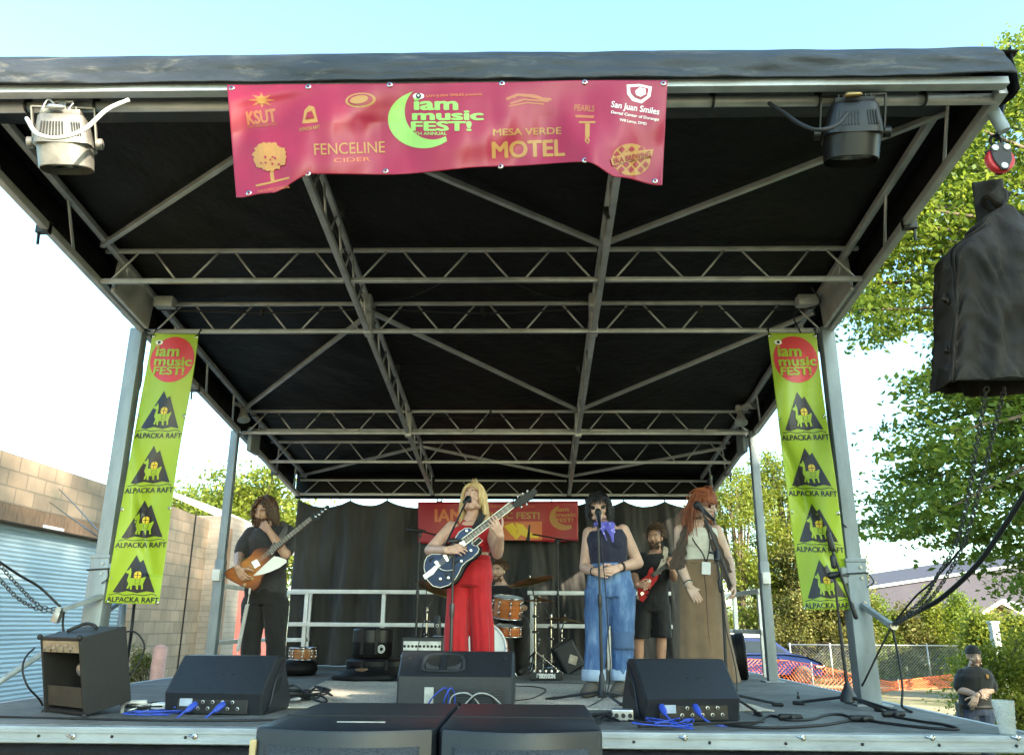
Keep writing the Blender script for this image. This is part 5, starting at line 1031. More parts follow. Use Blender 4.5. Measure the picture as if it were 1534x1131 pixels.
for k in range(3): m_.lathe([(.013, 0), (.013, .006)], p+Vector((-.04+.04*k, -.001, .035)), (0, -1, 0), 12)
m_.build('sockets', M['rubber'], r)
for k, (x, y, lab) in enumerate(((1185, 1079, 'black cable connector on the deck below the boom stand foot'), (1292, 1081, 'black cable splitter on the deck right of the boom stand'), (1340, 1074, 'black cable joint at the right edge of the deck'))):
    p = G(x, y)+Vector((0, 0, .02)); m_ = MB(); m_.capsule(p-Vector((.06, .0, 0)), .02, p+Vector((.06, .01, 0)), .017, 10); m_.capsule(p+Vector((.0, -.03, 0)), .014, p+Vector((.04, .03, 0)), .014, 8); tag(m_.build('cable_connector', M['rubber'], None, True, p), lab, 'connector', 'cable connectors on the deck')
p = G(1196, 1046); m_ = MB(); m_.lathe([(.012, 0), (.012, .02), (.005, .025), (.005, .04), (.008, .05)], p, (0, 0, 1), 10); tag(m_.build('deck_pin', M['rubber'], None, True, p), 'small black pin standing on the deck left of the boom stand', 'pin')
p = G(1514, 1102); m_ = MB(); 
m_.lathe([(.036, 0), (.04, .004), (.055, .17), (.057, .172), (.053, .168), (.038, .008), (0, .008)], p+Vector((.02, .06, 0)), (0, 0, 1), 24, cap=False)
def cup_mat():
    m, n, l, b = new_mat('clear_plastic_cup'); b.inputs['Base Color'].default_value = (.7, .73, .7, 1); b.inputs['Roughness'].default_value = .2; t = n.new('ShaderNodeBsdfTransparent'); x = n.new('ShaderNodeMixShader'); x.inputs[0].default_value = .68; l.new(b.outputs[0], x.inputs[1]); l.new(t.outputs[0], x.inputs[2]); l.new(x.outputs[0], n['Material Output'].inputs[0]); return m
tag(m_.build('plastic_cup', cup_mat(), None, True, p+Vector((.02, .06, 0))), 'clear plastic cup on the right front corner of the deck', 'cup')
# ================================================================== PEOPLE
def skin_mat(name, c):
    m, n, l, b = new_mat(name); v = tex_coord(n, l)
    l.new(ramp(n, l, noise(n, l, v, 14, 5), [(.3, tuple(x*.86 for x in c)), (.7, tuple(min(1, x*1.1) for x in c))]), b.inputs['Base Color'])
    b.inputs['Roughness'].default_value = .5; b.inputs['Subsurface Weight'].default_value = .15; b.inputs['Subsurface Scale'].default_value = .012
    b.inputs['Subsurface Radius'].default_value = (1, .35, .2); return m
def hair_mat(name, c, c2=None):
    m, n, l, b = new_mat(name); v = tex_coord(n, l, (1, 1, .25)); c2 = c2 or tuple(x*.5 for x in c)
    oi = n.new('ShaderNodeNewGeometry'); 
    l.new(ramp(n, l, oi.outputs['Random Per Island'], [(0, c2), (1, c)]), b.inputs['Base Color'])
    b.inputs['Roughness'].default_value = .42; b.inputs['Anisotropic'].default_value = .4; return m
def cloth_mat(name, c, rough=.85, var=.18, scale=9, weave=420, sheen=.15, fold=0):
    m, n, l, b = new_mat(name); v = tex_coord(n, l)
    l.new(ramp(n, l, noise(n, l, v, scale, 7), [(.3, tuple(x*(1-var) for x in c)), (.7, tuple(min(1, x*(1+var)) for x in c))]), b.inputs['Base Color'])
    b.inputs['Roughness'].default_value = rough; b.inputs['Sheen Weight'].default_value = sheen
    f = noise(n, l, v, 24, 4, .55); g = noise(n, l, v, weave, 2); a = n.new('ShaderNodeMath'); a.operation = 'MULTIPLY_ADD'; l.new(g, a.inputs[0]); a.inputs[1].default_value = .25; l.new(f, a.inputs[2])
    bump(n, l, a.outputs[0], b, .35, .006); return m
M['lip'] = mat('lips', (.36, .13, .1), .4, 0, .1, 20); M['eyewhite'] = mat('eye_white', (.42, .39, .36), .25, 0, .05, 20); M['iris'] = mat('iris', (.06, .045, .03), .2, 0, .2, 60)
M['brow'] = mat('eyebrow_hair', (.07, .045, .03), .7, 0, .3, 60)
def remesh(mb, voxel, smooth=3, fac=.5):
    me = bpy.data.meshes.new('tmp'); me.from_pydata(mb.v, [], mb.f); bm = bmesh.new(); bm.from_mesh(me); bmesh.ops.recalc_face_normals(bm, faces=bm.faces); bm.to_mesh(me); bm.free()
    o = bpy.data.objects.new('tmp', me); COL.objects.link(o)
    q = o.modifiers.new('r', 'REMESH'); q.mode = 'VOXEL'; q.voxel_size = voxel; q.adaptivity = 0
    s = o.modifiers.new('s', 'SMOOTH'); s.iterations = smooth; s.factor = fac
    dg = bpy.context.evaluated_depsgraph_get(); dg.update(); out = bpy.data.meshes.new_from_object(o.evaluated_get(dg)); bpy.data.objects.remove(o); bpy.data.meshes.remove(me)
    out.polygons.foreach_set('use_smooth', [True]*len(out.polygons)); return out
def wrinkle(me, amp, sc=(9, 9, 4), seed=0, fn=None):
    n = len(me.vertices); co = np.empty(n*3); me.vertices.foreach_get('co', co); no = np.empty(n*3); me.vertex_normals.foreach_get('vector', no); co = co.reshape(-1, 3); no = no.reshape(-1, 3)
    d = np.empty(n)
    for i in range(n):
        x, y, z = co[i]; p = Vector((x*sc[0], y*sc[1], z*sc[2]+seed*3.1)); a = mnoise.noise(p); b_ = mnoise.noise(p*2.3)
        d[i] = amp*((1-2*abs(a))*.9+.5*b_)*(fn(co[i]) if fn else 1)
    co += no*d[:, None]; me.vertices.foreach_set('co', co.ravel()); me.update(); return me
def ell_ring(c, xd, yd, a, b_, n=22, p=1.0, front=1.0):
    out = []
    for k in range(n):
        t = 2*PI*k/n; cx = math.copysign(abs(math.cos(t))**p, math.cos(t)); sy = math.copysign(abs(math.sin(t))**p, math.sin(t))
        out.append(c+xd*(cx*a)+yd*(sy*b_*(front if sy > 0 else 1)))
    return out
class Human:
    """all joints are world points; 'R'/'L' are the person's own right/left (R appears on the photo's left when facing us)"""
    def __init__(s, name, label, J, head, face, h=1.7, skin=(.5, .29, .2), build=1.0, sh=.185, waist=.125, hipw=.165, depth=.1, bust=0, lipc=None, brow=None):
        s.J = {k: Vector(v) for k, v in J.items()}; s.h = h; s.k = h/1.7; s.build = build; s.sh = sh; s.waist = waist; s.hipw = hipw; s.depth = depth; s.bust = bust
        s.root = thing('person', label, 'person', (s.J['hip'].x, s.J['hip'].y, min(s.J['anR'].z, s.J['anL'].z)-.07))
        s.skin = skin_mat('skin_'+name, skin); s.brow = brow or M['brow']; s.lip = lipc or M['lip']
        # head frame: +y looks out of the face, +x to the viewer's right when looking at us
        yaw, pitch, roll = face
        f = Vector((math.sin(rad(yaw))*math.cos(rad(pitch)), -math.cos(rad(yaw))*math.cos(rad(pitch)), math.sin(rad(pitch))))
        x = Vector((0, 0, 1)).cross(f).normalized(); x = Matrix.Rotation(rad(roll), 3, f) @ x; z = x.cross(f).normalized()
        s.HR = Matrix((x, f, f.cross(x).normalized())).transposed(); s.HC = Vector(head); s.hk = s.k*1.0
        s.body = MB(); s.hands = []
        J = s.J; s.xs = (J['shL']-J['shR']).normalized(); s.xh = (J['hpL']-J['hpR']).normalized()
        s.up = (J['neck']-J['hip']).normalized()
    def H(s, x, y, z): return s.HC+s.HR@(Vector((x, y, z))*s.hk)
    def torso_rings(s, inf=0, t0=-.06, t1=1.0, n=14, up_scale=1):
        J = s.J; out = []; k = s.k
        T = [(-.16, s.hipw*.92, s.depth*1.02), (0, s.hipw, s.depth*1.12), (.15, s.hipw*.93, s.depth*1.05), (.38, s.waist, s.depth*.92), (.6, s.waist*1.13, s.depth*1.06), (.78, s.waist*1.22, s.depth*1.15), (.9, s.sh*.83, s.depth*.95), (.97, s.sh*.55, s.depth*.75), (1.03, .06, .062)]
        for i in range(n+1):
            t = lerp(t0, t1, i/n)
            for (a, w0, d0), (b_, w1, d1) in zip(T, T[1:]):
                if t <= b_: q = max(0, (t-a)/(b_-a)); q = q*q*(3-2*q); w_, d_ = lerp(w0, w1, q), lerp(d0, d1, q); break
            else: w_, d_ = T[-1][1:]
            c = lerp(J['hip'], J['neck'], t) if 'mid' not in J else ((1-t)**2*J['hip']+2*t*(1-t)*J['mid']+t*t*J['neck'])
            x = lerp(s.xh, s.xs, max(0, min(1, t))).normalized(); y = s.up.cross(x).normalized()          # towards the back
            if y.y < 0 and s.xs.x > 0: y = -y
            out.append(ell_ring(c, x, y, (w_*k+inf), (d_*k+inf), 24, .85))
        return out
    def limb(s, mb, pts, rs): 
        for (a, ra), (b_, rb) in zip(zip(pts, rs), list(zip(pts, rs))[1:]): mb.capsule(a, ra, b_, rb)
    def arms_into(s, mb, inf=0, upto=1.0, sides='RL'):
        k = s.k*s.build
        for q in sides:
            sh, el, wr = s.J['sh'+q], s.J['el'+q], s.J['wr'+q]
            r = [.049*k+inf*.8, .046*k+inf, .039*k+inf]; pts = [sh, lerp(sh, el, .45), el]
            if upto <= .5: 
                u = upto/.5; e = lerp(sh, el, u); s.limb(mb, [sh, lerp(sh, e, .5), e], [r[0], lerp(r[0], r[1], .6)+inf*.3, lerp(r[0], r[2], u)+inf*.6]); continue
            s.limb(mb, pts, r); s.limb(mb, [el, lerp(el, wr, .3), lerp(el, wr, .8), wr], [.04*k+inf, .041*k+inf, .029*k+inf, .026*k+inf])
    def legs_into(s, mb, inf=0, rs=None, a=0.0, b_=1.0, sides='RL'):
        k = s.k*s.build; rs = rs or [.09, .085, .056, .054, .038]
        for q in sides:
            hp, kn, an = s.J['hp'+q], s.J['kn'+q], s.J['an'+q]
            P = [hp, lerp(hp, kn, .35), kn, lerp(kn, an, .3), an]; s.limb(mb, P, [r*k+inf for r in rs])
    def foot(s, mb, q, d, inf=0, L=.2):
        an = s.J['an'+q]; k = s.k; d = Vector(d).normalized(); z0 = s.root.location.z
        heel = Vector((an.x, an.y, z0+.035+inf))-d*.035*k; toe = Vector((an.x, an.y, z0+.026+inf))+d*(L-.06)*k
        mb.capsule(an, .038*k+inf, heel, .036*k+inf); mb.capsule(heel, .036*k+inf, lerp(heel, toe, .6)+Vector((0, 0, .014)), .04*k+inf); mb.capsule(lerp(heel, toe, .6)+Vector((0, 0, .012)), .04*k+inf, toe, .028*k+inf); mb.capsule(an, .036*k+inf, lerp(heel, toe, .55)+Vector((0, 0, .02)), .036*k+inf)
    def hand(s, q, d, palm, curl=(.5, .5, .55, .6), thumb=.5, spread=.12, k=1.0):
        "hand at wrist q pointing along d with the palm facing 'palm'"
        k *= s.k*.98; wr = s.J['wr'+q]; d = Vector(d).normalized(); n = Vector(palm); n = (n-d*n.dot(d)).normalized(); x = d.cross(n).normalized()   # x across the palm
        side = 1 if q == 'R' else -1
        x = x*side                                                # towards the index/thumb side
        mb = s.body; base = wr+d*.018*k
        for j, off in enumerate((.028, .009, -.01, -.028)): mb.capsule(base+x*off*.72*k, .015*k, base+d*(.07-.004*abs(j-1))*k+x*off*k, .0125*k, 10)
        mb.capsule(base+d*.03*k+x*.02*k+n*.006*k, .018*k, base+d*.03*k-x*.02*k+n*.004*k, .016*k, 10)
        Ls = (.072, .08, .075, .058)
        for j, off in enumerate((.031, .0105, -.0105, -.031)):
            p = base+d*(.074-.005*abs(j-1.2))*k+x*off*k; a = curl[j]*.5; dirx = (d+x*spread*(1.5-j)*.7).normalized()
            r = (.0092, .0095, .009, .0078)[j]*k
            for seg, (fr, da) in enumerate(((.45, 1.0), (.31, 1.15), (.24, .8))):
                a2 = a; v = dirx*math.cos(a2)+n*math.sin(a2); e = p+v*Ls[j]*fr*k; mb.capsule(p, r, e, r*.93, 10, 3); p = e; r *= .93; a += curl[j]*da
        p = base+d*.018*k+x*.026*k+n*.008*k; v = (d*.62+x*.75+n*.25).normalized(); r = .0125*k
        for fr, da in ((.04, 0), (.032, thumb), (.026, thumb)):
            v = (v*math.cos(da)+(d*.5-x*.5+n*.75).normalized()*math.sin(da)).normalized(); e = p+v*fr*k; mb.capsule(p, r, e, r*.9, 10, 3); p = e; r *= .88
        s.hands.append(base)
    def head(s, jaw=1.0, mouth_open=0):
        mb = s.body; k = s.hk; H = s.H; E_ = lambda c, r: mb.ellipsoid(H(*c), tuple(q*k for q in r), s.HR, 20, 14)
        E_((0, -.018, .032), (.073, .093, .086)); E_((0, .012, .0), (.066, .075, .09)); E_((0, .024, -.045), (.052*jaw, .058, .062)); E_((0, .058, -.094), (.024*jaw, .022, .02))
        for q in (-1, 1):
            E_((q*.036, .052, -.024), (.027, .03, .026)); E_((q*.046*jaw, .02, -.078), (.02, .04, .02)); E_((q*.074, -.008, -.002), (.009, .019, .031)); E_((q*.078, -.016, .008), (.007, .012, .02))
            mb.capsule(H(q*.012, .083, .03), .011*k, H(q*.046, .07, .03), .009*k); E_((q*.013, .092, -.03), (.0095, .011, .0085))
        mb.capsule(H(0, .082, .02), .0075*k, H(0, .102, -.024), .0115*k)
        mb.capsule(H(-.017, .076, -.055), .0085*k, H(.017, .076, -.055), .0085*k); mb.capsule(H(-.014, .075, -.066-mouth_open*.5), .009*k, H(.014, .075, -.066-mouth_open*.5), .009*k)
        nk = s.J['neck']; r = .052*k*(1 if s.h > 1.72 else .9)
        mb.capsule(nk-s.up*.02, r*1.12, H(0, -.022, -.07), r); mb.capsule(nk-s.up*.03+s.xs*.05, r*.7, H(0, -.03, -.05), r*.6); mb.capsule(nk-s.up*.03-s.xs*.05, r*.7, H(0, -.03, -.05), r*.6)
    def finish(s, voxel=.0046, eyes=True, mouth_open=0, brows=True, extra=None):
        me = remesh(s.body, voxel, 2, .45); me.materials.append(s.skin); me.materials.append(s.lip); me.materials.append(s.brow); me.materials.append(M['rubber'])
        n = len(me.polygons); ce = np.empty(n*3); me.polygons.foreach_get('center', ce); ce = ce.reshape(-1, 3)
        R = np.array(s.HR); L = (ce-np.array(s.HC))@R/s.hk; mi = np.zeros(n, int); x, y, z = L.T
        lip = (y > .066) & (np.abs(x) < .0175-np.abs(z+.06)*.6) & (z > -.0685-mouth_open*.5) & (z < -.0525); mi[lip] = 1
        if mouth_open: mi[(y > .055) & (np.abs(x) < .013) & (np.abs(z+.0605) < .0045+mouth_open*.3)] = 3
        if brows: mi[(y > .05) & (np.abs(x) > .014) & (np.abs(x) < .05) & (np.abs(z-.0335+(np.abs(x)-.032)**2*6) < .0045)] = 2
        me.polygons.foreach_set('material_index', mi); s.bodyo = link('body', me, s.root)
        if eyes:
            for q in (-1, 1):
                m_ = MB(); m_.ellipsoid(s.H(q*.031, .0665, .0095), (.0122*s.hk, .0095*s.hk, .0066*s.hk), s.HR, 16, 10); e = m_.build('eye', M['eyewhite'], s.root, True)
                m_ = MB(); m_.ellipsoid(s.H(q*.031, .0728, .0095), (.0056*s.hk, .0042*s.hk, .0056*s.hk), s.HR, 12, 8); m_.build('iris', M['iris'], e, True)
        return s.bodyo
    def garment(s, name, mb, mt, voxel=.009, amp=.004, sc=(10, 10, 5), smooth=3, fn=None, label=None, sub=None):
        me = remesh(mb, voxel, smooth); wrinkle(me, amp, sc, len(name), fn); me.materials.append(mt); o = link(name, me, sub or s.root)
        if label: o['label'] = label
        return o
    def hair(s, mt, n, length, region, curl=0, r=.0065, out=.012, comb=(0, -.3, -.6), grav=.55, seed=1, name='hair', fringe=None, taper=.35, steps=9, cap=True, bang=.045, bangs=False):
        rn = random.Random(seed); m_ = MB(); H = s.H; k = s.hk
        if cap:
            vs = []; fs = []; U, Vn = 28, 12
            def cpt(u, v):
                t = v*PI*.66*(1-.5*max(0, math.sin(2*PI*u))); a = 2*PI*u; return H(math.sin(t)*math.cos(a)*.08, math.sin(t)*math.sin(a)*.099-.019, math.cos(t)*.092+.033)
            m_.grid(cpt, U, Vn)
        cnt = 0
        while cnt < n:
            a = rn.uniform(0, 2*PI); z = rn.uniform(-.55, 1); q = math.sqrt(max(0, 1-z*z)); d = Vector((q*math.cos(a), q*math.sin(a), z))
            if not region(d): continue
            cnt += 1; ly = rn.uniform(0, 1); p = Vector((d.x*.077, d.y*.096-.018, d.z*.089+.033))*(1+.05*ly); v = Vector(comb)+Vector((0, 0, -.35))
            if fringe: v += fringe(d)
            v = v-d*v.dot(d)*.95+d*.12; v.normalize(); L = (length(d) if callable(length) else length)*rn.uniform(.8, 1.12); st = L/steps; pts = [H(*p)]; ph = rn.uniform(0, 6.28); sd = Vector((rn.uniform(-1, 1), rn.uniform(-1, 1), rn.uniform(-1, 1))); gl = s.HR.transposed()@Vector((0, 0, -1)); q0 = 1.0+out*2.2*ly
            for i in range(steps):
                v = (v+gl*grav+sd*.06).normalized()
                if curl: v = (v+Vector((math.cos(ph+i*1.3), math.sin(ph*1.3+i*1.7), .6*math.sin(i*1.5+ph)))*curl).normalized()
                p = p+v*st; e = Vector((p.x/.083, (p.y+.018)/.104, (p.z-.028)/.1))
                if p.z > -.1 and e.length < q0: e = e.normalized()*q0; p = Vector((e.x*.083, e.y*.104-.018, e.z*.1+.028))
                elif p.z <= -.07 and math.hypot(p.x, p.y+.03) < .068: c2 = max(math.hypot(p.x, p.y+.03), .01); p.x *= .068/c2; p.y = (p.y+.03)*.068/c2-.03
                if p.y > .015 and p.z < bang and abs(p.x) < .066 and z > -.4:
                    if bangs: break
                    p.x = math.copysign(.066+.012*ly, p.x); p.y = min(p.y, .045)
                pts.append(H(*p))
            if len(pts) < 3: continue
            n_ = len(pts)-1; m_.tube(pts, [r*k*(1 if i < n_*.5 else lerp(1, taper, (i-n_*.5)/(n_*.5))) for i in range(n_+1)], 5); continue
            m_.tube(pts, [r*k*(1-.0*i)*(1 if i < steps*.6 else lerp(1, taper, (i-steps*.6)/(steps*.4))) for i in range(steps+1)], 5)
        return m_.build(name, mt, s.root, True)
    def beard(s, mt, n=260, L=.018, seed=3, low=-.11, mous=True, sparse=1, name='beard'):
        rn = random.Random(seed); m_ = MB(); c = 0
        while c < n:
            a = rn.uniform(-1.5, 1.5); z = rn.uniform(low, -.03); x = math.sin(a)*.056; y = .026+math.cos(a)*.056+.01*(1 if abs(a) < .4 else 0)
            if z > -.045 and abs(a) < .95: continue
            if -.074 < z < -.05 and abs(x) < .024: continue
            if z < -.088: y -= (-.088-z)*1.1; x *= .8
            c += 1; p = Vector((x, y, z)); d = Vector((x*6, (y-.02)*7, -.9)).normalized(); l = L*rn.uniform(.6, 1.2); m_.tube([s.H(*p), s.H(*(p+d*l*.6)), s.H(*(p+d*l+Vector((0, 0, -.25*l))))], [.0034*s.hk, .003*s.hk, .001], 4)
        if mous:
            for i in range(70): 
                x = rn.uniform(-.03, .03); p = Vector((x, .083-abs(x)*.45, -.0455-abs(x)*.22)); m_.tube([s.H(*p), s.H(*(p+Vector((x*.25, .005, -.007)))), s.H(*(p+Vector((x*.4, .003, -.013))))], [.003*s.hk, .0028*s.hk, .001], 4)
        return m_.build(name, mt, s.root, True)
    def glasses(s, mt, lens, w_=.023, h_=.017, frame_only=False, y=.083):
        m_ = MB(); 
        for q in (-1, 1):
            P = [s.H(q*.032+w_*math.cos(a)*(1 if abs(math.cos(a)) < .8 else 1.05), y-abs(q*.032+w_*math.cos(a))*.22, .009+h_*math.copysign(abs(math.sin(a))**.7, math.sin(a))) for a in np.linspace(0, 2*PI, 20, endpoint=False)]
            m_.tube(P+[P[0]], .0036*s.hk, 6)
            m_.tube([s.H(q*.054, y-.012, .013), s.H(q*.079, .03, .012), s.H(q*.079, -.015, .008)], .0024*s.hk, 6)
        m_.tube([s.H(-.011, y-.001, .013), s.H(0, y+.004, .015), s.H(.011, y-.001, .013)], .0026*s.hk, 6); f = m_.build('sunglasses' if not frame_only else 'glasses', mt, s.root, True)
        if not frame_only:
            for q in (-1, 1):
                P = [s.H(q*.032+w_*math.cos(a), y-.001-abs(q*.032+w_*math.cos(a))*.22, .009+h_*math.copysign(abs(math.sin(a))**.7, math.sin(a))) for a in np.linspace(0, 2*PI, 20, endpoint=False)]
                m_ = MB(); m_.prism(P, s.HR@Vector((0, .003, 0))); m_.build('lens', lens, f)
M['denim_mid'] = None
def denim():
    m, n, l, b = new_mat('washed_blue_denim'); v = tex_coord(n, l)
    f = noise(n, l, tex_coord(n, l, (6, 6, 1.6)), 2.2, 8, .65)
    l.new(ramp(n, l, f, [(.32, (.035, .08, .2)), (.5, (.075, .15, .32)), (.68, (.2, .31, .5))]), b.inputs['Base Color']); b.inputs['Roughness'].default_value = .85
    w_ = n.new('ShaderNodeTexWave'); w_.inputs['Scale'].default_value = 160; w_.inputs['Distortion'].default_value = 2; l.new(v, w_.inputs['Vector']); g = noise(n, l, v, 26, 5); a = n.new('ShaderNodeMath'); a.operation = 'MULTIPLY_ADD'; l.new(w_.outputs['Fac'], a.inputs[0]); a.inputs[1].default_value = .15; l.new(g, a.inputs[2]); bump(n, l, a.outputs[0], b, .4, .006); return m
M['denim'] = denim(); M['denim_cuff'] = cloth_mat('pale_denim_cuff', (.36, .45, .58)); M['denim_dark'] = cloth_mat('dark_denim_patch', (.06, .11, .22))
M['red_cloth'] = cloth_mat('bright_red_cloth', (.4, .0025, .008), .8, .1); M['navy'] = cloth_mat('navy_cloth', (.006, .0075, .03), .75, .2); M['black_cloth'] = cloth_mat('black_cloth', (.0055, .0055, .006), .85, .3); M['grey_tee'] = cloth_mat('heather_grey_tee', (.028, .028, .031), .9, .25, 40)
M['cream'] = cloth_mat('cream_knit', (.62, .58, .48), .85, .08, 9, 120); M['tan'] = cloth_mat('tan_linen', (.2, .125, .068), .85, .12); M['lace'] = cloth_mat('brown_lace', (.07, .045, .032), .8, .35, 50); M['bandana'] = None
def bandana_mat():
    m, n, l, b = new_mat('violet_bandana'); v = tex_coord(n, l); vo = n.new('ShaderNodeTexVoronoi'); vo.inputs['Scale'].default_value = 34; l.new(v, vo.inputs['Vector'])
    l.new(ramp(n, l, vo.outputs['Distance'], [(.12, (.62, .62, .75)), (.25, (.17, .16, .62)), (.6, (.12, .11, .5))]), b.inputs['Base Color']); b.inputs['Roughness'].default_value = .8; return m
M['bandana'] = bandana_mat()
M['leather_grey'] = mat('grey_suede_boot', (.085, .075, .062), .8, 0, .3, 14, .3, .003); M['boot_brown'] = mat('brown_elastic', (.07, .03, .025), .8, 0, .2, 20); M['sock'] = cloth_mat('white_sock', (.7, .7, .68))
M['lensdark'] = mat('sunglass_lens', (.004, .0035, .0035), .3, 0, .1, 4, spec=.12); M['lensred'] = mat('red_sunglass_lens', (.07, .008, .007), .3, 0, .1, 4, spec=.15)
def guitar(label, outline, y, tilt, mt_face, mt_side, thick, neck, nw, head_poly, mt_head, neckmt, frets=16, name='electric_guitar', cat='guitar', face_poly=None, rim=None):
    """outline etc. in photo pixels, all on one plane leaning about the vertical; real thickness behind it"""
    D = lambda px, py, off=0: V(px, py, y+tilt*(px-outline[0][0])/150+off)
    base = D(*outline[0]); r = thing(name, label, cat, base)
    poly = [D(*p) for p in outline]
    m_ = MB(); m_.prism(poly, (0, thick, 0), .012); m_.build('body', mt_side, r, 40)
    fp = face_poly or outline; cx = sum(p[0] for p in fp)/len(fp); cy = sum(p[1] for p in fp)/len(fp); P = [D(cx+(px-cx)*.985, cy+(py-cy)*.985, -.003) for px, py in fp]
    m_ = MB(); m_.prism(P, (0, .004, 0), .002); m_.build('top', mt_face, r, 30)
    if rim is not None: m_ = MB(); m_.tube(P+[P[0]], .0032, 6); m_.build('binding', rim, r, True)
    a, b_ = D(*neck[0], -.012), D(*neck[1], -.012); d = (b_-a).normalized(); up = Vector((0, -1, 0))
    m_ = MB(); m_.bar(a+Vector((0, .012, 0)), b_+Vector((0, .012, 0)), nw, .022, up, .006); nk = m_.build('neck', neckmt, r, 40)
    m_ = MB(); m_.bar(a-d*.03, b_, nw*.98, .006, up, .001); fb = m_.build('fretboard', M['fretboard'], nk)
    L = (b_-a).length; x = d.cross(up).normalized()
    for i in range(1, frets+1): m_ = MB(); q = b_-d*L*(1-2**(-i/12))*1.35; 
    for i in range(frets):
        t = (1-2**(-(i+1)/12))/(1-2**(-frets/12)); q = lerp(b_, a, t); m_ = MB(); m_.bar(q-x*nw*.46-Vector((0, .0035, 0)), q+x*nw*.46-Vector((0, .0035, 0)), .0024, .0016); m_.build('fret', M['steel'], fb)
    m_ = MB(); m_.prism([D(px, py, -.012) for px, py in head_poly], (0, .016, 0), .003); hd = m_.build('headstock', mt_head, r, 40)
    return r, D, a, b_, d, x, hd
M['fretboard'] = mat('dark_rosewood', (.03, .017, .011), .55, 0, .3, 10, stretch=(3, 3, 3)); M['maple'] = mat('maple_neck', (.5, .32, .15), .4, 0, .15, 6, coat=.3); M['mahogany'] = mat('mahogany_neck', (.14, .05, .03), .4, 0, .2, 6, coat=.3)
M['bluetop'] = mat('midnight_blue_lacquer', (.008, .03, .095), .38, .0, .55, 4.5, spec=.22); M['blackgloss'] = mat('black_gloss', (.005, .005, .0055), .3, 0, .2, 4, spec=.16); M['cream_p'] = mat('cream_binding', (.75, .72, .62), .4, 0, .05, 6); M['redgloss'] = mat('red_gloss', (.36, .006, .01), .3, 0, .25, 5, spec=.2)
def burst():
    m, n, l, b = new_mat('sunburst_wood'); tc = n.new('ShaderNodeTexCoord')
    g = noise(n, l, tex_coord(n, l, (3, 3, 22), (0, .7, 0)), 3, 5); 
    gr = n.new('ShaderNodeVectorMath'); gr.operation = 'LENGTH'; mp = n.new('ShaderNodeMapping'); mp.inputs['Location'].default_value = (-.5, -.5, -.5); l.new(tc.outputs['Generated'], mp.inputs[0]); mp.inputs['Scale'].default_value = (1, 0, 1); mp.inputs['Location'].default_value = (-.45, 0, -.5)
    l.new(mp.outputs[0], gr.inputs[0]); c1 = ramp(n, l, gr.outputs['Value'], [(.12, (.5, .2, .045)), (.34, (.34, .1, .02)), (.55, (.07, .018, .01))]); c2 = ramp(n, l, g, [(.3, (.75, .75, .75)), (.7, (1.1, 1.1, 1.1))])
    mx = n.new('ShaderNodeMix'); mx.data_type = 'RGBA'; mx.blend_type = 'MULTIPLY'; mx.inputs['Factor'].default_value = 1; l.new(c1, mx.inputs[6]); l.new(c2, mx.inputs[7]); l.new(mx.outputs[2], b.inputs['Base Color']); b.inputs['Roughness'].default_value = .35; b.inputs['Specular IOR Level'].default_value = .22; return m
M['burst'] = burst()
def strings(hd, pts_a, pts_b, n, w_, x, r_=.0009, parent=None):
    m_ = MB()
    for i in range(n): o = x*w_*((i+.5)/n-.5); m_.tube([pts_a+o*1.25, pts_b+o], r_*.7, 4)
    return m_.build('strings', M['steel'], parent)
def strap(name, pts, w_, mt, parent, n=10, nrm=(0, -1, .2)):
    S = spline(pts, n); nr = Vector(nrm).normalized(); rings = []
    for i, p in enumerate(S):
        t = (S[min(i+1, len(S)-1)]-S[max(i-1, 0)]).normalized(); x = t.cross(nr).normalized(); q = x.cross(t)
        rings.append([p+x*w_/2+q*.002, p-x*w_/2+q*.002, p-x*w_/2-q*.002, p+x*w_/2-q*.002])
    m_ = MB(); m_.loft(rings); return m_.build(name, mt, parent)
def tube_garment(rings, seed=0, amp=.012, freq=5, flare=None):
    "loft with vertical folds; rings are (centre, xdir, a, b, foldscale)"
    out = []
    for i, (c, x, a, b_, fs) in enumerate(rings):
        y = Vector((-x.y, x.x, 0)); ring = []
        for k in range(56):
            t = 2*PI*k/56; f = 1+fs*(.06*math.sin(freq*t+seed)+.04*math.sin((freq*2+1)*t+seed*2+c.z*2)+.06*mnoise.noise(Vector((math.cos(t)*1.6, math.sin(t)*1.6, c.z*2.2+seed))))
            ring.append(c+x*(math.cos(t)*a*f)+y*(math.sin(t)*b_*f))
        out.append(ring)
    return out
def smooth_rings(R, n=6):
    out = []
    for a, b_ in zip(R, R[1:]):
        for i in range(n): t = i/n; out.append((lerp(a[0], b_[0], t), a[1], lerp(a[2], b_[2], t), lerp(a[3], b_[3], t), lerp(a[4], b_[4], t)))
    out.append(R[-1]); return out
XD = Vector((1, 0, 0))
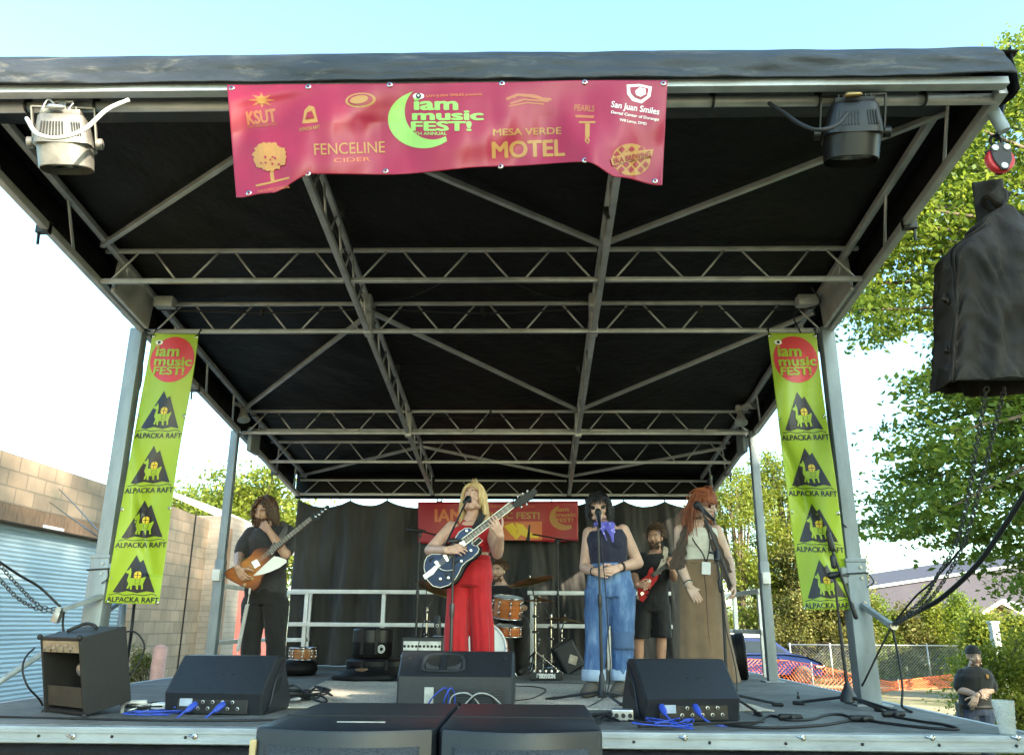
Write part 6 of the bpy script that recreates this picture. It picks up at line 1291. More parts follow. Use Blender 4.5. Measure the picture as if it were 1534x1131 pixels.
# ------------------------------------------------------------------ 1. blonde singer in red
y = 6.48
J = dict(hip=V(703, 866, y), mid=V(708, 825, y+.01), neck=V(705, 782, y+.02), shR=V(677, 790, y+.0), shL=V(732, 785, y+.04), elR=V(644, 824, y-.1), wrR=V(668, 824, y-.42), elL=V(745, 829, y-.14), wrL=V(750, 802, y-.37),
         hpR=V(688, 878, y), hpL=V(718, 878, y), knR=V(684, 945, y-.04), knL=V(722, 945, y), anR=V(683, 1032, y-.04), anL=V(725, 1030, y+.05))
p = Human('blonde', 'blonde singer in a red halter top and red trousers playing a blue guitar', J, V(709, 747, y-.02), (-14, 14, 4), 1.7, (.56, .34, .25), 1.08, .185, .135, .168, .108)
p.head(mouth_open=.008); p.body.loft(p.torso_rings(0, .12)); p.body.capsule(lerp(J['hip'], J['neck'], .2), .1, J['hip'], .09); p.arms_into(p.body); p.legs_into(p.body, 0, [.075, .07, .05, .05, .036])
for q in 'RL': p.foot(p.body, q, (-.1 if q == 'R' else .1, -1, 0))
p.hand('R', V(684, 823, y-.44)-J['wrR'], (.05, .75, -.5), (.4, .45, .5, .55), .4); p.hand('L', V(739, 781, y-.43)-J['wrL'], (-.25, .9, .1), (.35, .4, .45, .5), .3)
p.finish(mouth_open=.008)
m_ = MB(); R_ = p.torso_rings(.009, .44, .9, 14); m_.loft(R_)
for q in (-1, 1): m_.ellipsoid(lerp(J['hip'], J['neck'], .7)+p.xs*.06*q+Vector((0, -.085, 0)), (.062, .045, .06))
m_.loft(p.torso_rings(-.004, .88, 1.0, 4)); 
for q in (-1, 1): m_.capsule(lerp(J['hip'], J['neck'], .86)+p.xs*.085*q+Vector((0, -.065, 0)), .028, lerp(J['hip'], J['neck'], 1.0)+p.xs*.048*q+Vector((0, -.02, 0)), .022)
p.garment('halter_top', m_, M['red_cloth'], .007, .003)
def wide_leg(p, q, top, r0, r1, r2, seed, mt_r=None, an=None):
    hp, kn, an = p.J['hp'+q], p.J['kn'+q], p.J['an'+q] if an is None else an
    return smooth_rings([(lerp(hp, kn, 0.0)+Vector((0, 0, .03)), XD, r0[0], r0[1], .1), (lerp(hp, kn, .5), XD, *r1, .5), (kn, XD, *lerp2(r1, r2, .5), .8), (lerp(kn, an, .98), XD, *r2, 1.0)], 8)
def lerp2(a, b_, t): return (a[0]+(b_[0]-a[0])*t, a[1]+(b_[1]-a[1])*t)
m_ = MB(); m_.loft(p.torso_rings(.014, -.16, .36, 12))
for q, sd in (('R', .3), ('L', 2.2)): m_.loft(tube_garment(wide_leg(p, q, 0, (.09, .108), (.086, .1), (.087, .098), sd), sd, freq=6))
p.garment('wide_trousers', m_, M['red_cloth'], .009, .006, (12, 12, 2.2))
m_ = MB(); m_.loft(p.torso_rings(.019, .31, .385, 3)); m_.build('waistband', M['red_cloth'], p.root, True)
BL = hair_mat('blonde_hair', (.78, .57, .28), (.5, .33, .14))
p.hair(BL, 950, lambda d: .25 if d.y < .35 else .2, lambda d: (d.y < .42 or d.z > .6) and d.z > -.3, .07, .0042, .07, (0, -.15, -.1), .55, 4, fringe=lambda d: Vector((math.copysign(.9, d.x), 0, 0)) if d.y > -.2 else Vector((0, 0, 0)), steps=11, bang=.062)
p.hair(BL, 26, .06, lambda d: d.z > .86, .3, .003, .02, (0, 0, .9), -.2, 9, name='stray_hair', cap=False, steps=5)
# guitar
zx = lambda L, s_, ox, oy: [(x/s_+ox, y_/s_+oy) for x, y_ in L]
s1 = lambda L: zx(L, 5.655, 610, 700)
face = s1([(137, 850), (145, 795), (165, 755), (205, 735), (300, 735), (350, 715), (385, 650), (410, 590), (440, 545), (490, 512), (530, 508), (560, 525), (570, 560), (560, 600), (548, 640), (565, 662), (595, 660), (612, 690), (600, 720), (555, 765), (500, 800), (465, 835), (440, 890), (405, 950), (350, 1000), (280, 1022), (215, 1008), (165, 955)])
outl = s1([(135, 850), (143, 793), (163, 750), (205, 730), (300, 732), (347, 712), (382, 648), (408, 586), (438, 541), (490, 506), (532, 503), (565, 520), (577, 560), (566, 600), (556, 640), (570, 658), (600, 655), (632, 680), (628, 725), (590, 770), (535, 805), (495, 855), (465, 920), (425, 975), (375, 1015), (290, 1030), (210, 1012), (160, 958)])
g, D, a, b_, d, x, hd = guitar('blue hollow body guitar with chrome hardware held by the blonde singer', outl, y-.36, .05, M['bluetop'], M['blackgloss'], .068, (s1([(452, 652)])[0], s1([(888, 318)])[0]), .048, s1([(880, 322), (905, 345), (955, 330), (1060, 268), (1105, 205), (1085, 175), (1060, 190), (980, 235), (915, 275)]), M['blackgloss'], M['mahogany'], 17, face_poly=face, rim=M['cream_p'])
m_ = MB(); m_.bar(a+Vector((0, -.008, 0))+x*.025, b_+Vector((0, -.008, 0))+x*.025, .0025, .006); m_.bar(a+Vector((0, -.008, 0))-x*.025, b_+Vector((0, -.008, 0))-x*.025, .0025, .006); m_.build('neck_binding', M['cream_p'], g)
for pts, nm, mt in (([(438, 640), (478, 615), (500, 655), (458, 685)], 'pickup', 'chrome'), ([(300, 745), (330, 730), (355, 790), (335, 800)], 'pickup', 'chrome'), ([(225, 800), (250, 785), (285, 835), (265, 850)], 'bridge', 'chrome'), ([(130, 915), (200, 860), (235, 830), (270, 815), (285, 830), (255, 860), (222, 905), (150, 950)], 'tailpiece', 'steel'), ([(545, 650), (605, 592), (640, 618), (585, 668)], 'pickguard', 'blackgloss')):
    m_ = MB(); P = [D(*q, -.016) for q in s1(pts)]; m_.prism(P, (0, .012, 0), .002); o = m_.build(nm, M[mt], g, 40)
    if nm == 'pickguard': m_ = MB(); m_.tube(P+[P[0]], .003, 6); m_.build('pickguard_edge', M['cream_p'], o, True)
m_ = MB(); m_.tube(spline([D(*q, -.022) for q in s1([(270, 850), (300, 868), (340, 875), (385, 868)])]), .005, 8); m_.build('tremolo_arm', M['chrome'], g, True)
for q in s1([(283, 945), (350, 935), (540, 705), (505, 538), (460, 795)]): m_ = MB(); m_.lathe([(.011, 0), (.012, .006), (.01, .016), (0, .017)], D(*q, -.004), (0, -1, 0), 14); m_.build('control_knob', M['chrome'], g, 40)
for L in ([(185, 800), (205, 790), (195, 775), (225, 765)], [(335, 900), (330, 915), (345, 925)], [(380, 830), (415, 805), (440, 790)]): m_ = MB(); m_.tube(spline([D(*q, -.0035) for q in s1(L)], 6), .006, 6); m_.build('sound_hole', M['rubber'], g)
for k in range(6):
    q = s1([(935, 262), (975, 240), (1015, 218)] if k < 3 else [(965, 318), (1010, 295), (1052, 268)])[k % 3]; m_ = MB(); e = q[0], q[1]+(-3.5 if k < 3 else 3.5); m_.tube([D(*q, -.01), D(e[0]+.5, e[1], -.01)], .004, 6); m_.ellipsoid(D(e[0]+.5, e[1], -.01), (.009, .006, .009), None, 10, 6); m_.build('tuning_peg', M['chrome'], hd, True)
strings(hd, D(*s1([(255, 830)])[0], -.022), b_-Vector((0, .006, 0)), 6, .034, x, parent=g)
m_ = MB(); m_.tube(spline([D(*s1([(150, 950)])[0], .03), V(639, 905, y-.3), V(628, 960, y-.2), V(622, 1000, y-.1), V(620, 1035, y)]), .0035, 6); m_.build('guitar_cord', M['rubber'], g, True)
strap('guitar_strap', [V(710, 795, y-.19), V(718, 780, y-.12), V(725, 768, y-.02), V(728, 768, y+.06), V(722, 790, y+.16), V(690, 830, y+.17), V(655, 850, y+.02), V(640, 858, y-.25)], .055, M['black_cloth'], g)
# ------------------------------------------------------------------ 2. woman in jeans
y = 6.8
J = dict(hip=V(914, 878, y), mid=V(912, 835, y-.0), neck=V(905, 787, y+.02), shR=V(883, 799, y), shL=V(933, 795, y), elR=V(876, 850, y+.02), wrR=V(891, 856, y-.17), elL=V(956, 843, y+.02), wrL=V(927, 850, y-.16),
         hpR=V(896, 892, y), hpL=V(933, 892, y), knR=V(894, 953, y-.02), knL=V(933, 950, y), anR=V(888, 1028, y-.02), anL=V(931, 1028, y+.06))
p = Human('dark_hair', 'dark haired woman in a navy halter top, sunglasses and turned up blue jeans', J, V(897, 762, y-.03), (-10, -3, 3), 1.64, (.55, .34, .25), 1.18, .188, .145, .182, .115, lipc=None)
p.head(); p.body.loft(p.torso_rings(0, .12)); p.body.capsule(lerp(J['hip'], J['neck'], .2), .1, J['hip'], .09); p.arms_into(p.body); p.legs_into(p.body, 0, [.075, .07, .05, .05, .036])
for q in 'RL': p.foot(p.body, q, (-.45, -1, 0))
p.hand('R', V(904, 858, y-.22)-J['wrR'], (.2, .9, .1), (.6, .65, .7, .75), .5); p.hand('L', V(907, 857, y-.25)-J['wrL'], (-.1, .8, -.3), (.7, .75, .8, .85), .5)
p.finish(eyes=False)
m_ = MB(); m_.loft(p.torso_rings(.009, .36, .9, 14))
for q in (-1, 1): m_.ellipsoid(lerp(J['hip'], J['neck'], .68)+p.xs*.066*q+Vector((0, -.09, 0)), (.07, .05, .068)); m_.capsule(lerp(J['hip'], J['neck'], .84)+p.xs*.1*q+Vector((0, -.06, 0)), .032, lerp(J['hip'], J['neck'], 1.0)+p.xs*.055*q+Vector((0, -.01, 0)), .022)
p.garment('halter_top', m_, M['navy'], .007, .003)
m_ = MB(); m_.loft(p.torso_rings(.012, -.2, .37, 12))
for q, sd in (('R', 1.3), ('L', 3.1)): m_.loft(tube_garment(smooth_rings([(J['hp'+q]+Vector((0, 0, .05)), XD, .106, .125, .1), (lerp(J['hp'+q], J['kn'+q], .5), XD, .1, .112, .25), (J['kn'+q], XD, .085, .09, .5), (lerp(J['kn'+q], J['an'+q], .5), XD, .08, .085, .7), (lerp(J['kn'+q], J['an'+q], .8), XD, .08, .082, .7)], 8), sd, freq=4))
jeans = p.garment('jeans', m_, M['denim'], .009, .006, (10, 10, 6))
m_ = MB(); m_.loft(p.torso_rings(.018, .3, .372, 3)); m_.build('waistband', M['denim'], jeans, True)
for q in 'RL':
    c = lerp(J['kn'+q], J['an'+q], .78); m_ = MB(); m_.loft(tube_garment([(c+Vector((0, 0, dz)), XD, .085+dr, .088+dr, .6) for dz, dr in ((.045, 0), (.04, .006), (0, .008), (-.035, .007), (-.04, 0))], 2 if q == 'R' else 4, freq=4)); m_.build('cuff', M['denim_cuff'], jeans, True)
    m_ = MB(); c = lerp(J['kn'+q], J['an'+q], .8); m_.capsule(c, .05, lerp(J['kn'+q], J['an'+q], 1.0), .044); m_.build('sock', M['sock'], p.root, True)
    m_ = MB(); an = J['an'+q]; m_.capsule(an+Vector((0, 0, .035)), .05, an, .047); p.foot(m_, q, (-.45, -1, 0), .014, .23); p.garment('ankle_boot', m_, M['leather_grey'], .008, .003)
    m_ = MB(); m_.box(an+Vector((.04, -.01, .0)), (.02, .035, .09), None, .005); m_.build('elastic_gusset', M['boot_brown'], p.root)
kn = J['knL']; m_ = MB(); m_.grid(lambda u, v: kn+Vector((.083*math.sin((u-.5)*2.2)*1.1, -.103*math.cos((u-.5)*2.2)*1.03, .02-.13*v)), 10, 8); m_.build('knee_patch', M['denim_dark'], jeans, True, solid=.004)
BK = hair_mat('black_hair', (.022, .018, .016), (.008, .007, .007))
p.hair(BK, 850, lambda d: .12 if d.y < .3 else .07, lambda d: (d.y < .36 or d.z > .5) and d.z > -.5, .5, .0044, .13, (0, 0, -.2), .35, 6, fringe=lambda d: Vector((d.x*.5, .5, 0)) if d.y > 0 else Vector((0, 0, 0)), steps=9, bang=.03, bangs=True)
p.glasses(M['blackgloss'], M['lensdark'], .026, .018)
m_ = MB(); nk = J['neck']+Vector((0, 0, .0)); m_.loft([ell_ring(nk+Vector((0, -.01, dz)), XD, Vector((0, 1, 0)), .068+dr, .062+dr, 24) for dz, dr in ((-.02, .012), (-.012, .022), (.01, .02), (.025, .008), (.022, .0))]); sc_ = p.garment('neckerchief', m_, M['bandana'], .006, .006, (22, 22, 22))
m_ = MB(); m_.grid(lambda u, v: nk+Vector((lerp(-.075, .075, u)*(1-v*.55)+.045*v, -.09-.05*math.sin(v*2.2)*.9-.012*math.cos(u*9), -.0-.17*v+.02*abs(u-.5)*2)), 16, 14); m_.build('scarf_point', M['bandana'], sc_, True, solid=.006)
for q, t in (('R', .93), ('L', .9), ('L', .84)): m_ = MB(); c = lerp(J['el'+q], J['wr'+q], t); dd = (J['wr'+q]-J['el'+q]).normalized(); u = dd.orthogonal().normalized(); w_ = dd.cross(u); m_.tube([c+(u*math.cos(k*PI/9)+w_*math.sin(k*PI/9))*.033 for k in range(19)], .005, 6); m_.build('bracelet', M['rubber'], p.root, True)
# ------------------------------------------------------------------ 3. red haired singer
y = 6.95
J = dict(hip=V(1047, 872, y), mid=V(1046, 828, y), neck=V(1044, 784, y+.02), shR=V(1019, 795, y-.02), shL=V(1073, 795, y+.06), elR=V(1019, 843, y-.02), wrR=V(1033, 878, y-.14), elL=V(1091, 838, y+.04), wrL=V(1098, 874, y-.22),
         hpR=V(1030, 885, y), hpL=V(1063, 885, y), knR=V(1034, 955, y), knL=V(1068, 955, y), anR=V(1036, 1026, y), anL=V(1070, 1026, y))
p = Human('red_hair', 'red haired singer in a cream top and long tan skirt at a boom stand', J, V(1057, 757, y-.05), (40, -17, 6), 1.71, (.6, .4, .3), 1.08, .188, .132, .17, .105)
p.head(); p.body.loft(p.torso_rings(0, .12)); p.body.capsule(lerp(J['hip'], J['neck'], .2), .1, J['hip'], .09); p.arms_into(p.body); p.legs_into(p.body, 0, [.075, .07, .05, .05, .036])
for q in 'RL': p.foot(p.body, q, (.1, -1, 0))
p.hand('R', V(1042, 893, y-.16)-J['wrR'], (.2, .9, -.1), (.3, .33, .36, .42), .25, spread=.03); p.hand('L', V(1100, 893, y-.26)-J['wrL'], (-.8, -.1, 0), (.7, .75, .8, .85), .4)
p.finish(eyes=False)
m_ = MB(); m_.loft(p.torso_rings(.009, .28, .9, 14))
for q in (-1, 1): m_.ellipsoid(lerp(J['hip'], J['neck'], .69)+p.xs*.062*q+Vector((0, -.088, 0)), (.066, .048, .064)); m_.capsule(lerp(J['hip'], J['neck'], .84)+p.xs*.095*q+Vector((0, -.055, 0)), .03, lerp(J['hip'], J['neck'], .985)+p.xs*.075*q+Vector((0, -.0, 0)), .02)
top_ = p.garment('sleeveless_top', m_, M['cream'], .007, .0025, (8, 8, 16))
w0 = lerp(J['hip'], J['neck'], .34)
sk_r = smooth_rings([(w0, XD, .15, .122, .0), (w0-Vector((0, 0, .14)), XD, .182, .15, .12), (V(1050, 905, y), XD, .195, .16, .35), (V(1054, 960, y), XD, .215, .18, .7), (V(1058, 1000, y), XD, .235, .2, 1.0), (V(1061, 1022, y), XD, .245, .205, 1.1)], 8)
m_ = MB(); m_.loft(tube_garment(sk_r, 1.9, freq=5)); me_ = remesh(m_, .01, 2); wrinkle(me_, .005, (9, 9, 1.5), 4); me_.materials.append(M['tan']); skirt = link('long_skirt', me_, p.root)
m_ = MB(); m_.loft(p.torso_rings(.02, .3, .37, 3)); m_.build('waistband', M['tan'], skirt, True)
m_ = MB(); m_.tube([c+Vector((.012+.004*math.sin(i*.3), -b2*1.0-.006, 0)) for i, (c, x_, a2, b2, f2) in enumerate(sk_r[6:])], .004, 6); m_.build('front_seam', cloth_mat('dark_seam', (.09, .05, .03)), skirt, True)
RD = hair_mat('copper_hair', (.42, .12, .03), (.22, .05, .015))
p.hair(RD, 1000, lambda d: .44 if d.x < .2 else .2, lambda d: (d.y < .36 or d.z > .55) and d.z > -.4, .07, .0044, .09, (-.1, -.9, .1), .42, 8, fringe=lambda d: Vector((d.x*.3, -.3, 0)) if d.y > 0 else Vector((0, 0, 0)), steps=12, bang=.055)
p.hair(RD, 170, .09, lambda d: d.y > .2 and d.z > .45, .06, .0038, .05, (0, .6, -.2), .4, 12, name='fringe_hair', cap=False, steps=7, bang=.026, bangs=True)
p.glasses(mat('tortoise_frame', (.09, .02, .015), .25), M['lensred'], .022, .018)
m_ = MB(); nk = J['neck']; m_.loft([ell_ring(nk+Vector((.01, -.015, dz)), XD, Vector((0, 1, 0)), .056, .056, 24) for dz in (.028, .05)]); m_.build('choker', M['lace'], p.root, True)
def ribbon(pts, ws, name, mt, parent):
    S = spline(pts, 8); n_ = len(S)-1
    m_ = MB(); m_.grid(lambda u, v: S[round(v*n_)]+Vector(((u-.5)*interp(ws, v)*(1+.14*math.sin(v*40)), -.012*math.cos((u-.5)*2.6)+.008*math.sin(u*13+v*7), 0)), 10, n_); return m_.build(name, mt, parent, True, solid=.003)
ribbon([V(1033, 783, y-.0), V(1029, 790, y-.1), V(1022, 812, y-.13), V(1016, 836, y-.1), V(1014, 853, y-.08)], [(0, .05), (.4, .07), (.75, .12), (1, .15)], 'lace_shawl', M['lace'], p.root)
ribbon([V(1055, 783, y+.0), V(1061, 792, y-.08), V(1074, 822, y-.1), V(1087, 853, y-.14), V(1097, 884, y-.2)], [(0, .05), (.4, .08), (.8, .09), (1, .06)], 'lace_shawl', M['lace'], p.root)
L = spline([nk+Vector((-.05, -.06, .02)), V(1037, 805, y-.13), V(1052, 828, y-.16), V(1057, 842, y-.17)], 8); L2 = spline([nk+Vector((.05, -.06, .02)), V(1063, 803, y-.12), V(1062, 826, y-.16), V(1058, 842, y-.17)], 8)
m_ = MB(); m_.tube(L, .0055, 6); m_.tube(L2, .0055, 6); ln = m_.build('lanyard', M['black_cloth'], p.root, True)
m_ = MB(); c = V(1058, 851, y-.175); m_.box(c, (.072, .004, .1), Matrix.Rotation(.08, 3, 'Y'), .004); m_.build('pass_card', M['white'], ln)
for t in (.84, .9): m_ = MB(); c = lerp(J['elR'], J['wrR'], t); dd = (J['wrR']-J['elR']).normalized(); u = dd.orthogonal().normalized(); w_ = dd.cross(u); m_.tube([c+(u*math.cos(k*PI/9)+w_*math.sin(k*PI/9))*.031 for k in range(19)], .005, 6); m_.build('bracelet', M['cream'] if t > .86 else M['rubber'], p.root, True)
# ------------------------------------------------------------------ 4. bass player
y = 7.9
J = dict(hip=V(398, 888, y), mid=V(401, 838, y+.02), neck=V(406, 789, y+.0), shR=V(376, 800, y-.02), shL=V(431, 797, y+.02), elR=V(359, 831, y-.08), wrR=V(356, 850, y-.44), elL=V(428, 830, y-.26), wrL=V(403, 795, y-.24),
         hpR=V(382, 905, y), hpL=V(413, 905, y), knR=V(377, 945, y-.02), knL=V(413, 945, y), anR=V(374, 1006, y), anL=V(414, 1008, y+.1))
p = Human('bassist', 'long haired bearded man in a grey tee shirt and black jeans holding a bass', J, V(396, 766, y-.05), (-14, -20, -4), 1.82, (.48, .29, .2), 1.12, .2, .15, .168, .115)
p.head(1.08); p.body.loft(p.torso_rings(0, .12)); p.body.capsule(lerp(J['hip'], J['neck'], .2), .1, J['hip'], .09); p.arms_into(p.body); p.legs_into(p.body, 0, [.075, .07, .05, .05, .036])
for q in 'RL': p.foot(p.body, q, (-.1, -1, 0))
p.hand('R', V(363, 862, y-.45)-J['wrR'], (.5, .8, -.1), (.6, .65, .7, .75), .4); p.hand('L', V(392, 783, y-.21)-J['wrL'], (-.5, .8, .2), (.9, .95, 1, 1.05), .6)
p.finish()
m_ = MB(); m_.loft(p.torso_rings(.017, -.0, .99, 16)); p.arms_into(m_, .017, .4)
p.garment('tee_shirt', m_, M['grey_tee'], .008, .006, (8, 8, 9))
m_ = MB(); m_.loft(p.torso_rings(.012, -.16, .14, 6)); p.legs_into(m_, .016, [.09, .085, .068, .062, .056]); p.garment('black_jeans', m_, M['black_cloth'], .009, .006, (9, 9, 11))
for q in 'RL': m_ = MB(); p.foot(m_, q, (-.1, -1, 0), .013, .25); p.garment('shoe', m_, M['rubber'], .009, .001)
BR = hair_mat('brown_hair', (.12, .062, .03), (.05, .026, .014))
p.hair(BR, 850, lambda d: .22 if d.y < .3 else .17, lambda d: (d.y < .34 or d.z > .58) and d.z > -.35, .2, .0044, .1, (0, -.25, -.1), .45, 14, fringe=lambda d: Vector((math.copysign(.9, d.x), -.1, 0)) if d.y > -.1 else Vector((0, 0, 0)), steps=11, bang=.058)
p.beard(BR, 300, .03, 5)
m_ = MB()
for t, a in ((.3, 0), (.45, 1), (.6, 2)): pass
s4 = lambda L: zx(L, 4.04, 320, 720)
outl = s4([(65, 562), (80, 540), (120, 520), (185, 480), (222, 450), (245, 418), (275, 402), (325, 402), (362, 415), (372, 440), (352, 462), (330, 505), (312, 545), (290, 585), (285, 615), (268, 645), (240, 668), (205, 655), (165, 635), (120, 612), (78, 588)])
g, D, a, b_, d, x, hd = guitar('sunburst electric bass with a white pickguard held by the bearded man', outl, y-.38, .05, M['burst'], M['burst'], .042, (s4([(345, 428)])[0], s4([(590, 228)])[0]), .05, s4([(585, 232), (600, 245), (640, 240), (655, 218), (700, 160), (690, 145), (650, 170), (615, 195), (590, 215)]), M['blackgloss'], M['mahogany'], 16, name='electric_bass', cat='bass guitar', rim=M['rubber'])
m_ = MB(); P = [D(*q, -.006) for q in s4([(238, 575), (300, 515), (365, 456), (400, 462), (442, 478), (440, 495), (400, 525), (340, 552), (290, 568)])]; m_.prism(P, (0, .005, 0), .002); m_.build('pickguard', M['pwhite'], g)
for pts, nm in (([(225, 492), (262, 472), (285, 510), (250, 532)], 'pickup'), ([(330, 425), (350, 410), (368, 430), (350, 448)], 'pickup')):
    m_ = MB(); m_.prism([D(*q, -.014) for q in s4(pts)], (0, .01, 0), .002); pk = m_.build(nm, M['chrome'], g); 
for q in s4([(190, 630), (232, 594)]): m_ = MB(); m_.lathe([(.016, 0), (.016, .012), (.011, .02), (0, .021)], D(*q, -.004), (0, -1, 0), 14); m_.build('control_knob', M['maple'], g, 40)
m_ = MB(); m_.prism([D(*q, -.01) for q in s4([(150, 560), (178, 545), (195, 570), (165, 588)])], (0, .01, 0), .002); m_.build('bridge', M['chrome'], g)
for q in s4([(612, 205), (632, 192), (652, 176), (672, 160)]): m_ = MB(); e = (q[0]+1.5, q[1]+3); m_.tube([D(*q, -.01), D(*e, -.014)], .005, 6); m_.ellipsoid(D(*e, -.014), (.014, .006, .012), None, 10, 6); m_.build('tuning_peg', M['chrome'], hd, True)
strings(hd, D(*s4([(170, 566)])[0], -.018), b_-Vector((0, .006, 0)), 4, .036, x, .0013, g)
st_ = D(*s4([(220, 650)])[0], -.01); en = G(356, 1028); pts = [st_+Vector((0, -.01, 0)), st_+Vector((0, -.03, -.08)), st_+Vector((0, -.02, -.15))]
m_ = MB(); m_.tube([st_, st_+Vector((0, -.004, -.05))], .01, 8); lo = V(356, 975, y-.3); top_c = st_+Vector((-.004, -.015, -.14)); m_.tube(spline([st_+Vector((0, -.004, -.05)), top_c]), .004, 6)
coil = []
for i in range(34*10): t = i/(34*10-1); c = lerp(top_c, lo, t); coil.append(c+Vector((.016*math.cos(i*2*PI/10), .016*math.sin(i*2*PI/10), 0)))
m_.tube(coil, .0042, 5); m_.tube(spline([lo, V(355, 1000, y-.28), G(352, 1026)+Vector((0, 0, .01))]), .004, 6); m_.build('coiled_cord', M['wire_white'], g, True)
strap('guitar_strap', [D(*s4([(350, 420)])[0], .0), V(424, 800, y-.2), V(426, 790, y-.05), V(420, 787, y+.1), V(395, 830, y+.16), V(370, 870, y+.05), V(352, 862, y-.34)], .06, mat('grey_strap', (.16, .14, .13), .8), g)
# ------------------------------------------------------------------ 5. red guitar player
y = 9.3
J = dict(hip=V(977, 903, y), mid=V(980, 865, y), neck=V(982, 829, y), shR=V(964, 836, y), shL=V(1000, 834, y), elR=V(950, 862, y-.04), wrR=V(954, 875, y-.34), elL=V(1010, 866, y-.12), wrL=V(1007, 853, y-.32),
         hpR=V(965, 912, y), hpL=V(990, 912, y), knR=V(957, 960, y-.02), knL=V(991, 958, y), anR=V(957, 1003, y), anL=V(990, 1003, y))
p = Human('guitarist', 'bearded man in a black tee shirt and black shorts with a red guitar', J, V(981, 806, y-.03), (-26, 0, 0), 1.76, (.44, .24, .15), 1.08, .19, .14, .16, .11)
p.head(1.05); p.body.loft(p.torso_rings(0, .12)); p.body.capsule(lerp(J['hip'], J['neck'], .2), .1, J['hip'], .09); p.arms_into(p.body); p.legs_into(p.body, 0, [.075, .07, .05, .05, .036])
for q in 'RL': p.foot(p.body, q, (-.1, -1, 0))
p.hand('R', V(963, 876, y-.37)-J['wrR'], (.2, .8, -.2), (.6, .65, .7, .75), .4); p.hand('L', V(1004, 841, y-.37)-J['wrL'], (-.3, .9, 0), (.8, .85, .9, .95), .3)
p.finish(.005)
m_ = MB(); m_.loft(p.torso_rings(.016, -.02, .985, 16)); p.arms_into(m_, .016, .36); p.garment('tee_shirt', m_, M['black_cloth'], .009, .005)
m_ = MB(); m_.loft(p.torso_rings(.014, -.16, .14, 6))
for q in 'RL': m_.loft(tube_garment(smooth_rings([(J['hp'+q]+Vector((0, 0, .05)), XD, .1, .11, .1), (lerp(J['hp'+q], J['kn'+q], .5), XD, .105, .11, .4), (lerp(J['hp'+q], J['kn'+q], .92), XD, .112, .115, .5)], 6), 1 if q == 'R' else 2, freq=4))
p.garment('shorts', m_, M['black_cloth'], .01, .006)
for q in 'RL': m_ = MB(); p.foot(m_, q, (-.1, -1, 0), .013, .25); p.garment('shoe', m_, M['rubber'], .01, .001)
p.hair(BR, 620, lambda d: .1 if d.z > .3 else .06, lambda d: (d.y < .35 or d.z > .6) and d.z > -.35, .14, .0038, .1, (.6, -.5, .4), .06, 21, steps=7)
p.beard(BR, 260, .02, 8)
s6 = lambda L: zx(L, 3.327, 850, 720)
outl = s6([(352, 560), (350, 525), (358, 498), (378, 485), (398, 470), (408, 440), (422, 428), (430, 440), (428, 462), (446, 455), (456, 462), (450, 490), (432, 515), (412, 540), (398, 575), (378, 605), (362, 600)])
g, D, a, b_, d, x, hd = guitar('red electric guitar held by the man in black shorts', outl, y-.3, .05, M['redgloss'], M['redgloss'], .042, (s6([(432, 468)])[0], (1010, 838)), .048, [(1009, 840), (1012, 842), (1023, 833), (1026, 828), (1021, 826), (1009, 835)], M['redgloss'], M['mahogany'], 16, rim=None)
for pts in ([(395, 500), (410, 488), (420, 500), (405, 514)], [(375, 535), (392, 522), (400, 536), (384, 548)]): m_ = MB(); m_.prism([D(*q, -.012) for q in s6(pts)], (0, .009, 0), .002); m_.build('pickup', M['cream_p'], g)
m_ = MB(); m_.prism([D(*q, -.012) for q in s6([(362, 560), (375, 550), (384, 562), (370, 574)])], (0, .009, 0), .002); m_.build('bridge', M['chrome'], g)
for q in s6([(405, 545), (395, 568)]): m_ = MB(); m_.lathe([(.011, 0), (.011, .014), (0, .015)], D(*q, -.004), (0, -1, 0), 12); m_.build('control_knob', M['blackgloss'], g, 40)
strap('guitar_strap', [D(*s6([(452, 458)])[0], 0), V(992, 846, y-.16), V(997, 828, y-.08), V(996, 822, y+.06), V(985, 850, y+.15), V(965, 885, y+.1), V(956, 898, y-.25)], .055, mat('beige_strap', (.4, .34, .25), .8), g)
# ------------------------------------------------------------------ 6. drummer
y = 10.1
zseat = FLOOR+.5
hipd = Vector((V(757, 940, y).x, y, zseat+.1))
J = dict(hip=hipd, mid=V(755, 905, y-.02), neck=V(751, 876, y-.03), shR=V(733, 884, y-.03), shL=V(771, 884, y-.03), elR=V(722, 912, y-.1), wrR=V(738, 918, y-.36), elL=V(785, 910, y-.08), wrL=V(776, 912, y-.36), hpR=hipd+Vector((-.09, -.02, -.02)), hpL=hipd+Vector((.09, -.02, -.02)), knR=hipd+Vector((-.19, -.42, -.05)), knL=hipd+Vector((.2, -.4, -.05)), anR=hipd+Vector((-.16, -.4, -.53)), anL=hipd+Vector((.2, -.33, -.53)))
p = Human('drummer', 'seated drummer with short hair and a black shirt behind the amber tom', J, V(746, 856, y-.05), (-22, 0, 2), 1.78, (.52, .33, .24), 1.05, .19, .145, .16, .11)
p.head(1.05); p.body.loft(p.torso_rings(0, -.1)); p.arms_into(p.body); p.legs_into(p.body)
for q in 'RL': p.foot(p.body, q, (-.1, -1, 0))
p.hand('R', (.3, -.8, -.1), (0, 0, -1), (.8, .85, .9, .95), .4); p.hand('L', (-.3, -.8, -.1), (0, 0, -1), (.8, .85, .9, .95), .4); p.finish(.0055)
m_ = MB(); m_.loft(p.torso_rings(.016, -.05, .985, 14)); p.arms_into(m_, .016, .4); p.garment('tee_shirt', m_, M['black_cloth'], .01, .005)
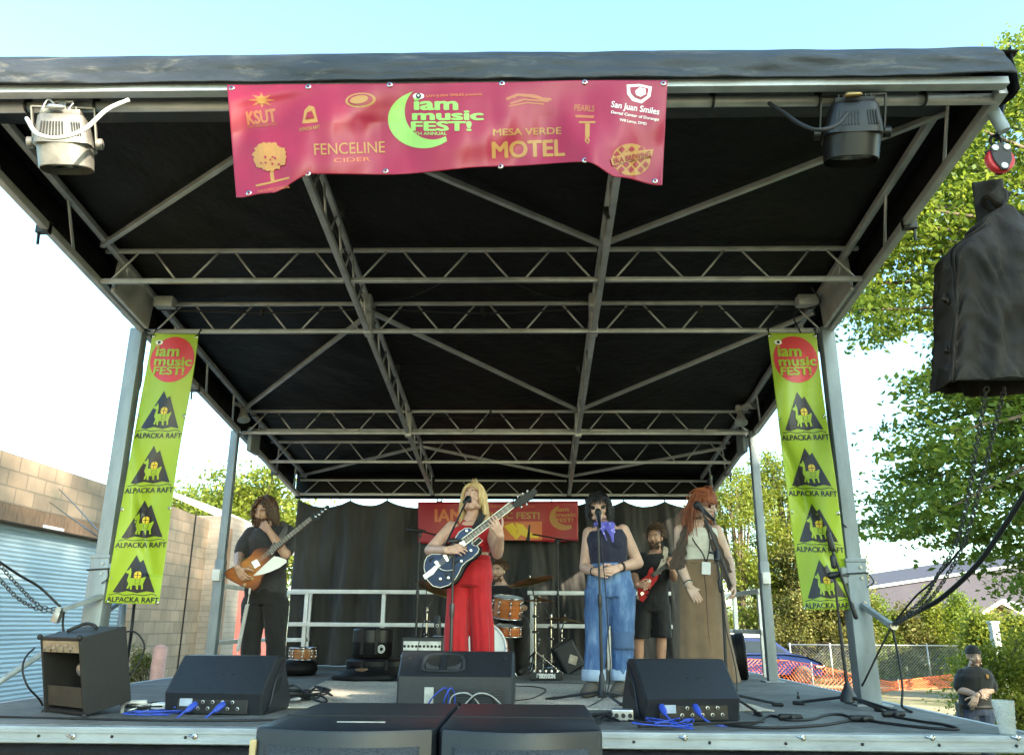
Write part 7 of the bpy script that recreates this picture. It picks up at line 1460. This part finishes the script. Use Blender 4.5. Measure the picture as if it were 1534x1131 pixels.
m_ = MB(); m_.loft(p.torso_rings(.014, -.12, .14, 6)); p.legs_into(m_, .016, [.09, .085, .068, .064, .055]); p.garment('black_trousers', m_, M['black_cloth'], .011, .006)
for q in 'RL': m_ = MB(); p.foot(m_, q, (-.1, -1, 0), .013, .25); p.garment('shoe', m_, M['rubber'], .01, .001)
p.hair(BR, 520, lambda d: .07 if d.z > .4 else .03, lambda d: (d.y < .3 or d.z > .62) and d.z > -.3, .1, .0036, .08, (.6, -.3, .4), .05, 33, steps=6); p.beard(BR, 180, .012, 9)
for q, dx in (('R', .1), ('L', -.1)):
    w_ = J['wr'+q]+Vector((dx*.3, -.08, 0)); m_ = MB(); m_.tube([w_+Vector((-dx, .1, .02)), w_+Vector((dx*2, -.24, .01))], [.007, .005], 8); m_.ellipsoid(w_+Vector((dx*2, -.24, .01)), (.008, .008, .008), None, 8, 6); tag(m_.build('drumstick', M['maple'], None, True, w_), 'wooden drumstick in the drummer\'s '+('right' if q == 'R' else 'left')+' hand', 'drumstick')
m_ = MB(); r = thing('drum_stool', 'round black drum stool under the drummer', 'stool', (hipd.x, y+.05, FLOOR)); m_.lathe([(.15, 0), (.17, .02), (.17, .07), (.15, .09), (0, .092)], (hipd.x, y+.05, zseat-.1), (0, 0, 1), 28); m_.build('seat', M['rubber'], r, 35); m_ = MB(); tripod(m_, (hipd.x, y+.05, FLOOR), .42, .25); m_.build('tripod_base', M['chrome'], r, 40)
# ------------------------------------------------------------------ 7. security guard on the ground
y = 10.8
cg = V(1460, 1050, y)
def GU(px, py, dy=0): return V(px, py, y+dy)
J = dict(hip=GU(1461, 1060), mid=GU(1460, 1030), neck=GU(1458, 1000), shR=GU(1443, 1010), shL=GU(1477, 1010), elR=GU(1437, 1032, .0), wrR=GU(1462, 1040, -.24), elL=GU(1486, 1032, .0), wrL=GU(1463, 1041, -.3),
         hpR=GU(1450, 1066), hpL=GU(1473, 1066), knR=GU(1448, 1112), knL=GU(1477, 1112), anR=Vector((GU(1447, 1150).x, y, .09)), anL=Vector((GU(1479, 1150).x, y+.05, .09)))
p = Human('guard', 'security man in a black shirt and beanie standing beyond the stage with folded arms', J, GU(1459, 983, -.02), (-8, -2, 0), 1.74, (.46, .29, .21), 1.12, .19, .165, .17, .125)
p.head(1.1); p.body.loft(p.torso_rings(0, .12)); p.body.capsule(lerp(J['hip'], J['neck'], .2), .1, J['hip'], .09); p.arms_into(p.body); p.legs_into(p.body, 0, [.075, .07, .05, .05, .036])
for q in 'RL': p.foot(p.body, q, (0, -1, 0))
p.hand('R', (.8, -.15, -.1), (0, 1, -.2), (.35, .4, .45, .5), .3); p.hand('L', (-.45, -.05, -.75), (.3, 1, 0), (.45, .5, .55, .6), .3); p.finish(.0055)
m_ = MB(); m_.loft(p.torso_rings(.017, -.02, .985, 16)); p.arms_into(m_, .02, .4); m_.loft(p.torso_rings(.016, .96, 1.04, 3)); sh_ = p.garment('polo_shirt', m_, M['black_cloth'], .009, .005)
m_ = MB(); c = lerp(J['hip'], J['neck'], .8)+Vector((.085, -.165, 0)); m_.prism([c+Vector((x_, 0, z_)) for x_, z_ in ((-.018, .02), (0, .028), (.018, .02), (.015, -.012), (0, -.026), (-.015, -.012))], (0, .012, 0), .002); m_.build('badge', M['pgold'], sh_)
m_ = MB(); m_.loft(p.torso_rings(.014, -.16, .14, 6)); p.legs_into(m_, .018, [.092, .088, .07, .066, .06]); p.garment('dark_jeans', m_, cloth_mat('dark_blue_jeans', (.016, .028, .06)), .01, .006)
m_ = MB(); m_.loft(p.torso_rings(.026, .02, .1, 3)); bt = m_.build('belt', M['rubber'], p.root, True); m_ = MB(); m_.box(J['hip']+Vector((-.2, -.02, -.02)), (.05, .12, .16), None, .012); m_.box(J['hip']+Vector((.2, -.04, .0)), (.05, .09, .1), None, .012); m_.box(J['hip']+Vector((-.12, -.15, .02)), (.06, .03, .07), None, .008); m_.build('pouch', M['rubber'], bt)
for q in 'RL': m_ = MB(); p.foot(m_, q, (0, -1, 0), .014, .26); p.garment('shoe', m_, M['rubber'], .01, .001)
m_ = MB(); 
def bean(u, v): 
    t = v*PI*.56; a = 2*PI*u; return p.H(.083*math.sin(t)*math.cos(a), .101*math.sin(t)*math.sin(a)-.016, .098*math.cos(t)+.036+(.012 if v > .8 else 0))
m_.grid(bean, 30, 14); hat = m_.build('beanie', M['black_cloth'], p.root, True, solid=.008)
p.beard(hair_mat('dark_beard', (.05, .035, .025)), 36, .01, 4, low=-.1); p.glasses(M['blackgloss'], None, .023, .016, True)
m_ = MB(); c = lerp(J['elL'], J['wrL'], .9); dd = (J['wrL']-J['elL']).normalized(); u = dd.orthogonal().normalized(); w_ = dd.cross(u); m_.tube([c+(u*math.cos(k*PI/9)+w_*math.sin(k*PI/9))*.033 for k in range(19)], .008, 6); m_.build('wristwatch', M['rubber'], p.root, True)
# ================================================================== BUILDINGS
bd = thing('workshop_building', 'tan block building with a pale blue roller door left of the stage', 'building', (-6.5, 11, 0))
WX = -6.5; dy0, dy1, dz = 7.6, 13.45, 3.17
m_ = MB()
def wallpiece(y0, y1, z0, z1, z1b=None): 
    zb = z1 if z1b is None else z1b; m_.add([(WX-.3, y0, z0), (WX, y0, z0), (WX, y1, z0), (WX-.3, y1, z0), (WX-.3, y0, z1), (WX, y0, z1), (WX, y1, zb), (WX-.3, y1, zb)], [(0, 3, 2, 1), (4, 5, 6, 7), (0, 1, 5, 4), (1, 2, 6, 5), (2, 3, 7, 6), (3, 0, 4, 7)])
wallpiece(2.0, dy0, 0, 4.0); wallpiece(dy0, dy1, dz+.22, 4.0); wallpiece(dy1, 14.6, 0, 4.0); wallpiece(14.6, 16.3, 0, 4.0, 3.95)
m_.build('wall', M['block'], bd)
m_ = MB(); m_.box((WX-.14, (dy0+dy1)/2, dz+.11), (.34, dy1-dy0+.2, .2)); m_.build('lintel', M['brownwood'], bd)
m_ = MB(); n = 112
prof = []
for i in range(n+1):
    z = dz*i/n; prof.append((WX-.16+(.012 if i % 2 else 0), z))
m_.loft([[Vector((x, y, z)) for x, z in prof]+[Vector((WX-.22, y, dz)), Vector((WX-.22, y, 0))] for y in (dy0, dy1)]); m_.build('roller_door', M['shutter'], bd)
for a, c in ((dy1-.02, .08),): m_ = MB(); m_.box((WX-.1, a+.03, dz/2), (.1, c, dz)); m_.build('door_track', M['galv'], bd)
m_ = MB(); m_.box((WX+.012, 10.9, dz+.03), (.05, .5, .04), None, .01); m_.build('strip_lamp', M['white'], bd)
m_ = MB(); m_.box((WX+.05, 16.75, 2.06), (.75, .9, 4.0), None, .01); m_.build('pillar', [M['pillar']], bd)
m_ = MB(); m_.box((WX+.43, 16.35, 1.9), (.06, .1, 3.8)); m_.build('corner_post', M['brownwood'], bd)
m_ = MB(); m_.box((WX-3, 9, 3.83), (5.4, 13.6, .1)); m_.build('roof', M['roofmetal'], bd)
m_ = MB(); m_.bar((WX+.02, 15.55, 0.1), (WX+.02, 15.55, 4.0), .02, .02); m_.build('control_joint', M['rubber'], bd)
sh = thing('maroon_shed', 'maroon shed with a pale metal roof behind the block pillar', 'shed', (-8, 22, 0))
m_ = MB(); x0 = V(325, 860, 21).x; x1 = V(376, 860, 21).x; m_.box(((x0+x1)/2-1, 22.5, 1.9), (x1-x0+2, 3, 2.6)); m_.build('wall', M['maroon'], sh)
m_ = MB(); 
for xx in (x0-1.9, x0+.1, x1-.1): m_.box((xx, 21.1, .3), (.16, .16, .6))
m_.box(((x0+x1)/2-1, 21.1, .62), (x1-x0+2, .18, .16)); m_.build('skid_frame', M['brownwood'], sh)
m_ = MB(); a, b_, c = V(250, 733, 20.8), V(345, 775, 20.8), V(404, 814, 20.8); e = Vector((0, 4, 0)); m_.loft([[a, a+e, a+e-Vector((0, 0, .12)), a-Vector((0, 0, .12))], [b_, b_+e, b_+e-Vector((0, 0, .12)), b_-Vector((0, 0, .12))], [c, c+e, c+e-Vector((0, 0, .12)), c-Vector((0, 0, .12))]]); m_.build('roof', M['roofmetal'], sh)
pb_ = V(241, 966, 12.6); m_ = MB(); m_.lathe([(.1, -.0), (.1, pb_.z-.06), (.09, pb_.z-.02), (.05, pb_.z), (0, pb_.z+.01)], (pb_.x, 12.6, 0), (0, 0, 1), 20); tag(m_.build('bollard', M['pink'], None, 35, (pb_.x, 12.6, 0)), 'faded pink bollard before the block wall', 'bollard')
pw = thing('purple_building', 'long dull purple building far behind the hedge at the right', 'building', V(1420, 950, 62)*1)
m_ = MB(); a, c = V(1270, 886, 62), V(1640, 830, 62); m_.add([(a.x, 62, 0), (c.x, 62, 0), (c.x, 62, c.z), (a.x, 62, a.z), (a.x, 76, 0), (c.x, 76, 0), (c.x, 76, c.z+1), (a.x, 76, a.z+1)], [(0, 1, 2, 3), (4, 5, 6, 7), (3, 2, 6, 7), (0, 4, 7, 3), (1, 5, 6, 2), (0, 1, 5, 4)]); m_.build('wall', M['purple'], pw)
m_ = MB(); m_.bar(a+Vector((0, -.1, .05)), c+Vector((0, -.1, .05)), .25, .2); m_.build('roof_edge', M['galv'], pw)
pv = thing('picnic_shelter', 'brown picnic shelter with a ribbed metal roof at the far right edge', 'shelter', V(1520, 950, 27))
yy = 27; A, Bp, C = V(1462, 922, yy), V(1500, 899, yy), V(1610, 960, yy); Bp2 = Bp+Vector((2.2, 5, .1)); e = Vector((3.4, 5, 0))
m_ = MB(); m_.loft([[A, A-Vector((0, 0, .12)), A+e*1.0-Vector((0, 0, .12)), A+e], [Bp+Vector((0, 0, .02)), Bp-Vector((0, 0, .1)), Bp+e-Vector((0, 0, .1)), Bp+e], [C, C-Vector((0, 0, .12)), C+e-Vector((0, 0, .12)), C+e]]); rf = m_.build('roof', M['roofmetal'], pv)
for i in range(14): t = i/13; m_ = MB(); q = lerp(Bp, C, t)+Vector((0, 0, .035)); m_.bar(q, q+e, .04, .05); m_.build('roof_rib', M['galv'], rf)
m_ = MB(); m_.prism([A+Vector((.25, .3, -.13)), Bp+Vector((0, .3, -.13)), C+Vector((-.3, .3, -.13))], (0, .1, 0)); m_.build('gable', M['brownwood'], pv)
m_ = MB()
for q in (A+Vector((.5, .4, 0)), C+Vector((-.5, .4, 0)), A+e+Vector((.5, -.4, 0)), C+e+Vector((-.5, -.4, 0))): m_.box((q.x, q.y, (q.z-.2)/2), (.2, .2, q.z-.2))
m_.build('post', M['brownwood'], pv)
# ================================================================== FENCES, CAR
fy = 31.5; fx0, fx1 = V(1180, 965, fy).x, V(1560, 965, fy).x; fz = V(1300, 966, fy).z
fn = thing('chain_link_fence', 'grey chain link fence before the hedge on the right', 'fence', (fx0, fy, 0))
m_ = MB(); s_ = .11; L = fx1-fx0
for i in range(int(L/s_)+int(fz/s_)+2):
    for sg in (1, -1):
        x0 = fx0+i*s_-(fz if sg > 0 else 0); a, c = Vector((x0, fy, .03)), Vector((x0+fz, fy, fz)); 
        if sg < 0: a, c = Vector((x0, fy, fz)), Vector((x0+fz, fy, .03))
        if a.x < fx0 or c.x > fx1: continue
        m_.tube([a, c], .0055, 3, cap=False)
m_.build('wire_mesh', M['chainlink'], fn)
m_ = MB(); m_.tube([(fx0, fy, fz), (fx1, fy, fz)], .022, 8); m_.build('top_rail', M['chainlink'], fn, True)
for px in (1183, 1243, 1310, 1388, 1440, 1530): x = V(px, 965, fy).x; m_ = MB(); m_.tube([(x, fy, 0), (x, fy, fz+.04)], .03, 8); m_.ellipsoid((x, fy, fz+.04), (.035, .035, .03), None, 8, 6); m_.build('post', M['chainlink'], fn, True)
x = V(1487, 930, 23.5).x; m_ = MB(); m_.box((x, 23.5, 1.05), (.2, .2, 2.1), None, .02); m_.box((x, 23.5, 2.13), (.26, .26, .07), None, .02); tag(m_.build('gate_post', M['galv'], None, False, (x, 23.5, 0)), 'grey gate post rising above the chain link fence', 'post')
on = thing('orange_net_fence', 'sagging orange plastic net fence between the car and the grass', 'fence', V(1300, 1025, 27))
netp = [(1096, 986, 1018, 29.3), (1130, 987, 1021, 29), (1180, 989, 1029, 28.5), (1230, 997, 1040, 27), (1290, 1013, 1047, 26.5), (1335, 1021, 1033, 29), (1390, 1014, 1031, 30), (1445, 1008, 1028, 30.5)]
def netat(px):
    for a, c in zip(netp, netp[1:]):
        if px <= c[0]: t = (px-a[0])/(c[0]-a[0]); return [lerp(a[i], c[i], t) for i in (1, 2, 3)]
    return list(netp[-1][1:])
m_ = MB(); nx = 120
cols = []
for i in range(nx+1):
    px = 1096+349*i/nx; t, b2, yy = netat(px); cols.append([V(px, lerp(t, b2, j/12), yy+.1*math.sin(j*.8+i*.2)) for j in range(13)])
for i in range(nx):
    for j in range(13):
        if j in (0, 12): m_.tube([cols[i][j], cols[i+1][j]], .014, 4, cap=False)
        if j < 12:
            a, c = (cols[i][j], cols[i+1][j+1]) if (i+j) % 2 else (cols[i+1][j], cols[i][j+1]); m_.tube([a, c], .008, 3, cap=False)
m_.build('net', M['orange_net'], on)
for px in (1147, 1215, 1345, 1440): t, b2, yy = netat(px); p0_ = V(px, t-3, yy); m_ = MB(); m_.tube([p0_, (p0_.x, p0_.y, 0)], .025, 8); m_.build('stake', M['galv'], on)
def car(label, px0, px1, y, mt):
    xa, xb = V(px0, 985, y).x, V(px1, 985, y).x; L = xb-xa; r = thing('parked_car', label, 'car', ((xa+xb)/2, y, 0)); W = 1.8; s = L/4.6
    low = [(0, .35), (0, .75), (.05, .92), (1.1, .98), (3.0, 1.0), (3.9, .92), (4.45, .75), (4.6, .55), (4.58, .32)]
    def ring(yv, k): return [Vector((xa+x*s, y+yv, .02+z*1.05*(1 if z < .5 else k))) for x, z in low]
    m_ = MB(); m_.loft([ring(-W/2+.08, .98), ring(-W/2, .97), ring(-W/2+.02, 1.0)][0:2]+[ring(0, 1.02), ring(W/2, .97)]); m_.build('body', mt, r, 40)
    cab = [(.25, .95), (.5, 1.4), (1.0, 1.47), (2.2, 1.45), (2.7, 1.35), (3.35, .97)]
    m_ = MB(); m_.loft([[Vector((xa+x*s, y+q*(W/2-.06-(z-.95)*.25), z*1.07)) for x, z in cab] for q in (-1, 1)]); m_.build('cabin', mt, r, 40)
    for pts in ([(.5, 1.02), (.65, 1.34), (1.25, 1.39), (1.3, 1.02)], [(1.4, 1.02), (1.38, 1.39), (2.2, 1.37), (2.3, 1.02)], [(2.4, 1.02), (2.3, 1.35), (2.6, 1.28), (3.05, 1.03)]): m_ = MB(); m_.prism([Vector((xa+x*s, y-(W/2-.045-(z-.95)*.25), z*1.07)) for x, z in pts], (0, .02, 0)); m_.build('window', M['glass'], r)
    for x in (.9, 3.65):
        for q in (-1, 1): m_ = MB(); m_.lathe([(.2, -.1), (.32, -.1), (.34, -.06), (.34, .1), (.3, .12)], (xa+x*s, y+q*(W/2-.08), .34), (0, q, 0), 24); wh = m_.build('wheel', M['rubber'], r, 35); m_ = MB(); m_.lathe([(.0, .1), (.05, .11), (.2, .1), (.22, .115)], (xa+x*s, y+q*(W/2-.06), .34), (0, q, 0), 18); m_.build('rim', M['black'], wh)
    m_ = MB(); m_.box((xa+2.7*s, y-W/2-.08, 1.02*s), (.12, .16, .12), None, .03); m_.build('wing_mirror', mt, r)
    m_ = MB(); m_.box((xa+4.4*s, y-W/2+.2, .74*s), (.3, .36, .1), None, .03); m_.build('headlight', M['chrome'], r); return xa, s
xa_, s_ = car('blue car parked behind the orange net fence', 1062, 1222, 31.2, M['carblue'])
o = bpy.data.objects['parked_car']; m_ = MB(); m_.box((xa_+1.4*s_, 31.2, 1.7), (1.6, .9, .26), None, .1); m_.build('roof_box', M['white'], o)
# ================================================================== PLANTS
def leaf_mat(name, c1, c2, c3, tr=.45):
    m, n, l, b = new_mat(name); g = n.new('ShaderNodeNewGeometry')
    col = ramp(n, l, g.outputs['Random Per Island'], [(0, c1), (.5, c2), (1, c3)]); l.new(col, b.inputs['Base Color']); b.inputs['Roughness'].default_value = .5; b.inputs['Specular IOR Level'].default_value = .3
    t = n.new('ShaderNodeBsdfTranslucent'); hs = n.new('ShaderNodeHueSaturation'); hs.inputs['Value'].default_value = 1.5; hs.inputs['Hue'].default_value = .485; l.new(col, hs.inputs['Color']); l.new(hs.outputs[0], t.inputs[0])
    mx = n.new('ShaderNodeMixShader'); mx.inputs[0].default_value = tr; l.new(b.outputs[0], mx.inputs[1]); l.new(t.outputs[0], mx.inputs[2]); l.new(mx.outputs[0], n['Material Output'].inputs[0]); return m
M['leaf_yel'] = leaf_mat('sunlit_yellow_green_leaf', (.10, .14, .018), (.15, .19, .025), (.22, .24, .035)); M['leaf_mid'] = leaf_mat('mid_green_leaf', (.07, .12, .015), (.12, .18, .02), (.19, .24, .03)); M['leaf_olive'] = leaf_mat('dry_olive_leaf', (.07, .085, .02), (.12, .13, .03), (.2, .17, .05), .3); M['leaf_dark'] = leaf_mat('deep_green_leaf', (.03, .06, .012), (.05, .09, .016), (.075, .11, .02), .35)
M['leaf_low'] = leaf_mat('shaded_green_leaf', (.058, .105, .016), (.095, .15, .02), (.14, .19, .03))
M['bark'] = mat('grey_brown_bark', (.11, .085, .06), .9, 0, .35, 9, .8, .02, (1, 1, .3))
def leaves(name, P, size, mt, parent, asp=.5, flat=.35, droop=0):
    P = np.asarray(P, float); n = len(P); nr = RNG.normal(size=(n, 3)); nr[:, 2] = np.abs(nr[:, 2])+flat; nr /= np.linalg.norm(nr, axis=1)[:, None]
    a = RNG.normal(size=(n, 3)); a[:, 2] -= droop; a -= nr*(a*nr).sum(1)[:, None]; a /= np.linalg.norm(a, axis=1)[:, None]; b_ = np.cross(nr, a); s = size*RNG.uniform(.6, 1.35, n)[:, None]
    v = np.empty((n, 4, 3)); v[:, 0] = P-a*s*.5; v[:, 1] = P+b_*s*asp*.5+nr*s*.06; v[:, 2] = P+a*s*.5; v[:, 3] = P-b_*s*asp*.5+nr*s*.06
    me = bpy.data.meshes.new(name); me.vertices.add(n*4); me.vertices.foreach_set('co', v.ravel()); me.loops.add(n*4); me.loops.foreach_set('vertex_index', np.arange(n*4, dtype=np.int32)); me.polygons.add(n); me.polygons.foreach_set('loop_start', np.arange(0, n*4, 4, dtype=np.int32)); me.polygons.foreach_set('loop_total', np.full(n, 4, dtype=np.int32)); me.update(calc_edges=True); me.materials.append(mt)
    return link(name, me, parent)
def limbs(base, r0, targets, hfork, parent, name='trunk', nmax=40):
    m_ = MB(); base = Vector(base); top = base+Vector((.1, .05, hfork)); m_.tube(spline([base-Vector((0, 0, .2)), base+Vector((.04, 0, hfork*.5)), top], 5), [r0*(1.25-.5*i/10) for i in range(11)], 10); rn = random.Random(int(abs(base.x*13+base.y*7)))
    for t in targets[:nmax]:
        t = Vector(t); s_ = lerp(base, top, rn.uniform(.6, 1)); k = lerp(s_, t, .5)+Vector((rn.uniform(-.2, .2), rn.uniform(-.2, .2), .12*(t-s_).length)); S = spline([s_, k, t], 5); m_.tube(S, [lerp(r0*.45, .012, i/(len(S)-1)) for i in range(len(S))], 6)
    return m_.build(name, M['bark'], parent, True)
def crown_pts(c, rx, ry, rz, K, per, cr, shape='round', seed=0, hollow=.35):
    g = np.random.default_rng(seed); out = []; ctr = []
    while len(ctr) < K:
        d = g.normal(size=3); d /= np.linalg.norm(d); q = g.uniform(hollow, 1)**.6; p = d*q
        if shape == 'cone': 
            z = g.uniform(-1, 1); w_ = max(.08, (1-(z+1)/2)**.8); a = g.uniform(0, 2*PI); rr = w_*math.sqrt(g.uniform(.15, 1)); p = np.array([rr*math.cos(a), rr*math.sin(a), z])
        if shape == 'column': z = g.uniform(-1, 1); w_ = (1-abs(z)**3)**.5*.9+.1; a = g.uniform(0, 2*PI); rr = w_*math.sqrt(g.uniform(.1, 1)); p = np.array([rr*math.cos(a), rr*math.sin(a), z])
        ctr.append(np.array(c)+p*np.array([rx, ry, rz])*(1+.18*g.normal()*.6))
    for q in ctr:
        n = int(per*g.uniform(.5, 1.5)); s = cr*g.uniform(.6, 1.3); e = g.normal(size=(n, 3))*np.array([s, s, s*.62])*.55; out.append(q+e)
    return np.vstack(out), ctr
def gaps(P):  # drops leaves along sun rays to place chosen sun patches
    "openings cut into the unseen crowns so that sun patches land on the rug and the curtain"
    keep = np.ones(len(P), bool); S = np.array(SUNV)
    t = (P[:, 2]-FLOOR)/S[2]; fx, fy = P[:, 0]-S[0]*t, P[:, 1]-S[1]*t
    wob = 1+.35*np.sin(fx*9+fy*5)+.3*np.sin(fx*17-fy*13)
    for cx, cy, rx, ry in ((.4, 6.35, .55, .27), (-1.55, 6.9, .5, .45), (1.6, 5.9, .3, .2)): keep &= ((fx-cx)/rx)**2+((fy-cy)/ry)**2 > wob
    t = (P[:, 1]-11.25)/S[1]; cx_, cz = P[:, 0]-S[0]*t, P[:, 2]-S[2]*t
    for cx, cz_, rx, rz in ((V(862, 850, 11.25).x, V(862, 855, 11.25).z, .4, .34), (V(780, 855, 11.25).x, V(780, 850, 11.25).z, .3, .13), (V(835, 925, 11.25).x, V(835, 928, 11.25).z, .2, .14)): keep &= ((cx_-cx)/rx)**2+((cz-cz_)/rz)**2 > 1+.45*np.sin(cx_*19+cz*9)+.4*np.sin(cz*23-cx_*11)
    return P[keep]
def tree(name, label, base, c, r, K, per, cr, size, mt, cat='tree', group=None, shape='round', seed=1, trunk=.16, hfork=1.6):
    t = thing(name, label, cat, base, group); P, ctr = crown_pts(c, *r, K, per, cr, shape, seed); P = P[P[:, 2] > .05]; P = gaps(P) if base[1] < 0 else P; leaves('crown', P, size, mt, t)
    limbs(base, trunk, sorted(ctr, key=lambda q: -np.linalg.norm(np.array(q)-np.array(c)))[:26], hfork, t); return t
def at(px, y, ztop, zbot, *a, **k): pass
def bg(name, label, px, pt, pb, y, wpx, K, per, cr, size, mt, shape='round', seed=1, group=None, cat='tree', trunk=.16):
    top, bot = V(px, pt, y), V(px, pb, y); z0 = max(bot.z, .0); rz = (top.z-z0)/2; rx = wpx/2/FPX*y; c = (top.x, y, z0+rz); return tree(name, label, (top.x, y, 0), c, (rx, rx*.9, rz), K, int(per*2.6), cr, size*.6, mt, cat, group, shape, seed, trunk, max(.3, z0+rz*.6))
GB = 'trees beyond the stage'
bg('leafy_tree', 'bright yellow green tree over the roof of the maroon shed', 385, 705, 900, 30, 190, 150, 60, .75, .3, M['leaf_yel'], seed=2, group=GB)
bg('leafy_tree', 'small yellow green tree top just right of the block wall', 300, 722, 880, 33, 110, 70, 60, .7, .3, M['leaf_yel'], seed=3, group=GB)
bg('leafy_tree', 'low tree seen through the white side railing behind the bass player', 352, 880, 1000, 27, 90, 40, 60, .5, .25, M['leaf_mid'], seed=4, group=GB)
bg('leafy_tree', 'tall yellow green tree right behind the red haired singer', 1095, 722, 985, 37, 130, 170, 60, .6, .24, M['leaf_yel'], 'column', seed=5, group=GB)
bg('leafy_tree', 'tall yellow green tree between the rear post and the right lime banner', 1162, 700, 960, 38, 130, 190, 60, .65, .25, M['leaf_yel'], 'column', seed=6, group=GB)
bg('leafy_tree', 'olive tree half hidden by the right lime banner', 1225, 790, 990, 36, 130, 120, 60, .6, .25, M['leaf_olive'], seed=7, group=GB)
GH = 'hedge shrubs behind the chain link fence'
for i, (px, pt, w_, mt, lab) in enumerate(((1190, 870, 110, 'leaf_olive', 'dry olive shrub behind the blue car'), (1250, 868, 100, 'leaf_olive', 'dry olive shrub at the foot of the right lime banner'), (1306, 895, 80, 'leaf_mid', 'green pointed shrub just right of the right front post'), (1352, 905, 80, 'leaf_olive', 'pale pointed shrub behind the outrigger arm'), (1392, 900, 70, 'leaf_yel', 'sunlit shrub below the hanging chains'), (1432, 895, 80, 'leaf_mid', 'green shrub left of the gate post'), (1470, 928, 60, 'leaf_yel', 'sunlit shrub beside the picnic shelter'), (1525, 935, 90, 'leaf_yel', 'sunlit shrub in front of the picnic shelter'))):
    bg('hedge_shrub', lab, px, pt, 1022, 35 if px < 1460 else 25.5, w_*1.15, 80, 55, .42, .2, M[mt], 'cone' if px > 1280 else 'round', 20+i, GH, 'shrub', .06)
bg('leafy_shrub', 'bright green bush right behind the security man', 1530, 955, 1150, 13.2, 170, 120, 70, .34, .11, M['leaf_yel'], 'round', 41, None, 'bush', .05)
bg('leafy_shrub', 'low dry shrub beside the pink bollard', 213, 972, 1040, 13.0, 30, 26, 40, .12, .07, M['leaf_olive'], 'column', 42, None, 'bush', .02)
# big tree at the right, boughs hanging into the picture
bt = thing('shade_tree', 'large leafy tree at the right with boughs hanging behind the covered speaker', 'tree', (14.5, 13, 0))
def inpoly(x, y, P):
    c = False
    for (x0, y0), (x1, y1) in zip(P, P[1:]+P[:1]):
        if (y0 > y) != (y1 > y) and x < (x1-x0)*(y-y0)/(y1-y0)+x0: c = not c
    return c
PA = [(1512, 40), (1560, 70), (1900, -150), (1900, 640), (1600, 640), (1400, 575), (1400, 480), (1372, 425), (1335, 512), (1282, 482), (1262, 468), (1200, 400), (1290, 260), (1440, 150), (1500, 120)]
PB = [(1368, 560), (1540, 555), (1900, 600), (1900, 900), (1560, 905), (1500, 865), (1468, 868), (1440, 808), (1405, 835), (1372, 818), (1350, 795), (1302, 800), (1292, 760), (1300, 735), (1352, 720), (1342, 640), (1366, 600)]
rn = random.Random(11); ctr = []; Pts = []; Ptl = []
for poly, K, y0, y1 in ((PA, 1300, 10.5, 14.5), (PB, 450, 10, 13.5)):
    k = 0
    while k < K:
        px = 1200+700*rn.random()**1.25; py = rn.uniform(-150, 905)
        if not inpoly(px, py, poly): continue
        k += 1; q = V(px, py, rn.uniform(y0, y1)); ctr.append(q); n = int(rn.uniform(45, 120)); s = rn.uniform(.16, .34); dirx = Vector((-1, rn.uniform(-.5, .5), -.5 if poly is PA else -.22)).normalized()
        for j in range(n): t = rn.gauss(0, 1); (Pts if poly is PA else Ptl).append(q+dirx*t*s*(.9 if poly is PA else 1.15)+Vector((rn.gauss(0, s*.5), rn.gauss(0, s*.6), rn.gauss(0, s*(.32 if poly is PA else .16)))))
leaves('crown', [tuple(q) for q in Pts], .105, M['leaf_mid'], bt, .52, .3, .5)
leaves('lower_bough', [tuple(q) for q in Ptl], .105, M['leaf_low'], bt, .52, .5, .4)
far = [q for q in ctr if q.x < 8.5]; rn.shuffle(far); limbs((14.5, 13, 0), .34, far, 5.2, bt, nmax=90)
# unseen trees added behind the photographer, crowns shaped to throw dappled shade over the stage
GS = 'unseen trees added behind the photographer'
def shade(label, base, c, r, K, per, cr, seed): return tree('shade_tree', label, base, c, r, K, per, cr, .34, M['leaf_dark'], 'tree', GS, 'round', seed, .28, c[2]-r[2]*.6)
shade('dense tall unseen tree added behind the photographer for shade', (14.6, -10, 0), (14.6, -10, 8.4), (5.2, 4.4, 8.2), 760, 52, 1.0, 51)
shade('slim unseen tree added left of the others behind the photographer', (9.6, -10.5, 0), (9.6, -10.5, 7.1), (2.0, 2.2, 4.8), 230, 46, .8, 52)
shade('tall unseen tree added farthest right behind the photographer', (23.0, -10.5, 0), (23.0, -10.5, 9.8), (5.6, 5, 7.8), 460, 50, 1.1, 53)
shade('tallest unseen tree added farthest behind the photographer to shade the wall', (20.2, -16, 0), (20.2, -16, 13.6), (4.3, 4, 8.4), 560, 52, 1.0, 54)
